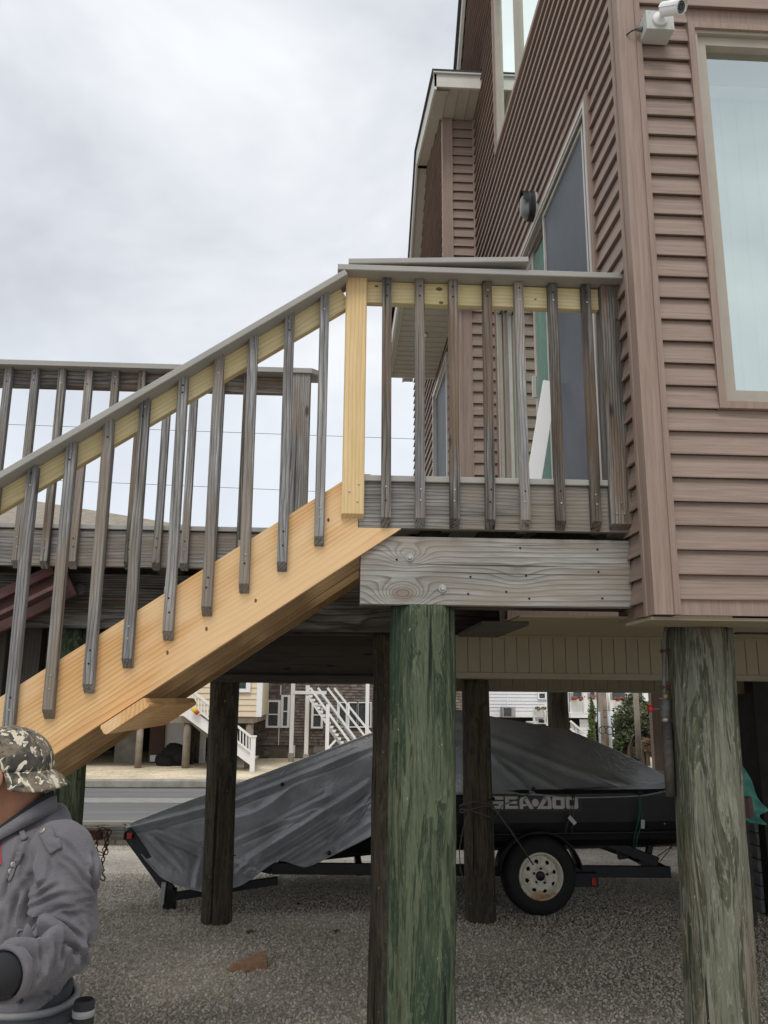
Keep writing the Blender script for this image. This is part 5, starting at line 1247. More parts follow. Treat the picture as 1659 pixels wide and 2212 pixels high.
def far_window(f, a0, b0, a1, b1, Y, parent, fr=0.05, mid=None, mat='white', out=0.05):
    w = rectbox('window', f, a0, b0, a1, b1, Y, 0.06, M_['farglass'], parent, out-0.012)
    p = f(a0, b1, Y); q = f(a1, b0, Y); x0, x1, z0, z1 = p.x, q.x, p.z, q.z; mb = MB(); y0 = Y-out-0.02; y1 = Y-out+0.012
    mb.box((x0-fr*0.3, y0, z0), (x0+fr, y1, z1)); mb.box((x1-fr, y0, z0), (x1+fr*0.3, y1, z1)); mb.box((x0+fr+.001, y0, z1-fr), (x1-fr-.001, y1, z1)); mb.box((x0+fr+.001, y0, z0), (x1-fr-.001, y1, z0+fr))
    if mid: zm = f(a0, mid, Y).z; mb.box((x0+fr+.001, y0+0.004, zm-fr*0.3), (x1-fr-.001, y1-0.004, zm+fr*0.3))
    fo_ = mb.build('frame', M_[mat], None); fo_.parent = w; fo_.matrix_local = WM[w.name].inverted()
    return w
far_window(cA, 722, 325, 838, 550, YS, sh, 0.045, 440); far_window(cA, 842, 283, 916, 550, YS, sh, 0.045, 416)
far_window(cA, 1092, 358, 1185, 555, YS, sh, 0.04, 445)
for a in (1300, 1390, 1465, 1535): far_window(cA, a, 340, a+ (82 if a < 1500 else 45), 548, YS, sh, 0.025)
rectbox('downspout', cA, 823, 550, 829, 690, YS, 0.03, M_['white'], sh, 0.06); rectbox('downspout', cA, 839, 205, 846, 283, YS, 0.03, M_['white'], sh, 0.06)
rectbox('service_door', cA, 915, 695, 957, 790, YS-0.1, 0.04, M_['white'], sh, 0.0)
gm = thing('gas_meter', 'small grey gas meter against the foundation of the shingle house', 'gas meter', cA(715, 785, YS-0.15))
MB().tube([cA(695, 785, YS-.15), cA(695, 712, YS-.15), cA(735, 712, YS-.15), cA(735, 745, YS-.15)], 0.016, 8).build('pipe', M_['pipe'], gm, True)
rectbox('meter_body', cA, 700, 738, 742, 775, YS-.2, 0.12, M_['pipe'], gm)
# outside stair of the shingle house
fs_ = thing('white_outside_stair', 'steep white outside stair with grey treads in front of the shingle house', 'staircase', cA(1300, 690, 19.4))
Y1, Y2 = 19.5, 18.9
def stick(name, f, a, b, c, d, Y, w, mat, parent, t=0.05): return board(name, f(a, b, Y), f(c, d, Y), w, t, mat, parent, up=(0.3, 0, 1), c=0)
for a, b0, b1 in ((925, 190, 757), (1047, 205, 765)):
    p = cA(a, b1, Y1); q = cA(a, b0, Y1); bx('column', (p.x-0.045, Y1-0.045, p.z), (p.x+0.045, Y1+0.045, q.z), M_['white'], fs_)
    r_ = cA(a-1, 795, Y1); bx('footing', (p.x-0.065, Y1-0.065, GZ+0.0), (p.x+0.065, Y1+0.065, p.z), M_['concrete'], fs_)
rectbox('platform_beam', cA, 940, 252, 1215, 275, Y1, 0.05, M_['white'], fs_, 0.06)
for a, b0, b1 in ((1218, 360, 735), ): 
    p = cA(a, b1, Y2); q = cA(a, b0, Y2); bx('column', (p.x-0.04, Y2-0.04, GZ), (p.x+0.04, Y2+0.04, q.z), M_['white'], fs_)
rectbox('corner_post', cA, 1532, 180, 1562, 760, YS-0.4, 0.09, M_['white'], sh)
stick('stringer', cA, 1065, 290, 1345, 700, Y2+0.05, 0.06, M_['white'], fs_)
stick('stringer', cA, 1180, 290, 1470, 700, Y2+0.9, 0.06, M_['white'], fs_)
for i in range(14):
    f = i/13; a = 1075+f*275; b = 283+f*410; p = cA(a+10, b, Y2+0.1); q = cA(a+95, b+4, Y2+0.85)
    board('tread', p, q, 0.22, 0.03, M_['greypaint'], fs_, up=(1, 0, 0), c=0)
    board('riser_block', cA(a+2, b+10, Y2+0.02), cA(a+26, b+10, Y2+0.02), 0.05, 0.04, M_['white'], fs_, c=0)
for a, b, c, d, Y in ((1082, 225, 1400, 662, Y2), (1145, 225, 1455, 645, Y2+0.35), (1222, 225, 1530, 622, Y2+0.7), (1278, 228, 1580, 600, Y2+0.9)):
    stick('handrail', cA, a, b, c, d, Y, 0.05, M_['white'], fs_)
stick('brace', cA, 1235, 560, 1330, 690, Y2, 0.045, M_['greypaint'], fs_); stick('brace', cA, 1228, 720, 1300, 640, Y2, 0.045, M_['white'], fs_)
rectbox('post', cA, 1385, 355, 1402, 560, Y2+0.7, 0.05, M_['white'], fs_); rectbox('post', cA, 1305, 345, 1322, 480, Y2+0.7, 0.05, M_['white'], fs_)

# cream house on pilings with white stair
YY = 17.5
yh = thing('cream_house', 'cream yellow clapboard house raised on pilings across the road', 'house', (-3.5, YY, GZ))
zb = cA(560, 460, YY).z; xr_ = cA(645, 300, YY).x
z = zb
while z < 4.85:
    plank((0, YY, 0), (1, 0, 0), (0, -1, 0), -12.0, xr_, z, e=0.115, mat='cream', parent=yh, name='clapboard'); z += 0.115
bx('wall', (-12.0, YY+0.002, zb), (xr_, YY+6, 4.9), M_['cream'], yh)
bx('corner_board', (xr_+0.001, YY-0.03, zb), (xr_+0.11, YY+0.1, 4.9), M_['white'], yh)
bx('floor_beam', (-12.0, YY-0.0, zb-0.13), (xr_-0.05, YY+6, zb-0.001), M_['pole'], yh)
far_window(cA, 440, 120, 592, 260, YY, yh, 0.07)
rr0 = at(-40, 1075, Y=YY-0.3); rr1 = at(205, 1138, Y=YY-0.3)
raw('roof', [(-14, YY-0.35, 6.0), (xr_+0.3, YY-0.35, 6.0), (rr0.x, YY+2.5, rr0.z+0.9), (-14, YY+2.5, rr0.z+0.9), (-14, YY+6.3, 6.0), (xr_+0.3, YY+6.3, 6.0)],
    [(0, 1, 2, 3), (3, 2, 5, 4), (1, 5, 2), (0, 4, 5, 1)], M_['tanroof'], yh) if False else None
zr1 = rr1.z
raw('roof', [(-14, YY-0.35, 4.85), (xr_+0.3, YY-0.35, 4.85), (rr0.x, YY+2.6, rr0.z+0.62), (-14, YY+2.6, rr0.z+0.62), (-14, YY+6.3, 4.85), (xr_+0.3, YY+6.3, 4.85)],
    [(0, 1, 2, 3), (3, 2, 5, 4), (1, 5, 2), (0, 4, 5, 1)], M_['tanroof'], yh)
bx('white_wall', (c4(478, 500, 19).x, 19.0, GZ), (c4(700, 500, 19).x, 19.1, 1.6), M_['white'], yh)
bx('brown_wall', (c4(395, 500, 18.9).x, 18.9, GZ), (c4(472, 500, 18.9).x, 18.98, 1.7), plain('brown_board_wall', (0.10, 0.06, 0.045), 0.8), yh)
bx('white_wall', (c4(205, 500, 18.9).x, 18.95, GZ), (c4(320, 500, 18.9).x, 19.0, 1.6), M_['concrete'], yh)
bx('meter_box', (c4(400, 550, 18.8).x, 18.8, c4(400, 551, 18.8).z), (c4(455, 550, 18.8).x, 18.89, c4(400, 516, 18.8).z), M_['white'], yh)
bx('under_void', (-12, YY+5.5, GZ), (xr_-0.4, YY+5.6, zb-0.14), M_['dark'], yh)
for a, w, Yp in ((335, 36, 17.6), (594, 40, 17.6), (622, 26, 18.6), (650, 30, 18.9), (682, 26, 19.6), (935, 42, 17.6)):
    p = c4(a, 580, Yp); r = w*.7233*.5486/1800*Yp/2
    o = thing('house_piling', None, None, (p.x, Yp, GZ)); 
    bpy.data.objects.remove(o)
    mbp = MB().lathe([(r, GZ), (r*0.96, zb-0.135)], Matrix.Translation((p.x, Yp, 0)), 20); mbp.build('pier', M_['pole'] if Yp < 18 else M_['pil_dark'], yh, True)
# dark brown deck beam + sloping skirt
ws = thing('white_stair', 'white-railed wooden stair coming down from the cream house onto the sand', 'staircase', c4(960, 570, 17))
YW = 16.9
stick('deck_beam', c4, 560, 322, 640, 330, YW+0.3, 0.10, M_['pole'], ws, 0.1); stick('stringer', c4, 640, 328, 870, 520, YW+0.35, 0.16, M_['pole'], ws, 0.05)
stick('skirt', c4, 560, 250, 965, 548, YW+0.05, 0.19, M_['white'], ws, 0.04)
stick('handrail', c4, 560, 110, 962, 424, YW, 0.04, M_['white'], ws, 0.07)
stick('bottom_rail', c4, 560, 190, 962, 508, YW, 0.03, M_['white'], ws, 0.05)
for i in range(24):
    f = i/24; a = 568+f*390; b = 118+f*302; p = c4(a, b, YW); q = c4(a, b+84, YW); board('baluster', q, p, 0.022, 0.022, M_['white'], ws, up=(1, 0, 0), c=0)
p = c4(959, 572, YW); q = c4(959, 418, YW); bx('newel_post', (p.x-0.045, YW-0.045, GZ), (p.x+0.045, YW+0.045, q.z), M_['white'], ws)
bx('newel_cap', (p.x-0.06, YW-0.06, q.z), (p.x+0.06, YW+0.06, q.z+0.03), M_['white'], ws)
for i in range(9):
    f = i/8; a = 640+f*300; b = 300+f*240; board('tread', c4(a, b, YW+0.08), c4(a, b, YW+0.08)+Vector((0, 0.9, 0)), 0.22, 0.03, M_['pole'], ws, up=(1, 0, 0), c=0)
ty = MB().tube([cA(122, 390, YW-0.08), cA(150, 420, YW-0.08)], 0.05, 12).build('toy', M_['yellowplastic'], None, True); tag(ty, 'small yellow and red toy tied on the white stair skirt', 'toy')
MB().tube([cA(150, 420, YW-0.08), cA(166, 436, YW-0.08)], 0.045, 12).build('toy_base', M_['redplastic'], ty, True)
for k in range(5):
    c = c4(490+k*20, 545, 18.2); bm = bmesh.new(); bmesh.ops.create_icosphere(bm, subdivisions=3, radius=0.22)
    for v in bm.verts: v.co *= 1+0.25*noise.noise(v.co*6+Vector((k, 0, 0))); v.co.z *= 0.8
    me = bpy.data.meshes.new('bag'); bm.to_mesh(me); bm.free(); o = mesh_obj('bag', me, M_['dark'], None, Matrix.Translation((c.x, 18.2+0.1*(k % 2), GZ+0.15+0.1*(k % 3))))
    for p_ in me.polygons: p_.use_smooth = True
    tag(o, ['dark bag at the left end of the heap under the cream house', 'second dark bag from the left in the heap under the cream house', 'middle dark bag of the heap under the cream house', 'fourth dark bag from the left in the heap under the cream house', 'dark bag at the right end of the heap under the cream house'][k], 'bag', 'dark bags heaped under the cream house')
# parked car seen far behind between the piers
# ---- white house on the right
YH = 26.0
wh = thing('white_house', 'white-sided house with wraparound balcony and flower boxes across the road', 'house', (8, YH, GZ))
xa, xb = cB(-900, 300, YH).x, cB(308, 300, YH).x; z0 = cB(100, 415, YH).z
z = z0
while z < 5.0:
    plank((0, YH, 0), (1, 0, 0), (0, -1, 0), xa, xb, z, e=0.10, mat='whitesiding', parent=wh, name='siding_course'); z += 0.10
bx('wall', (xa, YH+0.002, z0), (xb, YH+6, 5.0), M_['whitesiding'], wh)
bx('skirt_band', (xa, YH-0.03, cB(100, 445, YH).z), (xb, YH+6, z0-0.001), M_['white'], wh)
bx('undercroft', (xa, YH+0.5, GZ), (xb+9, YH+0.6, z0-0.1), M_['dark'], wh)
far_window(cB, 172, 195, 250, 265, YH, wh, 0.035); far_window(cC, 195, 100, 235, 182, YH, wh, 0.035)
rectbox('corner_board', cC, 489, 90, 495, 290, YH, 0.05, M_['white'], wh, 0.03)
ac = thing('air_conditioner', 'grey air conditioning condenser mounted on the white house wall', 'air conditioner', cC(505, 290, YH-0.3))
rectbox('housing', cC, 464, 222, 547, 290, YH-0.5, 0.4, M_['greypaint'], ac)
for i in range(9):
    rectbox('louvre', cC, 470, 228+i*6.4, 520, 230.6+i*6.4, YH-0.5, 0.01, M_['black'], ac, 0.01)
rectbox('side_panel', cC, 524, 228, 543, 284, YH-0.5, 0.01, M_['galv'], ac, 0.012)
# balcony block
YBk = 24.5
bc = thing('white_balcony', 'white balcony with slatted railing, posts and flower boxes on the white house', 'balcony', (9.5, YBk, 2))
rectbox('wall', cB, 500, 205, 1280, 405, YBk+1.5, 0.2, plain('grey_tan_far_wall', (0.33, 0.32, 0.29), 0.7, var=0.1), bc)
for a0, a1 in ((505, 626), (674, 755), (897, 1062), (1095, 1240)):
    rectbox('sliding_window', cB, a0+30, 190, a1-12, 300, YBk+1.45, 0.03, M_['farglass'], bc)
rectbox('deck_band', cB, 500, 405, 1290, 450, YBk, 1.5, M_['white'], bc)
for a0, a1 in ((628, 672), (862, 897), (1064, 1092), (1240, 1276)): rectbox('post', cB, a0, 190, a1, 404, YBk, 0.12, M_['white'], bc, 0.02)
for a0, a1, t_, b_ in ((500, 627, 285, 395), (674, 775, 268, 398), (898, 1063, 275, 400), (1093, 1260, 285, 405)):
    rectbox('top_rail', cB, a0, t_, a1, t_+9, YBk, 0.05, M_['white'], bc); rectbox('bottom_rail', cB, a0, b_-8, a1, b_, YBk, 0.05, M_['white'], bc)
    mb = MB(); a = a0+4
    while a < a1-3:
        p = cB(a, b_-8, YBk); q = cB(a, t_+9, YBk); mb.box((p.x-0.014, YBk+0.01, p.z), (p.x+0.014, YBk+0.04, q.z)); a += 9.5
    mb.build('baluster_row', M_['white'], bc); bpy.context.scene.objects[-1] if False else None
def flowers(parent, f, a0, b0, a1, b1, Y, n=120, mat=None, name='flowers'):
    mb = MB(); p = f(a0, b1, Y); q = f(a1, b0, Y); rng = random.Random(int(a0))
    for _ in range(n):
        c = Vector((rng.uniform(p.x, q.x), Y-rng.uniform(0, 0.2), rng.uniform(p.z, q.z))); s = rng.uniform(0.02, 0.045)
        u = Vector((rng.uniform(-1, 1), rng.uniform(-1, 1), rng.uniform(-1, 1))).normalized(); v = u.orthogonal().normalized()
        mb.add([c+u*s, c+v*s, c-u*s, c-v*s], [(0, 1, 2, 3)])
    return mb.build(name, mat or M_['flower'], parent)
rectbox('flower_box', cB, 535, 258, 590, 285, YBk-0.2, 0.2, M_['white'], bc); flowers(bc, cB, 508, 238, 628, 268, YBk-0.1)
flowers(bc, cB, 935, 245, 1078, 278, YBk-0.1, 160); flowers(bc, cB, 1095, 255, 1128, 278, YBk-0.1, 40); flowers(bc, cB, 690, 225, 735, 245, YBk-0.1, 60)
rectbox('pot', cB, 690, 243, 735, 258, YBk-0.1, 0.15, M_['terracotta'], bc)
z = GZ
xs0, xs1 = cB(593, 500, YBk+0.2).x, cB(705, 500, YBk+0.2).x; zt_ = cB(600, 450, YBk).z
while z < zt_-0.05: 
    plank((0, YBk+0.2, 0), (1, 0, 0), (0, -1, 0), xs0, xs1, z, e=0.10, mat='whitesiding', parent=bc, name='siding_course'); z += 0.10
rectbox('column', cB, 905, 450, 945, 690, YBk, 0.2, M_['whitesiding'], bc); rectbox('column', cB, 725, 450, 770, 490, YBk, 0.2, M_['white'], bc)
rectbox('garage_door', cB, 945, 455, 1040, 490, YBk+0.3, 0.05, M_['white'], bc)
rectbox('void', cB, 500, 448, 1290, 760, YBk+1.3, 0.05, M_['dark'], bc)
# little landing with white rail and flower box
ll = thing('white_porch_landing', 'small white railed landing with a flower box beside the white house wall', 'porch', cB(200, 510, 24))
YL = 24.2
rectbox('floor', cB, 130, 495, 262, 512, YL, 1.0, M_['white'], ll)
rectbox('top_rail', cB, 128, 368, 262, 378, YL, 0.05, M_['white'], ll); 
for a in (128, 236, 262): rectbox('post', cB, a, 366, a+16, 500, YL, 0.08, M_['white'], ll, 0.01)
for i in range(9): rectbox('baluster', cB, 148+i*10.2, 378, 152+i*10.2, 496, YL, 0.03, M_['white'], ll)
rectbox('flower_box', cB, 150, 362, 236, 392, YL-0.2, 0.18, M_['white'], ll); flowers(ll, cB, 145, 343, 242, 366, YL-0.1, 90, plain('dry_grass_flowers', (0.28, 0.22, 0.12), 0.9, c2=(0.10, 0.10, 0.05), sc=20))
stick('handrail', cB, 228, 352, 315, 262, YL, 0.06, M_['white'], ll); stick('handrail', cB, 262, 372, 318, 408, YL, 0.05, M_['white'], ll)
stick('stringer', cB, 262, 505, 318, 540, YL, 0.10, M_['white'], ll)
for i in range(5): rectbox('baluster', cB, 266+i*11, 380+i*6, 270+i*11, 505+i*6, YL, 0.03, M_['white'], ll)
flowers(ll, cB, 180, 470, 222, 495, YL-0.05, 50, plain('dark_leaves', (0.03, 0.03, 0.03), 0.9))
s2 = thing('white_stair_rail', 'white stair railing descending left to right below the balcony', 'railing', cB(560, 600, 23.5))
stick('handrail', cB, 500, 482, 640, 600, 23.5, 0.05, M_['white'], s2); stick('bottom_rail', cB, 500, 560, 600, 640, 23.5, 0.05, M_['white'], s2)
for i in range(9): rectbox('baluster', cB, 506+i*14, 494+i*12, 511+i*14, 575+i*10, 23.5, 0.03, M_['white'], s2)

# utility poles
up_ = thing('utility_pole', 'pair of weathered utility poles strapped together with conduits and two wire loops', 'utility pole', cB(850, 700, 17))
YP = 17.0
def pole(a0, b0, a1, b1, w, mat, nm='pole', Y=YP):
    r = w*.21494/1800*Y/2; MB().tube([cB(a0, b0, Y), cB(a1, b1, Y)], r, 16).build(nm, M_[mat], up_, True)
pole(782, 120, 835, 760, 40, 'pole'); pole(828, 120, 880, 760, 50, 'pole', Y=YP+0.15)
pole(765, 120, 778, 620, 10, 'black', 'cable')
pole(788, 390, 800, 760, 22, 'conduit', 'conduit', YP-0.2); pole(884, 385, 908, 760, 34, 'conduit', 'conduit', YP+0.1); pole(878, 120, 892, 385, 26, 'white', 'conduit', YP+0.2)
for a, b, r in ((824, 576, 34), (894, 582, 36)):
    c = cB(a, b, YP-0.3); rr_ = r*.21494/1800*YP
    MB().tube([c+Vector((rr_*math.cos(t), 0, rr_*math.sin(t))) for t in [2*math.pi*i/24 for i in range(24)]], 0.008, 6, True).build('wire_loop', M_['black'], up_, True)
MB().tube([cB(790, 545, YP-0.3), cB(850, 536, YP-0.3), cB(900, 540, YP-0.3)], 0.008, 6).build('loop_bracket', M_['black'], up_, True)
for b in (375, 445): MB().tube([cB(838, b, YP-0.1), cB(862, b, YP-0.1)], 0.012, 6).build('step', M_['rust'], up_, True)
sp2 = MB().tube([cB(1152, 120, 14.0), cB(1192, 860, 14.0)], 0.046, 16).build('timber_post', M_['pole'], None, True)
tag(sp2, 'single plain weathered timber post between the big shrub and the mauve siding strip', 'post')

# plants
def leaves(name, c, r, n, cols, label, cat, sz=(0.05, 0.11), trunk=True, seed=1, flat=1.0, lumps=9):
    rng = random.Random(seed); t = thing(name, label, cat, (c[0], c[1], GZ))
    L_ = [(Vector((rng.gauss(0, 0.42)*r[0], rng.gauss(0, 0.42)*r[1], rng.uniform(-0.75, 0.8)*r[2])), rng.uniform(0.32, 0.6)) for _ in range(lumps)]
    ms = []
    for k, cc in enumerate(cols):
        m = plain(name+'_leaf_%d' % k, cc, 0.6, var=0.3, sc=6); ms.append(m)
    me = bpy.data.meshes.new('crown'); vs = []; fs = []; mi = []
    for i in range(n):
        lc, lr = L_[rng.randrange(lumps)]
        d = Vector((rng.gauss(0, 1), rng.gauss(0, 1), rng.gauss(0, 1))).normalized()*(rng.random()**0.4)
        p = Vector(c)+lc+Vector((d.x*r[0]*lr, d.y*r[1]*lr, d.z*r[2]*lr*0.9))
        if p.z < GZ+0.02: continue
        s = rng.uniform(*sz); u = Vector((rng.gauss(0, 1), rng.gauss(0, 1), rng.gauss(0, 0.7))).normalized(); v = u.orthogonal().normalized()
        v = (v*math.cos(i)+u.cross(v)*math.sin(i)); b = len(vs)
        vs += [p-u*s, p+v*s*0.45, p+u*s, p-v*s*0.45]; fs.append((b, b+1, b+2, b+3)); mi.append((i+hash(round(lc.x*10))) % len(ms) if rng.random() < 0.5 else int(abs(lc.x*37)) % len(ms))
    me.from_pydata([tuple(v) for v in vs], [], fs); me.update()
    for m in ms: me.materials.append(m)
    me.polygons.foreach_set('material_index', mi)
    link(bpy.data.objects.new('crown', me), t)
    if trunk:
        for k in range(4):
            a = k*1.7; MB().tube([(c[0]+0.05*math.cos(a), c[1]+0.05*math.sin(a), GZ-0.05), (c[0]+0.3*r[0]*math.cos(a), c[1]+0.3*r[1]*math.sin(a), c[2]-0.2*r[2]), (c[0]+0.55*r[0]*math.cos(a+.3), c[1]+0.5*r[1]*math.sin(a+.3), c[2]+0.5*r[2])], [0.05, 0.035, 0.012], 8).build('stem', M_['bark'], t, True)
    return t
c = cB(1145, 560, 19.0); leaves('shrub', (c.x, 19.0, c.z+0.05), (0.42, 0.5, 0.62), 5200, ((0.05, 0.075, 0.03), (0.08, 0.10, 0.045), (0.12, 0.12, 0.06), (0.035, 0.05, 0.022)), 'large dark green shrub beside the plain timber post and the balcony', 'shrub', (0.03, 0.06), seed=3, lumps=14)
c = cB(1225, 480, 19.4); leaves('shrub', (c.x, 19.4, c.z), (0.22, 0.4, 0.45), 2600, ((0.09, 0.10, 0.045), (0.14, 0.13, 0.07), (0.06, 0.075, 0.03)), 'olive brown airy shrub between the timber post and the mauve siding', 'shrub', (0.03, 0.055), seed=5)
c = cB(1250, 750, 18.2); leaves('shrub', (c.x, 18.2, c.z), (0.22, 0.3, 0.22), 1800, ((0.16, 0.10, 0.06), (0.11, 0.075, 0.04), (0.20, 0.13, 0.08)), 'low reddish brown dry shrub at the foot of the timber post', 'shrub', (0.02, 0.045), seed=6)
c = cB(1050, 700, 18.5); leaves('shrub', (c.x, 18.5, c.z), (0.4, 0.3, 0.35), 2600, ((0.04, 0.055, 0.025), (0.06, 0.08, 0.03)), 'low dark green bush in front of the balcony, left of the timber post', 'shrub', (0.03, 0.055), seed=9)
c = cB(722, 520, 23.0); leaves('conifer', (c.x, 23.0, c.z), (0.13, 0.15, 0.66), 1500, ((0.09, 0.14, 0.03), (0.05, 0.09, 0.025), (0.13, 0.16, 0.04)), 'narrow upright evergreen beside the white columns', 'conifer', (0.03, 0.05), seed=7, lumps=16)
for k in range(7):
    c = cB(1225+k*15, 832, 17.6); bm = bmesh.new(); bmesh.ops.create_icosphere(bm, subdivisions=2, radius=0.075)
    for v in bm.verts: v.co *= 1+0.3*noise.noise(v.co*9+Vector((k*3, 0, 0))); v.co.z *= 0.55
    me = bpy.data.meshes.new('rock'); bm.to_mesh(me); bm.free()
    tag(mesh_obj('rock', me, M_['concrete'], None, Matrix.Translation((c.x, 17.6, GZ+0.09))), ['leftmost', 'second', 'third', 'middle', 'fifth', 'sixth', 'rightmost'][k]+' pale rounded edging stone in the row at the foot of the shrubs', 'rock', 'edging stones below the shrubs')

# ================================================================== THE MAN
from mathutils.bvhtree import BVHTree
def catmull(P, n):
    out = []; k = len(P)
    for i in range(n+1):
        t = i/n*(k-1); j = min(int(t), k-2); f = t-j
        g = lambda q: P[max(0, min(k-1, q))]
        p0, p1, p2, p3 = g(j-1), g(j), g(j+1), g(j+2)
        out.append([0.5*(2*b+(c-a)*f+(2*a-5*b+4*c-d)*f*f+(3*b-a-3*c+d)*f**3) for a, b, c, d in zip(p0, p1, p2, p3)])
    return out
def loft(mb, secs, side, n=28, m=24):
    """secs: (x, y, z, half width along side, half depth)"""
    S_ = catmull(secs, m); side = Vector(side).normalized(); rings = []
    for i, q in enumerate(S_):
        a = Vector(S_[max(i-1, 0)][:3]); b = Vector(S_[min(i+1, m)][:3]); t = (b-a).normalized()
        u = (side-t*side.dot(t)).normalized(); w = t.cross(u); c = Vector(q[:3])
        rings.append([c+u*(q[3]*math.cos(2*math.pi*j/n))+w*(q[4]*math.sin(2*math.pi*j/n)) for j in range(n)])
    vs = [p for r in rings for p in r]; fs = []
    for i in range(m):
        for j in range(n): fs.append((i*n+j, i*n+(j+1) % n, (i+1)*n+(j+1) % n, (i+1)*n+j))
    fs.append(tuple(range(n))[::-1]); fs.append(tuple(m*n+j for j in range(n)))
    mb.add(vs, fs)
def ball(mb, c, r, n=20, rot=0.0):
    vs = []; fs = []; m = n//2; R_z = Matrix.Rotation(rot, 3, 'Z')
    for i in range(m+1):
        a = math.pi*i/m
        for j in range(n):
            b = 2*math.pi*j/n; vs.append(Vector(c)+R_z @ Vector((r[0]*math.sin(a)*math.cos(b), r[1]*math.sin(a)*math.sin(b), r[2]*math.cos(a))))
    for i in range(m):
        for j in range(n): fs.append((i*n+j, (i+1)*n+j, (i+1)*n+(j+1) % n, i*n+(j+1) % n))
    mb.add(vs, fs)
def fuse(name, mb, voxel, mat, parent, smooth=6, disp=None):
    me = bpy.data.meshes.new(name); me.from_pydata(mb.v, [], mb.f)
    bm = bmesh.new(); bm.from_mesh(me); bmesh.ops.remove_doubles(bm, verts=bm.verts, dist=1e-5); bmesh.ops.recalc_face_normals(bm, faces=bm.faces); bm.to_mesh(me); bm.free()
    o = bpy.data.objects.new(name+'_tmp', me); COL.objects.link(o)
    r = o.modifiers.new('r', 'REMESH'); r.mode = 'VOXEL'; r.voxel_size = voxel; r.use_smooth_shade = True
    s_ = o.modifiers.new('s', 'SMOOTH'); s_.iterations = smooth; s_.factor = 0.5
    dg = bpy.context.evaluated_depsgraph_get(); ev = o.evaluated_get(dg); m2 = bpy.data.meshes.new_from_object(ev)
    bpy.data.objects.remove(o)
    if disp:
        nn = [v.normal.copy() for v in m2.vertices]
        for v, n_ in zip(m2.vertices, nn): v.co += n_*disp(v.co, n_)
    for p in m2.polygons: p.use_smooth = True
    m2.materials.clear(); m2.materials.append(mat); m2.name = name
    return mesh_obj(name, m2, None, parent)
mskin, ts, bs_ = mat_new('tanned_skin'); vsk = coords(ts, rnd=False)
ts.links.new(ramp(ts, noise_n(ts, vsk, 22, 5, 0.6), [(0.3, (0.26, 0.115, 0.065)), (0.7, (0.36, 0.17, 0.10))]), bs_.inputs['Base Color'])
bs_.inputs['Roughness'].default_value = 0.5; bs_.inputs['Subsurface Weight'].default_value = 0.12; bs_.inputs['Subsurface Radius'].default_value = (0.012, 0.005, 0.003); bs_.inputs['Subsurface Scale'].default_value = 1.0
bump(ts, bs_, noise_n(ts, vsk, 260, 3, 0.6), 0.25, 0.0008)
mjk, tj, bj = mat_new('grey_canvas_jacket'); vj = coords(tj, rnd=False)
cj = ramp(tj, noise_n(tj, vj, 5, 5, 0.65), [(0.3, (0.105, 0.099, 0.108)), (0.7, (0.165, 0.156, 0.166))])
cj = mixc(tj, 0.12, cj, ramp(tj, noise_n(tj, vj, 420, 2, 0.5), [(0.3, (0.08,)*3), (0.7, (0.26,)*3)]))
tj.links.new(cj, bj.inputs['Base Color']); bj.inputs['Roughness'].default_value = 0.9; bj.inputs['Specular IOR Level'].default_value = 0.15
bj.inputs['Sheen Weight'].default_value = 0.15
bump(tj, bj, math_n(tj, 'ADD', math_n(tj, 'MULTIPLY', noise_n(tj, vj, 500, 2), 0.25), math_n(tj, 'MULTIPLY', noise_n(tj, coords(tj, (16, 16, 30), rnd=False), 1.0, 4, 0.6, 0.8), 1.2)), 0.55, 0.006)
M_['blackcloth'] = plain('black_cloth', (0.018, 0.018, 0.02), 0.9, var=0.3, bs=0.4, bsc=300)
M_['toolcloth'] = plain('dark_grey_tool_pouch', (0.05, 0.052, 0.055), 0.85, var=0.3, bs=0.4, bsc=200)
M_['webbing'] = plain('light_grey_webbing', (0.24, 0.24, 0.235), 0.85, var=0.15, bs=0.5, bsc=260)
M_['denim'] = plain('dark_work_trousers', (0.04, 0.042, 0.05), 0.9, var=0.3)
M_['redcloth'] = plain('red_shirt', (0.5, 0.02, 0.03), 0.8)
# camouflage of reeds and branches
mcm, tm, bc_ = mat_new('reed_camouflage_cloth'); vm = coords(tm, (17, 17, 9), rnd=False)
rt = tm.nodes.new('ShaderNodeVectorRotate'); rt.inputs['Angle'].default_value = 0.5; rt.inputs['Axis'].default_value = (0, 1, 0); tm.links.new(coords(tm, (1, 1, 1), rnd=False), rt.inputs['Vector'])
mpa = nd(tm, 'ShaderNodeMapping'); mpa.inputs['Scale'].default_value = (34, 34, 8); tm.links.new(rt.outputs[0], mpa.inputs[0])
rt2 = tm.nodes.new('ShaderNodeVectorRotate'); rt2.inputs['Angle'].default_value = -0.75; rt2.inputs['Axis'].default_value = (0, 1, 0); tm.links.new(coords(tm, (1, 1, 1), rnd=False), rt2.inputs['Vector'])
mpb = nd(tm, 'ShaderNodeMapping'); mpb.inputs['Scale'].default_value = (80, 80, 9); tm.links.new(rt2.outputs[0], mpb.inputs[0])
na = noise_n(tm, mpa.outputs[0], 1.0, 3, 0.6, 0.6); nb = noise_n(tm, mpb.outputs[0], 1.0, 3, 0.5, 0.5); nc = noise_n(tm, vm, 1.1, 4, 0.65, 0.8)
cm = ramp(tm, nc, [(0.36, (0.035, 0.033, 0.028)), (0.46, (0.075, 0.07, 0.055)), (0.54, (0.20, 0.155, 0.105)), (0.60, (0.13, 0.12, 0.09)), (0.68, (0.30, 0.26, 0.205))])
cm = mixc(tm, ramp(tm, na, [(0.57, (0,)*3), (0.59, (1,)*3)]), cm, (0.56, 0.50, 0.38))
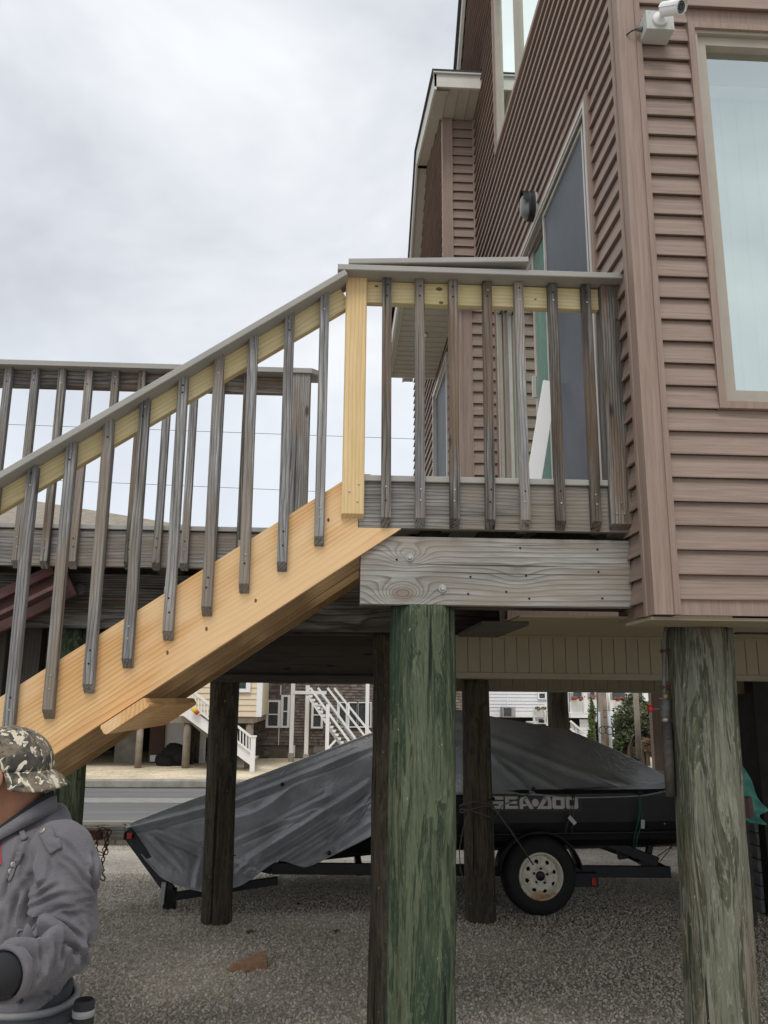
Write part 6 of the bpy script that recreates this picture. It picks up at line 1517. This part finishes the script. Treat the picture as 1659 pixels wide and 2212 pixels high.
cm = mixc(tm, ramp(tm, nb, [(0.61, (0,)*3), (0.635, (1,)*3)]), cm, (0.66, 0.60, 0.48))
cm = mixc(tm, ramp(tm, nb, [(0.34, (1,)*3), (0.37, (0,)*3)]), cm, (0.035, 0.025, 0.018))
tm.links.new(cm, bc_.inputs['Base Color']); bc_.inputs['Roughness'].default_value = 0.85; bump(tm, bc_, noise_n(tm, coords(tm, rnd=False), 600, 2), 0.3, 0.001)

man = thing('person', 'man in a reed camouflage cap worn backwards and grey jacket with tool belt, facing left', 'person', (-0.72, 2.1, 0))
fx = Vector((-0.72, -0.69, 0)).normalized(); lx = Vector((0.69, -0.72, 0)).normalized()      # facing, his left
HCn = Vector((-0.775, 2.10, 1.462)); NB = Vector((-0.722, 2.125, 1.335))
def W3(f, l, z, o=NB): p = Vector((o.x, o.y, 0))+fx*f+lx*l; return (p.x, p.y, z)
SH = Vector((-0.582, 1.985, 1.275)); EL = Vector((-0.566, 1.975, 1.125)); WR = Vector((-0.632, 1.765, 1.128))
SH2 = Vector((*W3(0.0, -0.165, 1.27)[:2], 1.268)); EL2 = Vector((*W3(0.02, -0.215, 1.04)[:2], 1.04)); WR2 = Vector((*W3(0.22, -0.12, 1.03)[:2], 1.03))
body = MB()
# head: skull, face, jaw, nose, brow, lips, chin, neck
ball(body, HCn+Vector((0.005, 0, 0.018)), (0.094, 0.074, 0.088), 28)
loft(body, [(-0.80, 2.10, 1.50, 0.060, 0.070), (-0.82, 2.10, 1.45, 0.060, 0.062), (-0.825, 2.10, 1.40, 0.050, 0.052), (-0.833, 2.10, 1.365, 0.028, 0.030)], (0, 1, 0))
loft(body, [(-0.872, 2.10, 1.478, 0.010, 0.010), (-0.884, 2.10, 1.455, 0.012, 0.014), (-0.889, 2.10, 1.437, 0.016, 0.016), (-0.872, 2.10, 1.428, 0.012, 0.010)], (0, 1, 0), 12, 8)
ball(body, (-0.868, 2.10, 1.488), (0.016, 0.048, 0.010)); ball(body, (-0.872, 2.10, 1.408), (0.014, 0.026, 0.007)); ball(body, (-0.869, 2.10, 1.397), (0.014, 0.022, 0.008)); ball(body, (-0.855, 2.10, 1.368), (0.020, 0.022, 0.016))
loft(body, [(-0.765, 2.10, 1.44, 0.060, 0.066), (-0.742, 2.11, 1.39, 0.056, 0.062), (-0.726, 2.12, 1.35, 0.060, 0.066), (-0.735, 2.115, 1.31, 0.062, 0.066)], (0, 1, 0))
# ears
for sgn in (-1, 1):
    e0 = Vector((-0.772, 2.10+sgn*0.076, 1.455))
    loft(body, [(e0.x-0.010, e0.y, e0.z+0.012, 0.006, 0.005), (e0.x-0.004, e0.y+sgn*0.007, e0.z+0.028, 0.006, 0.005), (e0.x+0.012, e0.y+sgn*0.012, e0.z+0.026, 0.006, 0.005), (e0.x+0.018, e0.y+sgn*0.013, e0.z+0.008, 0.006, 0.005), (e0.x+0.010, e0.y+sgn*0.010, e0.z-0.014, 0.006, 0.005), (e0.x-0.002, e0.y+sgn*0.005, e0.z-0.028, 0.007, 0.006)], (0, 1, 0), 10, 22)
    ball(body, e0+Vector((0.003, sgn*0.003, 0)), (0.014, 0.006, 0.024), 12)
# torso and limbs under the clothes, hips, legs
loft(body, [W3(0, 0, 1.30)+(0.10, 0.07), W3(0.0, 0, 1.22)+(0.15, 0.09), W3(0.01, 0, 1.08)+(0.125, 0.08), W3(0, 0, 0.95)+(0.125, 0.08), W3(-0.01, 0, 0.84)+(0.15, 0.10)], lx)
for sgn in (-1, 1):
    loft(body, [W3(-0.01, sgn*0.075, 0.86)+(0.082, 0.085), W3(0.0, sgn*0.09, 0.65)+(0.068, 0.072), W3(0.01, sgn*0.10, 0.45)+(0.050, 0.054), W3(0.0, sgn*0.105, 0.30)+(0.050, 0.052), W3(-0.01, sgn*0.11, 0.08)+(0.034, 0.038)], lx)
def arm(A, B, C):
    loft(body, [tuple(A)+(0.042, 0.042), tuple(A.lerp(B, 0.5))+(0.037, 0.037), tuple(B)+(0.022, 0.022)], fx)
    loft(body, [tuple(B)+(0.022, 0.022), tuple(B.lerp(C, 0.4))+(0.024, 0.022), tuple(C)+(0.022, 0.020)], (0, 0, 1))
    d = (C-B).normalized(); s_ = Vector((0, 0, 1)); n_ = d.cross(s_).normalized()
    P_ = C+d*0.05
    loft(body, [tuple(C)+(0.026, 0.018), tuple(C+d*0.04)+(0.036, 0.016), tuple(C+d*0.085)+(0.040, 0.014)], s_, 16, 8)
    for k, (o_, L_) in enumerate(((0.030, 0.070), (0.010, 0.080), (-0.011, 0.075), (-0.031, 0.058))):
        b0 = C+d*0.075+s_*o_; b1 = b0+d*L_*0.45+n_*0.004; b2 = b1+d*L_*0.22+n_*0.020; b3 = b2+d*L_*0.02+n_*0.022
        loft(body, [tuple(b0)+(0.0095, 0.0095), tuple(b1)+(0.009, 0.009), tuple(b2)+(0.008, 0.008), tuple(b3)+(0.007, 0.007)], s_, 10, 10)
    t0 = C+d*0.02+s_*0.022; t1 = t0+s_*0.026+d*0.028+n_*0.014; t2 = t1+d*0.028+n_*0.016
    loft(body, [tuple(t0)+(0.013, 0.012), tuple(t1)+(0.010, 0.010), tuple(t2)+(0.008, 0.008)], n_, 10, 8)
arm(SH, EL, WR); arm(SH2, EL2, WR2)
bo = fuse('body', body, 0.0042, mskin, man, 4)
for sgn in (-1, 1):
    c = Vector((-0.862, 2.10+sgn*0.032, 1.472)); mb = MB(); ball(mb, c, (0.011, 0.012, 0.0095), 16); mb.build('eye', M_['white'], bo, True)
    mb = MB(); ball(mb, c+Vector((-0.0085, 0, 0)), (0.004, 0.005, 0.005), 12); mb.build('iris', M_['bark'], bo, True) if False else None
# trousers and boots
tro = MB()
loft(tro, [W3(0, 0, 1.025)+(0.162, 0.114), W3(0, 0, 0.93)+(0.166, 0.118), W3(-0.01, 0, 0.80)+(0.16, 0.112)], lx)
for sgn in (-1, 1):
    loft(tro, [W3(-0.01, sgn*0.075, 0.88)+(0.092, 0.10), W3(0.0, sgn*0.09, 0.62)+(0.080, 0.086), W3(0.01, sgn*0.10, 0.44)+(0.066, 0.07), W3(0.0, sgn*0.105, 0.26)+(0.066, 0.07), W3(-0.01, sgn*0.11, 0.06)+(0.06, 0.068)], lx)
fuse('trousers', tro, 0.008, M_['denim'], man, 5, lambda p, n_: 0.006*noise.noise(p*14)+0.004*noise.noise(Vector((p.x*8, p.y*8, p.z*40))))
for sgn in (-1, 1):
    bt = MB(); loft(bt, [W3(-0.06, sgn*0.11, 0.05)+(0.045, 0.05), W3(0.02, sgn*0.115, 0.055)+(0.048, 0.052), W3(0.12, sgn*0.12, 0.038)+(0.048, 0.036), W3(0.18, sgn*0.122, 0.03)+(0.034, 0.026)], lx)
    loft(bt, [W3(-0.02, sgn*0.11, 0.18)+(0.05, 0.055), W3(-0.02, sgn*0.11, 0.05)+(0.048, 0.055)], lx)
    fuse('boot', bt, 0.008, M_['blackcloth'], man, 3)
# jacket
jk = MB()
loft(jk, [W3(-0.01, 0.0, 1.376)+(0.064, 0.068), W3(-0.015, 0.0, 1.350)+(0.094, 0.084), W3(-0.01, 0, 1.300)+(0.150, 0.104), W3(0.0, 0, 1.20)+(0.188, 0.128), W3(0.01, 0, 1.10)+(0.185, 0.130), W3(0.01, 0, 1.03)+(0.176, 0.128), W3(0.0, 0, 1.0)+(0.172, 0.124)], lx, 36, 36)
def sleeve(A, B, C, l):
    top = Vector((A.x, A.y, A.z))-lx*0.035*l+Vector((0, 0, 0.045))
    loft(jk, [tuple(top-lx*0.05*l)+(0.050, 0.050), tuple(top+lx*0.01*l)+(0.058, 0.056), tuple(A+Vector((0, 0, -0.01)))+(0.068, 0.064), tuple(A.lerp(B, 0.55))+(0.066, 0.060), tuple(B+Vector((0.006, 0, -0.002)))+(0.060, 0.058)], fx, 30, 26)
    loft(jk, [tuple(B+Vector((0.004, 0, 0.004)))+(0.060, 0.058), tuple(B.lerp(C, 0.35))+(0.057, 0.050), tuple(B.lerp(C, 0.72))+(0.049, 0.046), tuple(B.lerp(C, 0.86))+(0.046, 0.043)], (0, 0, 1), 30, 22)
sleeve(SH, EL, WR, 1); sleeve(SH2, EL2, WR2, -1)
def folds(p, n_):
    d = 0.0045*noise.noise(p*11)+0.0022*noise.noise(p*27)
    # bunched rings round the elbow and along the forearm
    for B, C in ((EL, WR), (EL2, WR2)):
        ax = (C-B).normalized(); t = (p-B).dot(ax); r = (p-B-ax*t).length
        if r < 0.085 and -0.02 < t < 0.2:
            w = noise.noise(p*9)*2.2
            d += 0.0050*(1-abs(math.sin((t*120+w*2.6+p.z*35)/2))*2)*min(1, max(0, (t+0.02)*25))
    for A, B in ((SH, EL), (SH2, EL2)):
        ax = (B-A).normalized(); t = (p-A).dot(ax); r = (p-A-ax*t).length
        if r < 0.09 and 0.02 < t < 0.24:
            w = noise.noise(p*7)*2.0; g = min(1, max(0, (t-0.06)*9))
            d += g*0.003*(1-2*abs(math.sin((t*95+w*2.0+p.x*45-p.y*20)/2)))
            # diagonal pulls from the armpit
        d += 0.006*math.exp(-((t-0.0)/0.05)**2)*math.sin(p.z*70+p.x*60) if r < 0.12 else 0
    # long drags over chest and back
    q = p-NB; l_ = q.dot(lx); f_ = q.dot(fx)
    d += 0.004*(1-2*abs(math.sin((l_*42+p.z*22+noise.noise(p*5)*3)/2)))*max(0, min(1, (1.30-p.z)*6))
    # hem tucked by the belt
    d -= 0.010*math.exp(-((p.z-1.015)/0.015)**2)
    return d
jo = fuse('jacket', jk, 0.0042, mjk, man, 4, folds)
# individually modelled creases: measured strokes laid on the cloth, each a groove with a raised lip
_b = BVHTree.FromPolygons([v.co for v in jo.data.vertices], [tuple(p.vertices) for p in jo.data.polygons])
def _hit(x, y):
    d = (FW + RT*((x-CXP)/F_PX) - UP*((y-CYP)/F_PX)).normalized(); h = _b.ray_cast(Vector((0, 0, HC)), d); return h[0]
STROKES = [  # (width m, depth m, points on the cloth)
 (0.010, 0.020, [(235,1170),(212,1330),(212,1450),(240,1560),(290,1600)]), (0.013, 0.024, [(60,1640),(150,1610),(240,1590),(300,1560)]),
 (0.007, 0.011, [(225,1450),(330,1490),(440,1530),(560,1590),(605,1680),(590,1800)]), (0.008, 0.014, [(230,1560),(340,1575),(450,1615),(540,1700),(580,1790)]),
 (0.006, 0.010, [(80,1690),(150,1720),(200,1810),(225,1920)]), (0.006, 0.010, [(140,1680),(215,1740),(260,1850),(275,1920)]), (0.005, 0.008, [(205,1640),(262,1700),(300,1800),(290,1880)]),
 (0.005, 0.007, [(110,1750),(130,1850),(165,1950)]), (0.007, 0.008, [(330,1620),(380,1720),(360,1830)]), (0.006, 0.007, [(420,1640),(450,1740),(430,1850)]),
 (0.005, 0.006, [(225,1300),(290,1225),(340,1200)]), (0.005, 0.006, [(222,1345),(320,1270),(420,1225)]), (0.005, 0.005, [(220,1400),(330,1335),(450,1300),(560,1310)]), (0.004, 0.004, [(300,1440),(430,1390),(560,1370),(640,1380)]),
 (0.004, 0.005, [(470,1330),(560,1345),(660,1330)]), (0.005, 0.006, [(560,1500),(610,1560),(632,1640)]),
 (0.006, 0.012, [(658,1020),(652,1170),(676,1290)]), (0.005, 0.007, [(370,890),(500,960),(600,1080),(655,1180)]), (0.004, 0.005, [(420,1020),(520,1090),(600,1190),(660,1260)]),
 (0.008, 0.010, [(195,1180),(140,1300),(95,1420),(70,1560)]), (0.006, 0.008, [(150,900),(105,1080),(60,1210),(10,1370)]), (0.006, 0.006, [(230,900),(180,1050),(150,1180)]), (0.005, 0.006, [(130,1280),(110,1420),(140,1520)]),
 (0.005, 0.006, [(340,1060),(350,1130),(330,1180)]), (0.006, 0.007, [(60,1330),(30,1450),(20,1560)]), (0.005, 0.006, [(250,1960),(330,1990),(420,1940)]), (0.005, 0.006, [(160,1990),(150,2050),(165,2110)]), (0.004, 0.005, [(300,2030),(380,1990),(450,1930)])]
_seg = []
for w_, dp_, pl in STROKES:
    Q = [_hit(a*.3047, 1537.7+b_*.3047) for a, b_ in pl]; Q = [q for q in Q if q is not None]
    if len(Q) < 2: continue
    Q = [Vector(q) for q in catmull([tuple(q) for q in Q], len(Q)*3)]
    _seg.append((w_, dp_, Q))
jo.data.update()
_nn = [v.normal.copy() for v in jo.data.vertices]
for v, n_ in zip(jo.data.vertices, _nn):
    p = v.co.copy(); tot = 0.0
    for w_, dp_, Q in _seg:
        if (p-Q[len(Q)//2]).length > 0.16: continue
        best = 1e9; bi = 0
        for k in range(len(Q)-1):
            a = Q[k]; ab = Q[k+1]-a; f = max(0.0, min(1.0, (p-a).dot(ab)/max(ab.length_squared, 1e-9))); dd = (p-a-ab*f).length
            if dd < best: best = dd; bi = (k+f)/(len(Q)-1)
        if best > w_*4.5: continue
        e_ = min(1.0, 4.5*min(bi, 1-bi)+0.25)
        tot += e_*dp_*(-math.exp(-(best/w_)**2)+0.62*math.exp(-((best-1.9*w_)/(w_*1.1))**2))
    v.co = p+n_*tot
jo.data.update()
dg = bpy.context.evaluated_depsgraph_get()
bv = BVHTree.FromPolygons([v.co for v in jo.data.vertices], [tuple(p.vertices) for p in jo.data.polygons])
CAMP = Vector((0, 0, HC))
def on(x, y, lift=0.003, bvh=None):
    """point of the jacket met along a sight line, lifted off the cloth along its normal"""
    d = (FW + RT*((x-CXP)/F_PX) - UP*((y-CYP)/F_PX)).normalized(); h = (bvh or bv).ray_cast(CAMP, d)
    if h[0] is None: return at(x, y, Y=2.0), -d
    n_ = h[1] if h[1].dot(d) < 0 else -h[1]
    return CAMP*0+h[0]+n_*lift, n_
jo_off = jo.matrix_local.translation
def patch(name, quad, nx, ny, mat, lift=0.003, thick=0.003):
    (a, b, c, d) = quad; vs = []; fs = []
    for j in range(ny+1):
        for i in range(nx+1):
            u, v = i/nx, j/ny; x = (a[0]*(1-u)+b[0]*u)*(1-v)+(d[0]*(1-u)+c[0]*u)*v; y = (a[1]*(1-u)+b[1]*u)*(1-v)+(d[1]*(1-u)+c[1]*u)*v
            vs.append(on(x, y, lift)[0])
    for j in range(ny):
        for i in range(nx): k = j*(nx+1)+i; fs.append((k, k+1, k+nx+2, k+nx+1))
    o = raw(name, vs, fs, mat, man, True); md = o.modifiers.new('thickness', 'SOLIDIFY'); md.thickness = thick; md.offset = 0; return o
patch('shoulder_strap', ((86, 1797), (112, 1789), (135, 1831), (112, 1846)), 8, 12, mjk, 0.005, 0.004)
patch('placket', ((36, 1838), (50, 1842), (24, 1905), (12, 1898)), 4, 14, mjk, 0.004, 0.004)
patch('collar_strap', ((40, 1797), (50, 1792), (60, 1812), (50, 1818)), 4, 6, mjk, 0.005, 0.004)
def stud(x, y, r, mat, name='button'):
    p, n_ = on(x, y, 0.009); Mq = n_.to_track_quat('Z', 'Y').to_matrix().to_4x4(); Mq.translation = p
    MB().lathe([(r, -0.003), (r, 0.0005), (r*0.8, 0.002), (r*0.3, 0.0012)], Mq, 20, cap=True).build(name, mat, man, True)
M_['brass'] = plain('dull_metal_button', (0.38, 0.36, 0.32), 0.4, 0.7)
stud(98, 1798, 0.0075, M_['brass']); stud(26, 1868, 0.0065, M_['brass']); stud(20, 1883, 0.0065, M_['brass'])
# collars round the neck
def ringpts(cx, cy, z0, rx, ry, tiltx, n=40, zf=0.0):
    return [Vector((cx+rx*math.cos(a), cy+ry*math.sin(a), z0+tiltx*math.cos(a))) for a in [2*math.pi*i/n for i in range(n)]]
def collar(name, lo, hi, th, mat):
    n = len(lo); c = sum(lo, Vector())/n; vs = []; fs = []
    for P_, k in ((lo, 1), (hi, 1), (hi, 0), (lo, 0)):
        for p in P_:
            o_ = (p-c); o_.z = 0; o_.normalize(); vs.append(p+o_*(th if k else 0))
    for r in range(4):
        for j in range(n): fs.append((r*n+j, r*n+(j+1) % n, ((r+1) % 4)*n+(j+1) % n, ((r+1) % 4)*n+j))
    return raw(name, vs, fs, mat, man, True)
collar('collar', ringpts(-0.740, 2.112, 1.338, 0.076, 0.086, 0.044), ringpts(-0.737, 2.110, 1.368, 0.068, 0.074, 0.050), 0.006, mjk)
collar('shirt_collar', ringpts(-0.738, 2.110, 1.345, 0.066, 0.071, 0.044), ringpts(-0.737, 2.108, 1.377, 0.065, 0.068, 0.052), 0.004, M_['blackcloth'])
rd = raw('shirt_front', [on(-6, 1822, 0.002)[0], on(3, 1822, 0.003)[0], on(5, 1868, 0.004)[0], on(-8, 1872, 0.003)[0]], [(0, 1, 2, 3)], M_['redcloth'], man)
# cuff, dark undersleeve
ax = (WR-EL).normalized()
collar_c = EL.lerp(WR, 0.87)
Mq = ax.to_track_quat('Z', 'Y').to_matrix().to_4x4(); Mq.translation = collar_c
MB().lathe([(0.046, -0.012), (0.052, -0.010), (0.053, 0.004), (0.050, 0.012), (0.045, 0.013), (0.042, 0.0)], Mq, 32, cap=False).build('cuff', mjk, man, True)
MB().lathe([(0.041, -0.01), (0.040, 0.02), (0.036, 0.05), (0.034, 0.07)], Mq, 28, cap=False).build('undersleeve', M_['blackcloth'], man, True)
# cap, worn with the peak at the back
CR = Vector((-0.775, 2.10, 1.480)); crx, cry, crz = 0.100, 0.087, 0.094
def cap_pt(az, el, lift=0.0):
    # slight squareness of the front panel (which sits at the back of the head)
    x = math.cos(el)*math.cos(az); y = math.cos(el)*math.sin(az); z = math.sin(el)
    z_ = abs(z)**0.92
    return CR+Vector(((crx+lift)*x*(1+0.04*math.cos(az)*z), (cry+lift)*y, (crz+lift)*z_))
vs = []; fs = []; na_, ne_ = 72, 22
for i in range(ne_+1):
    for j in range(na_):
        a = 2*math.pi*j/na_; el = math.pi/2*i/ne_; p = cap_pt(a, el); q = 0.0012*abs(math.sin(a*3))**0.25; p += (p-CR).normalized()*q
        vs.append(p)
for i in range(ne_):
    for j in range(na_): fs.append((i*na_+j, i*na_+(j+1) % na_, (i+1)*na_+(j+1) % na_, (i+1)*na_+j))
cap = raw('cap', vs, fs, mcm, man, True); cap.modifiers.new('t', 'SOLIDIFY').thickness = -0.003
vs = []; fs = []; nf, nr = 36, 10
for i in range(nf+1):
    ph = rad(-78+156*i/nf)
    for j in range(nr+1):
        u = j/nr; inn = cap_pt(ph, 0.0)+Vector((0, 0, 0.002)); Lb = 0.046*max(0.05, math.cos(ph*0.92))**0.55
        drop = (0.030*u+0.030*u*math.sin(ph)**2+0.006*u*u)*(Lb/0.046)**0.8
        dirx = Vector((math.cos(ph*0.45), math.sin(ph*0.45), 0)); vs.append(inn+dirx*Lb*u-Vector((0, 0, drop))+Vector((0.0, 0, 0)))
for i in range(nf):
    for j in range(nr): k = i*(nr+1)+j; fs.append((k, k+1, k+nr+2, k+nr+1))
pk = raw('peak', vs, fs, mcm, cap, True); pk.modifiers.new('t', 'SOLIDIFY').thickness = 0.004
mb = MB(); ball(mb, CR+Vector((0.0, 0, crz+0.003)), (0.010, 0.010, 0.004), 16); mb.build('cap_button', mcm, cap, True)
# embroidered antler swirl emblem on the cap
bvc = BVHTree.FromPolygons([v.co for v in cap.data.vertices], [tuple(p.vertices) for p in cap.data.polygons])
def emb(pts, r=0.0013):
    P_ = [on((a*.2532)*.5486, (2800+b*.2532)*.5486, 0.001, bvc)[0] for a, b in pts]
    P_ = [Vector(q) for q in catmull([tuple(p) for p in P_], len(P_)*4)]
    MB().tube(P_, r, 6).build('emblem', M_['webbing'] if False else plain('cream_embroidery', (0.72, 0.68, 0.58), 0.8), cap, True)
emb([(605, 600), (560, 625), (515, 680), (505, 740), (545, 785), (592, 792)]); emb([(530, 750), (560, 745), (572, 725)]); emb([(545, 685), (580, 680), (610, 720), (628, 780), (640, 825)])
emb([(640, 825), (650, 770), (655, 710), (675, 678), (705, 672)]); emb([(675, 610), (700, 650), (712, 700), (700, 770), (665, 790)]); emb([(672, 750), (690, 740)]); emb([(590, 450), (600, 490), (640, 510), (690, 560)], 0.0009); emb([(540, 440), (570, 520), (590, 560)], 0.0009)
# earrings
ec_ = Vector((-0.770, 2.10-0.086, 1.420))
MB().tube([ec_+Vector((0.010*math.cos(t), 0.002, 0.011*math.sin(t))) for t in [2*math.pi*i/20 for i in range(20)]], 0.0013, 6, True).build('earring', M_['screw'], man, True)
mb = MB(); ball(mb, ec_+Vector((0.011, -0.004, 0.020)), (0.0028, 0.0028, 0.0028), 10); mb.build('ear_stud', M_['screw'], man, True)
# tool belt: padded belt with grey webbing and pouches
def around(zlo, zhi, f0, l0, th, name, mat, a0=0, a1=360, rx=0.168, ry=0.120):
    vs = []; fs = []; n = 48; A_ = [rad(a0+(a1-a0)*i/n) for i in range(n+1)]
    for a in A_:
        for (z, o_) in ((zlo, 0), (zlo, th), (zhi, th), (zhi, 0)):
            p = Vector(W3(0, 0, z))+lx*(rx+o_)*math.cos(a)+fx*(ry+o_)*math.sin(a); vs.append(p)
    for i in range(n):
        for k in range(4): fs.append((i*4+k, i*4+(k+1) % 4, (i+1)*4+(k+1) % 4, (i+1)*4+k))
    if a1-a0 < 359: fs += [(0, 1, 2, 3), (n*4+3, n*4+2, n*4+1, n*4)]
    return raw(name, vs, fs, mat, tb, True)
tb = thing('tool_belt', 'dark tool belt with pouches and light grey webbing bands on the man', 'tool belt', W3(0, 0, 0.95))
around(0.935, 0.995, 0, 0, 0.010, 'belt', M_['toolcloth'])
around(0.985, 0.998, 0, 0, 0.013, 'webbing', M_['webbing'])
around(0.80, 0.985, 0, 0, 0.045, 'pouch', M_['toolcloth'], -35, 60, 0.170, 0.122)
around(0.955, 0.972, 0, 0, 0.048, 'webbing', M_['webbing'], -34, 59, 0.170, 0.122)
pq = at(183, 2158, Y=2.0)
Mq = Matrix.Translation((pq.x, 2.0, pq.z-0.168))
MB().lathe([(0.016, 0), (0.020, 0.06), (0.022, 0.13), (0.021, 0.165), (0.018, 0.168), (0.017, 0.14), (0.012, 0.05)], Mq, 28, cap=False).build('tool_holster', M_['blackcloth'], tb, True)
MB().lathe([(0.0215, 0.135), (0.0235, 0.136), (0.0235, 0.148), (0.022, 0.149)], Mq, 28, cap=False).build('webbing', M_['webbing'], tb, True)
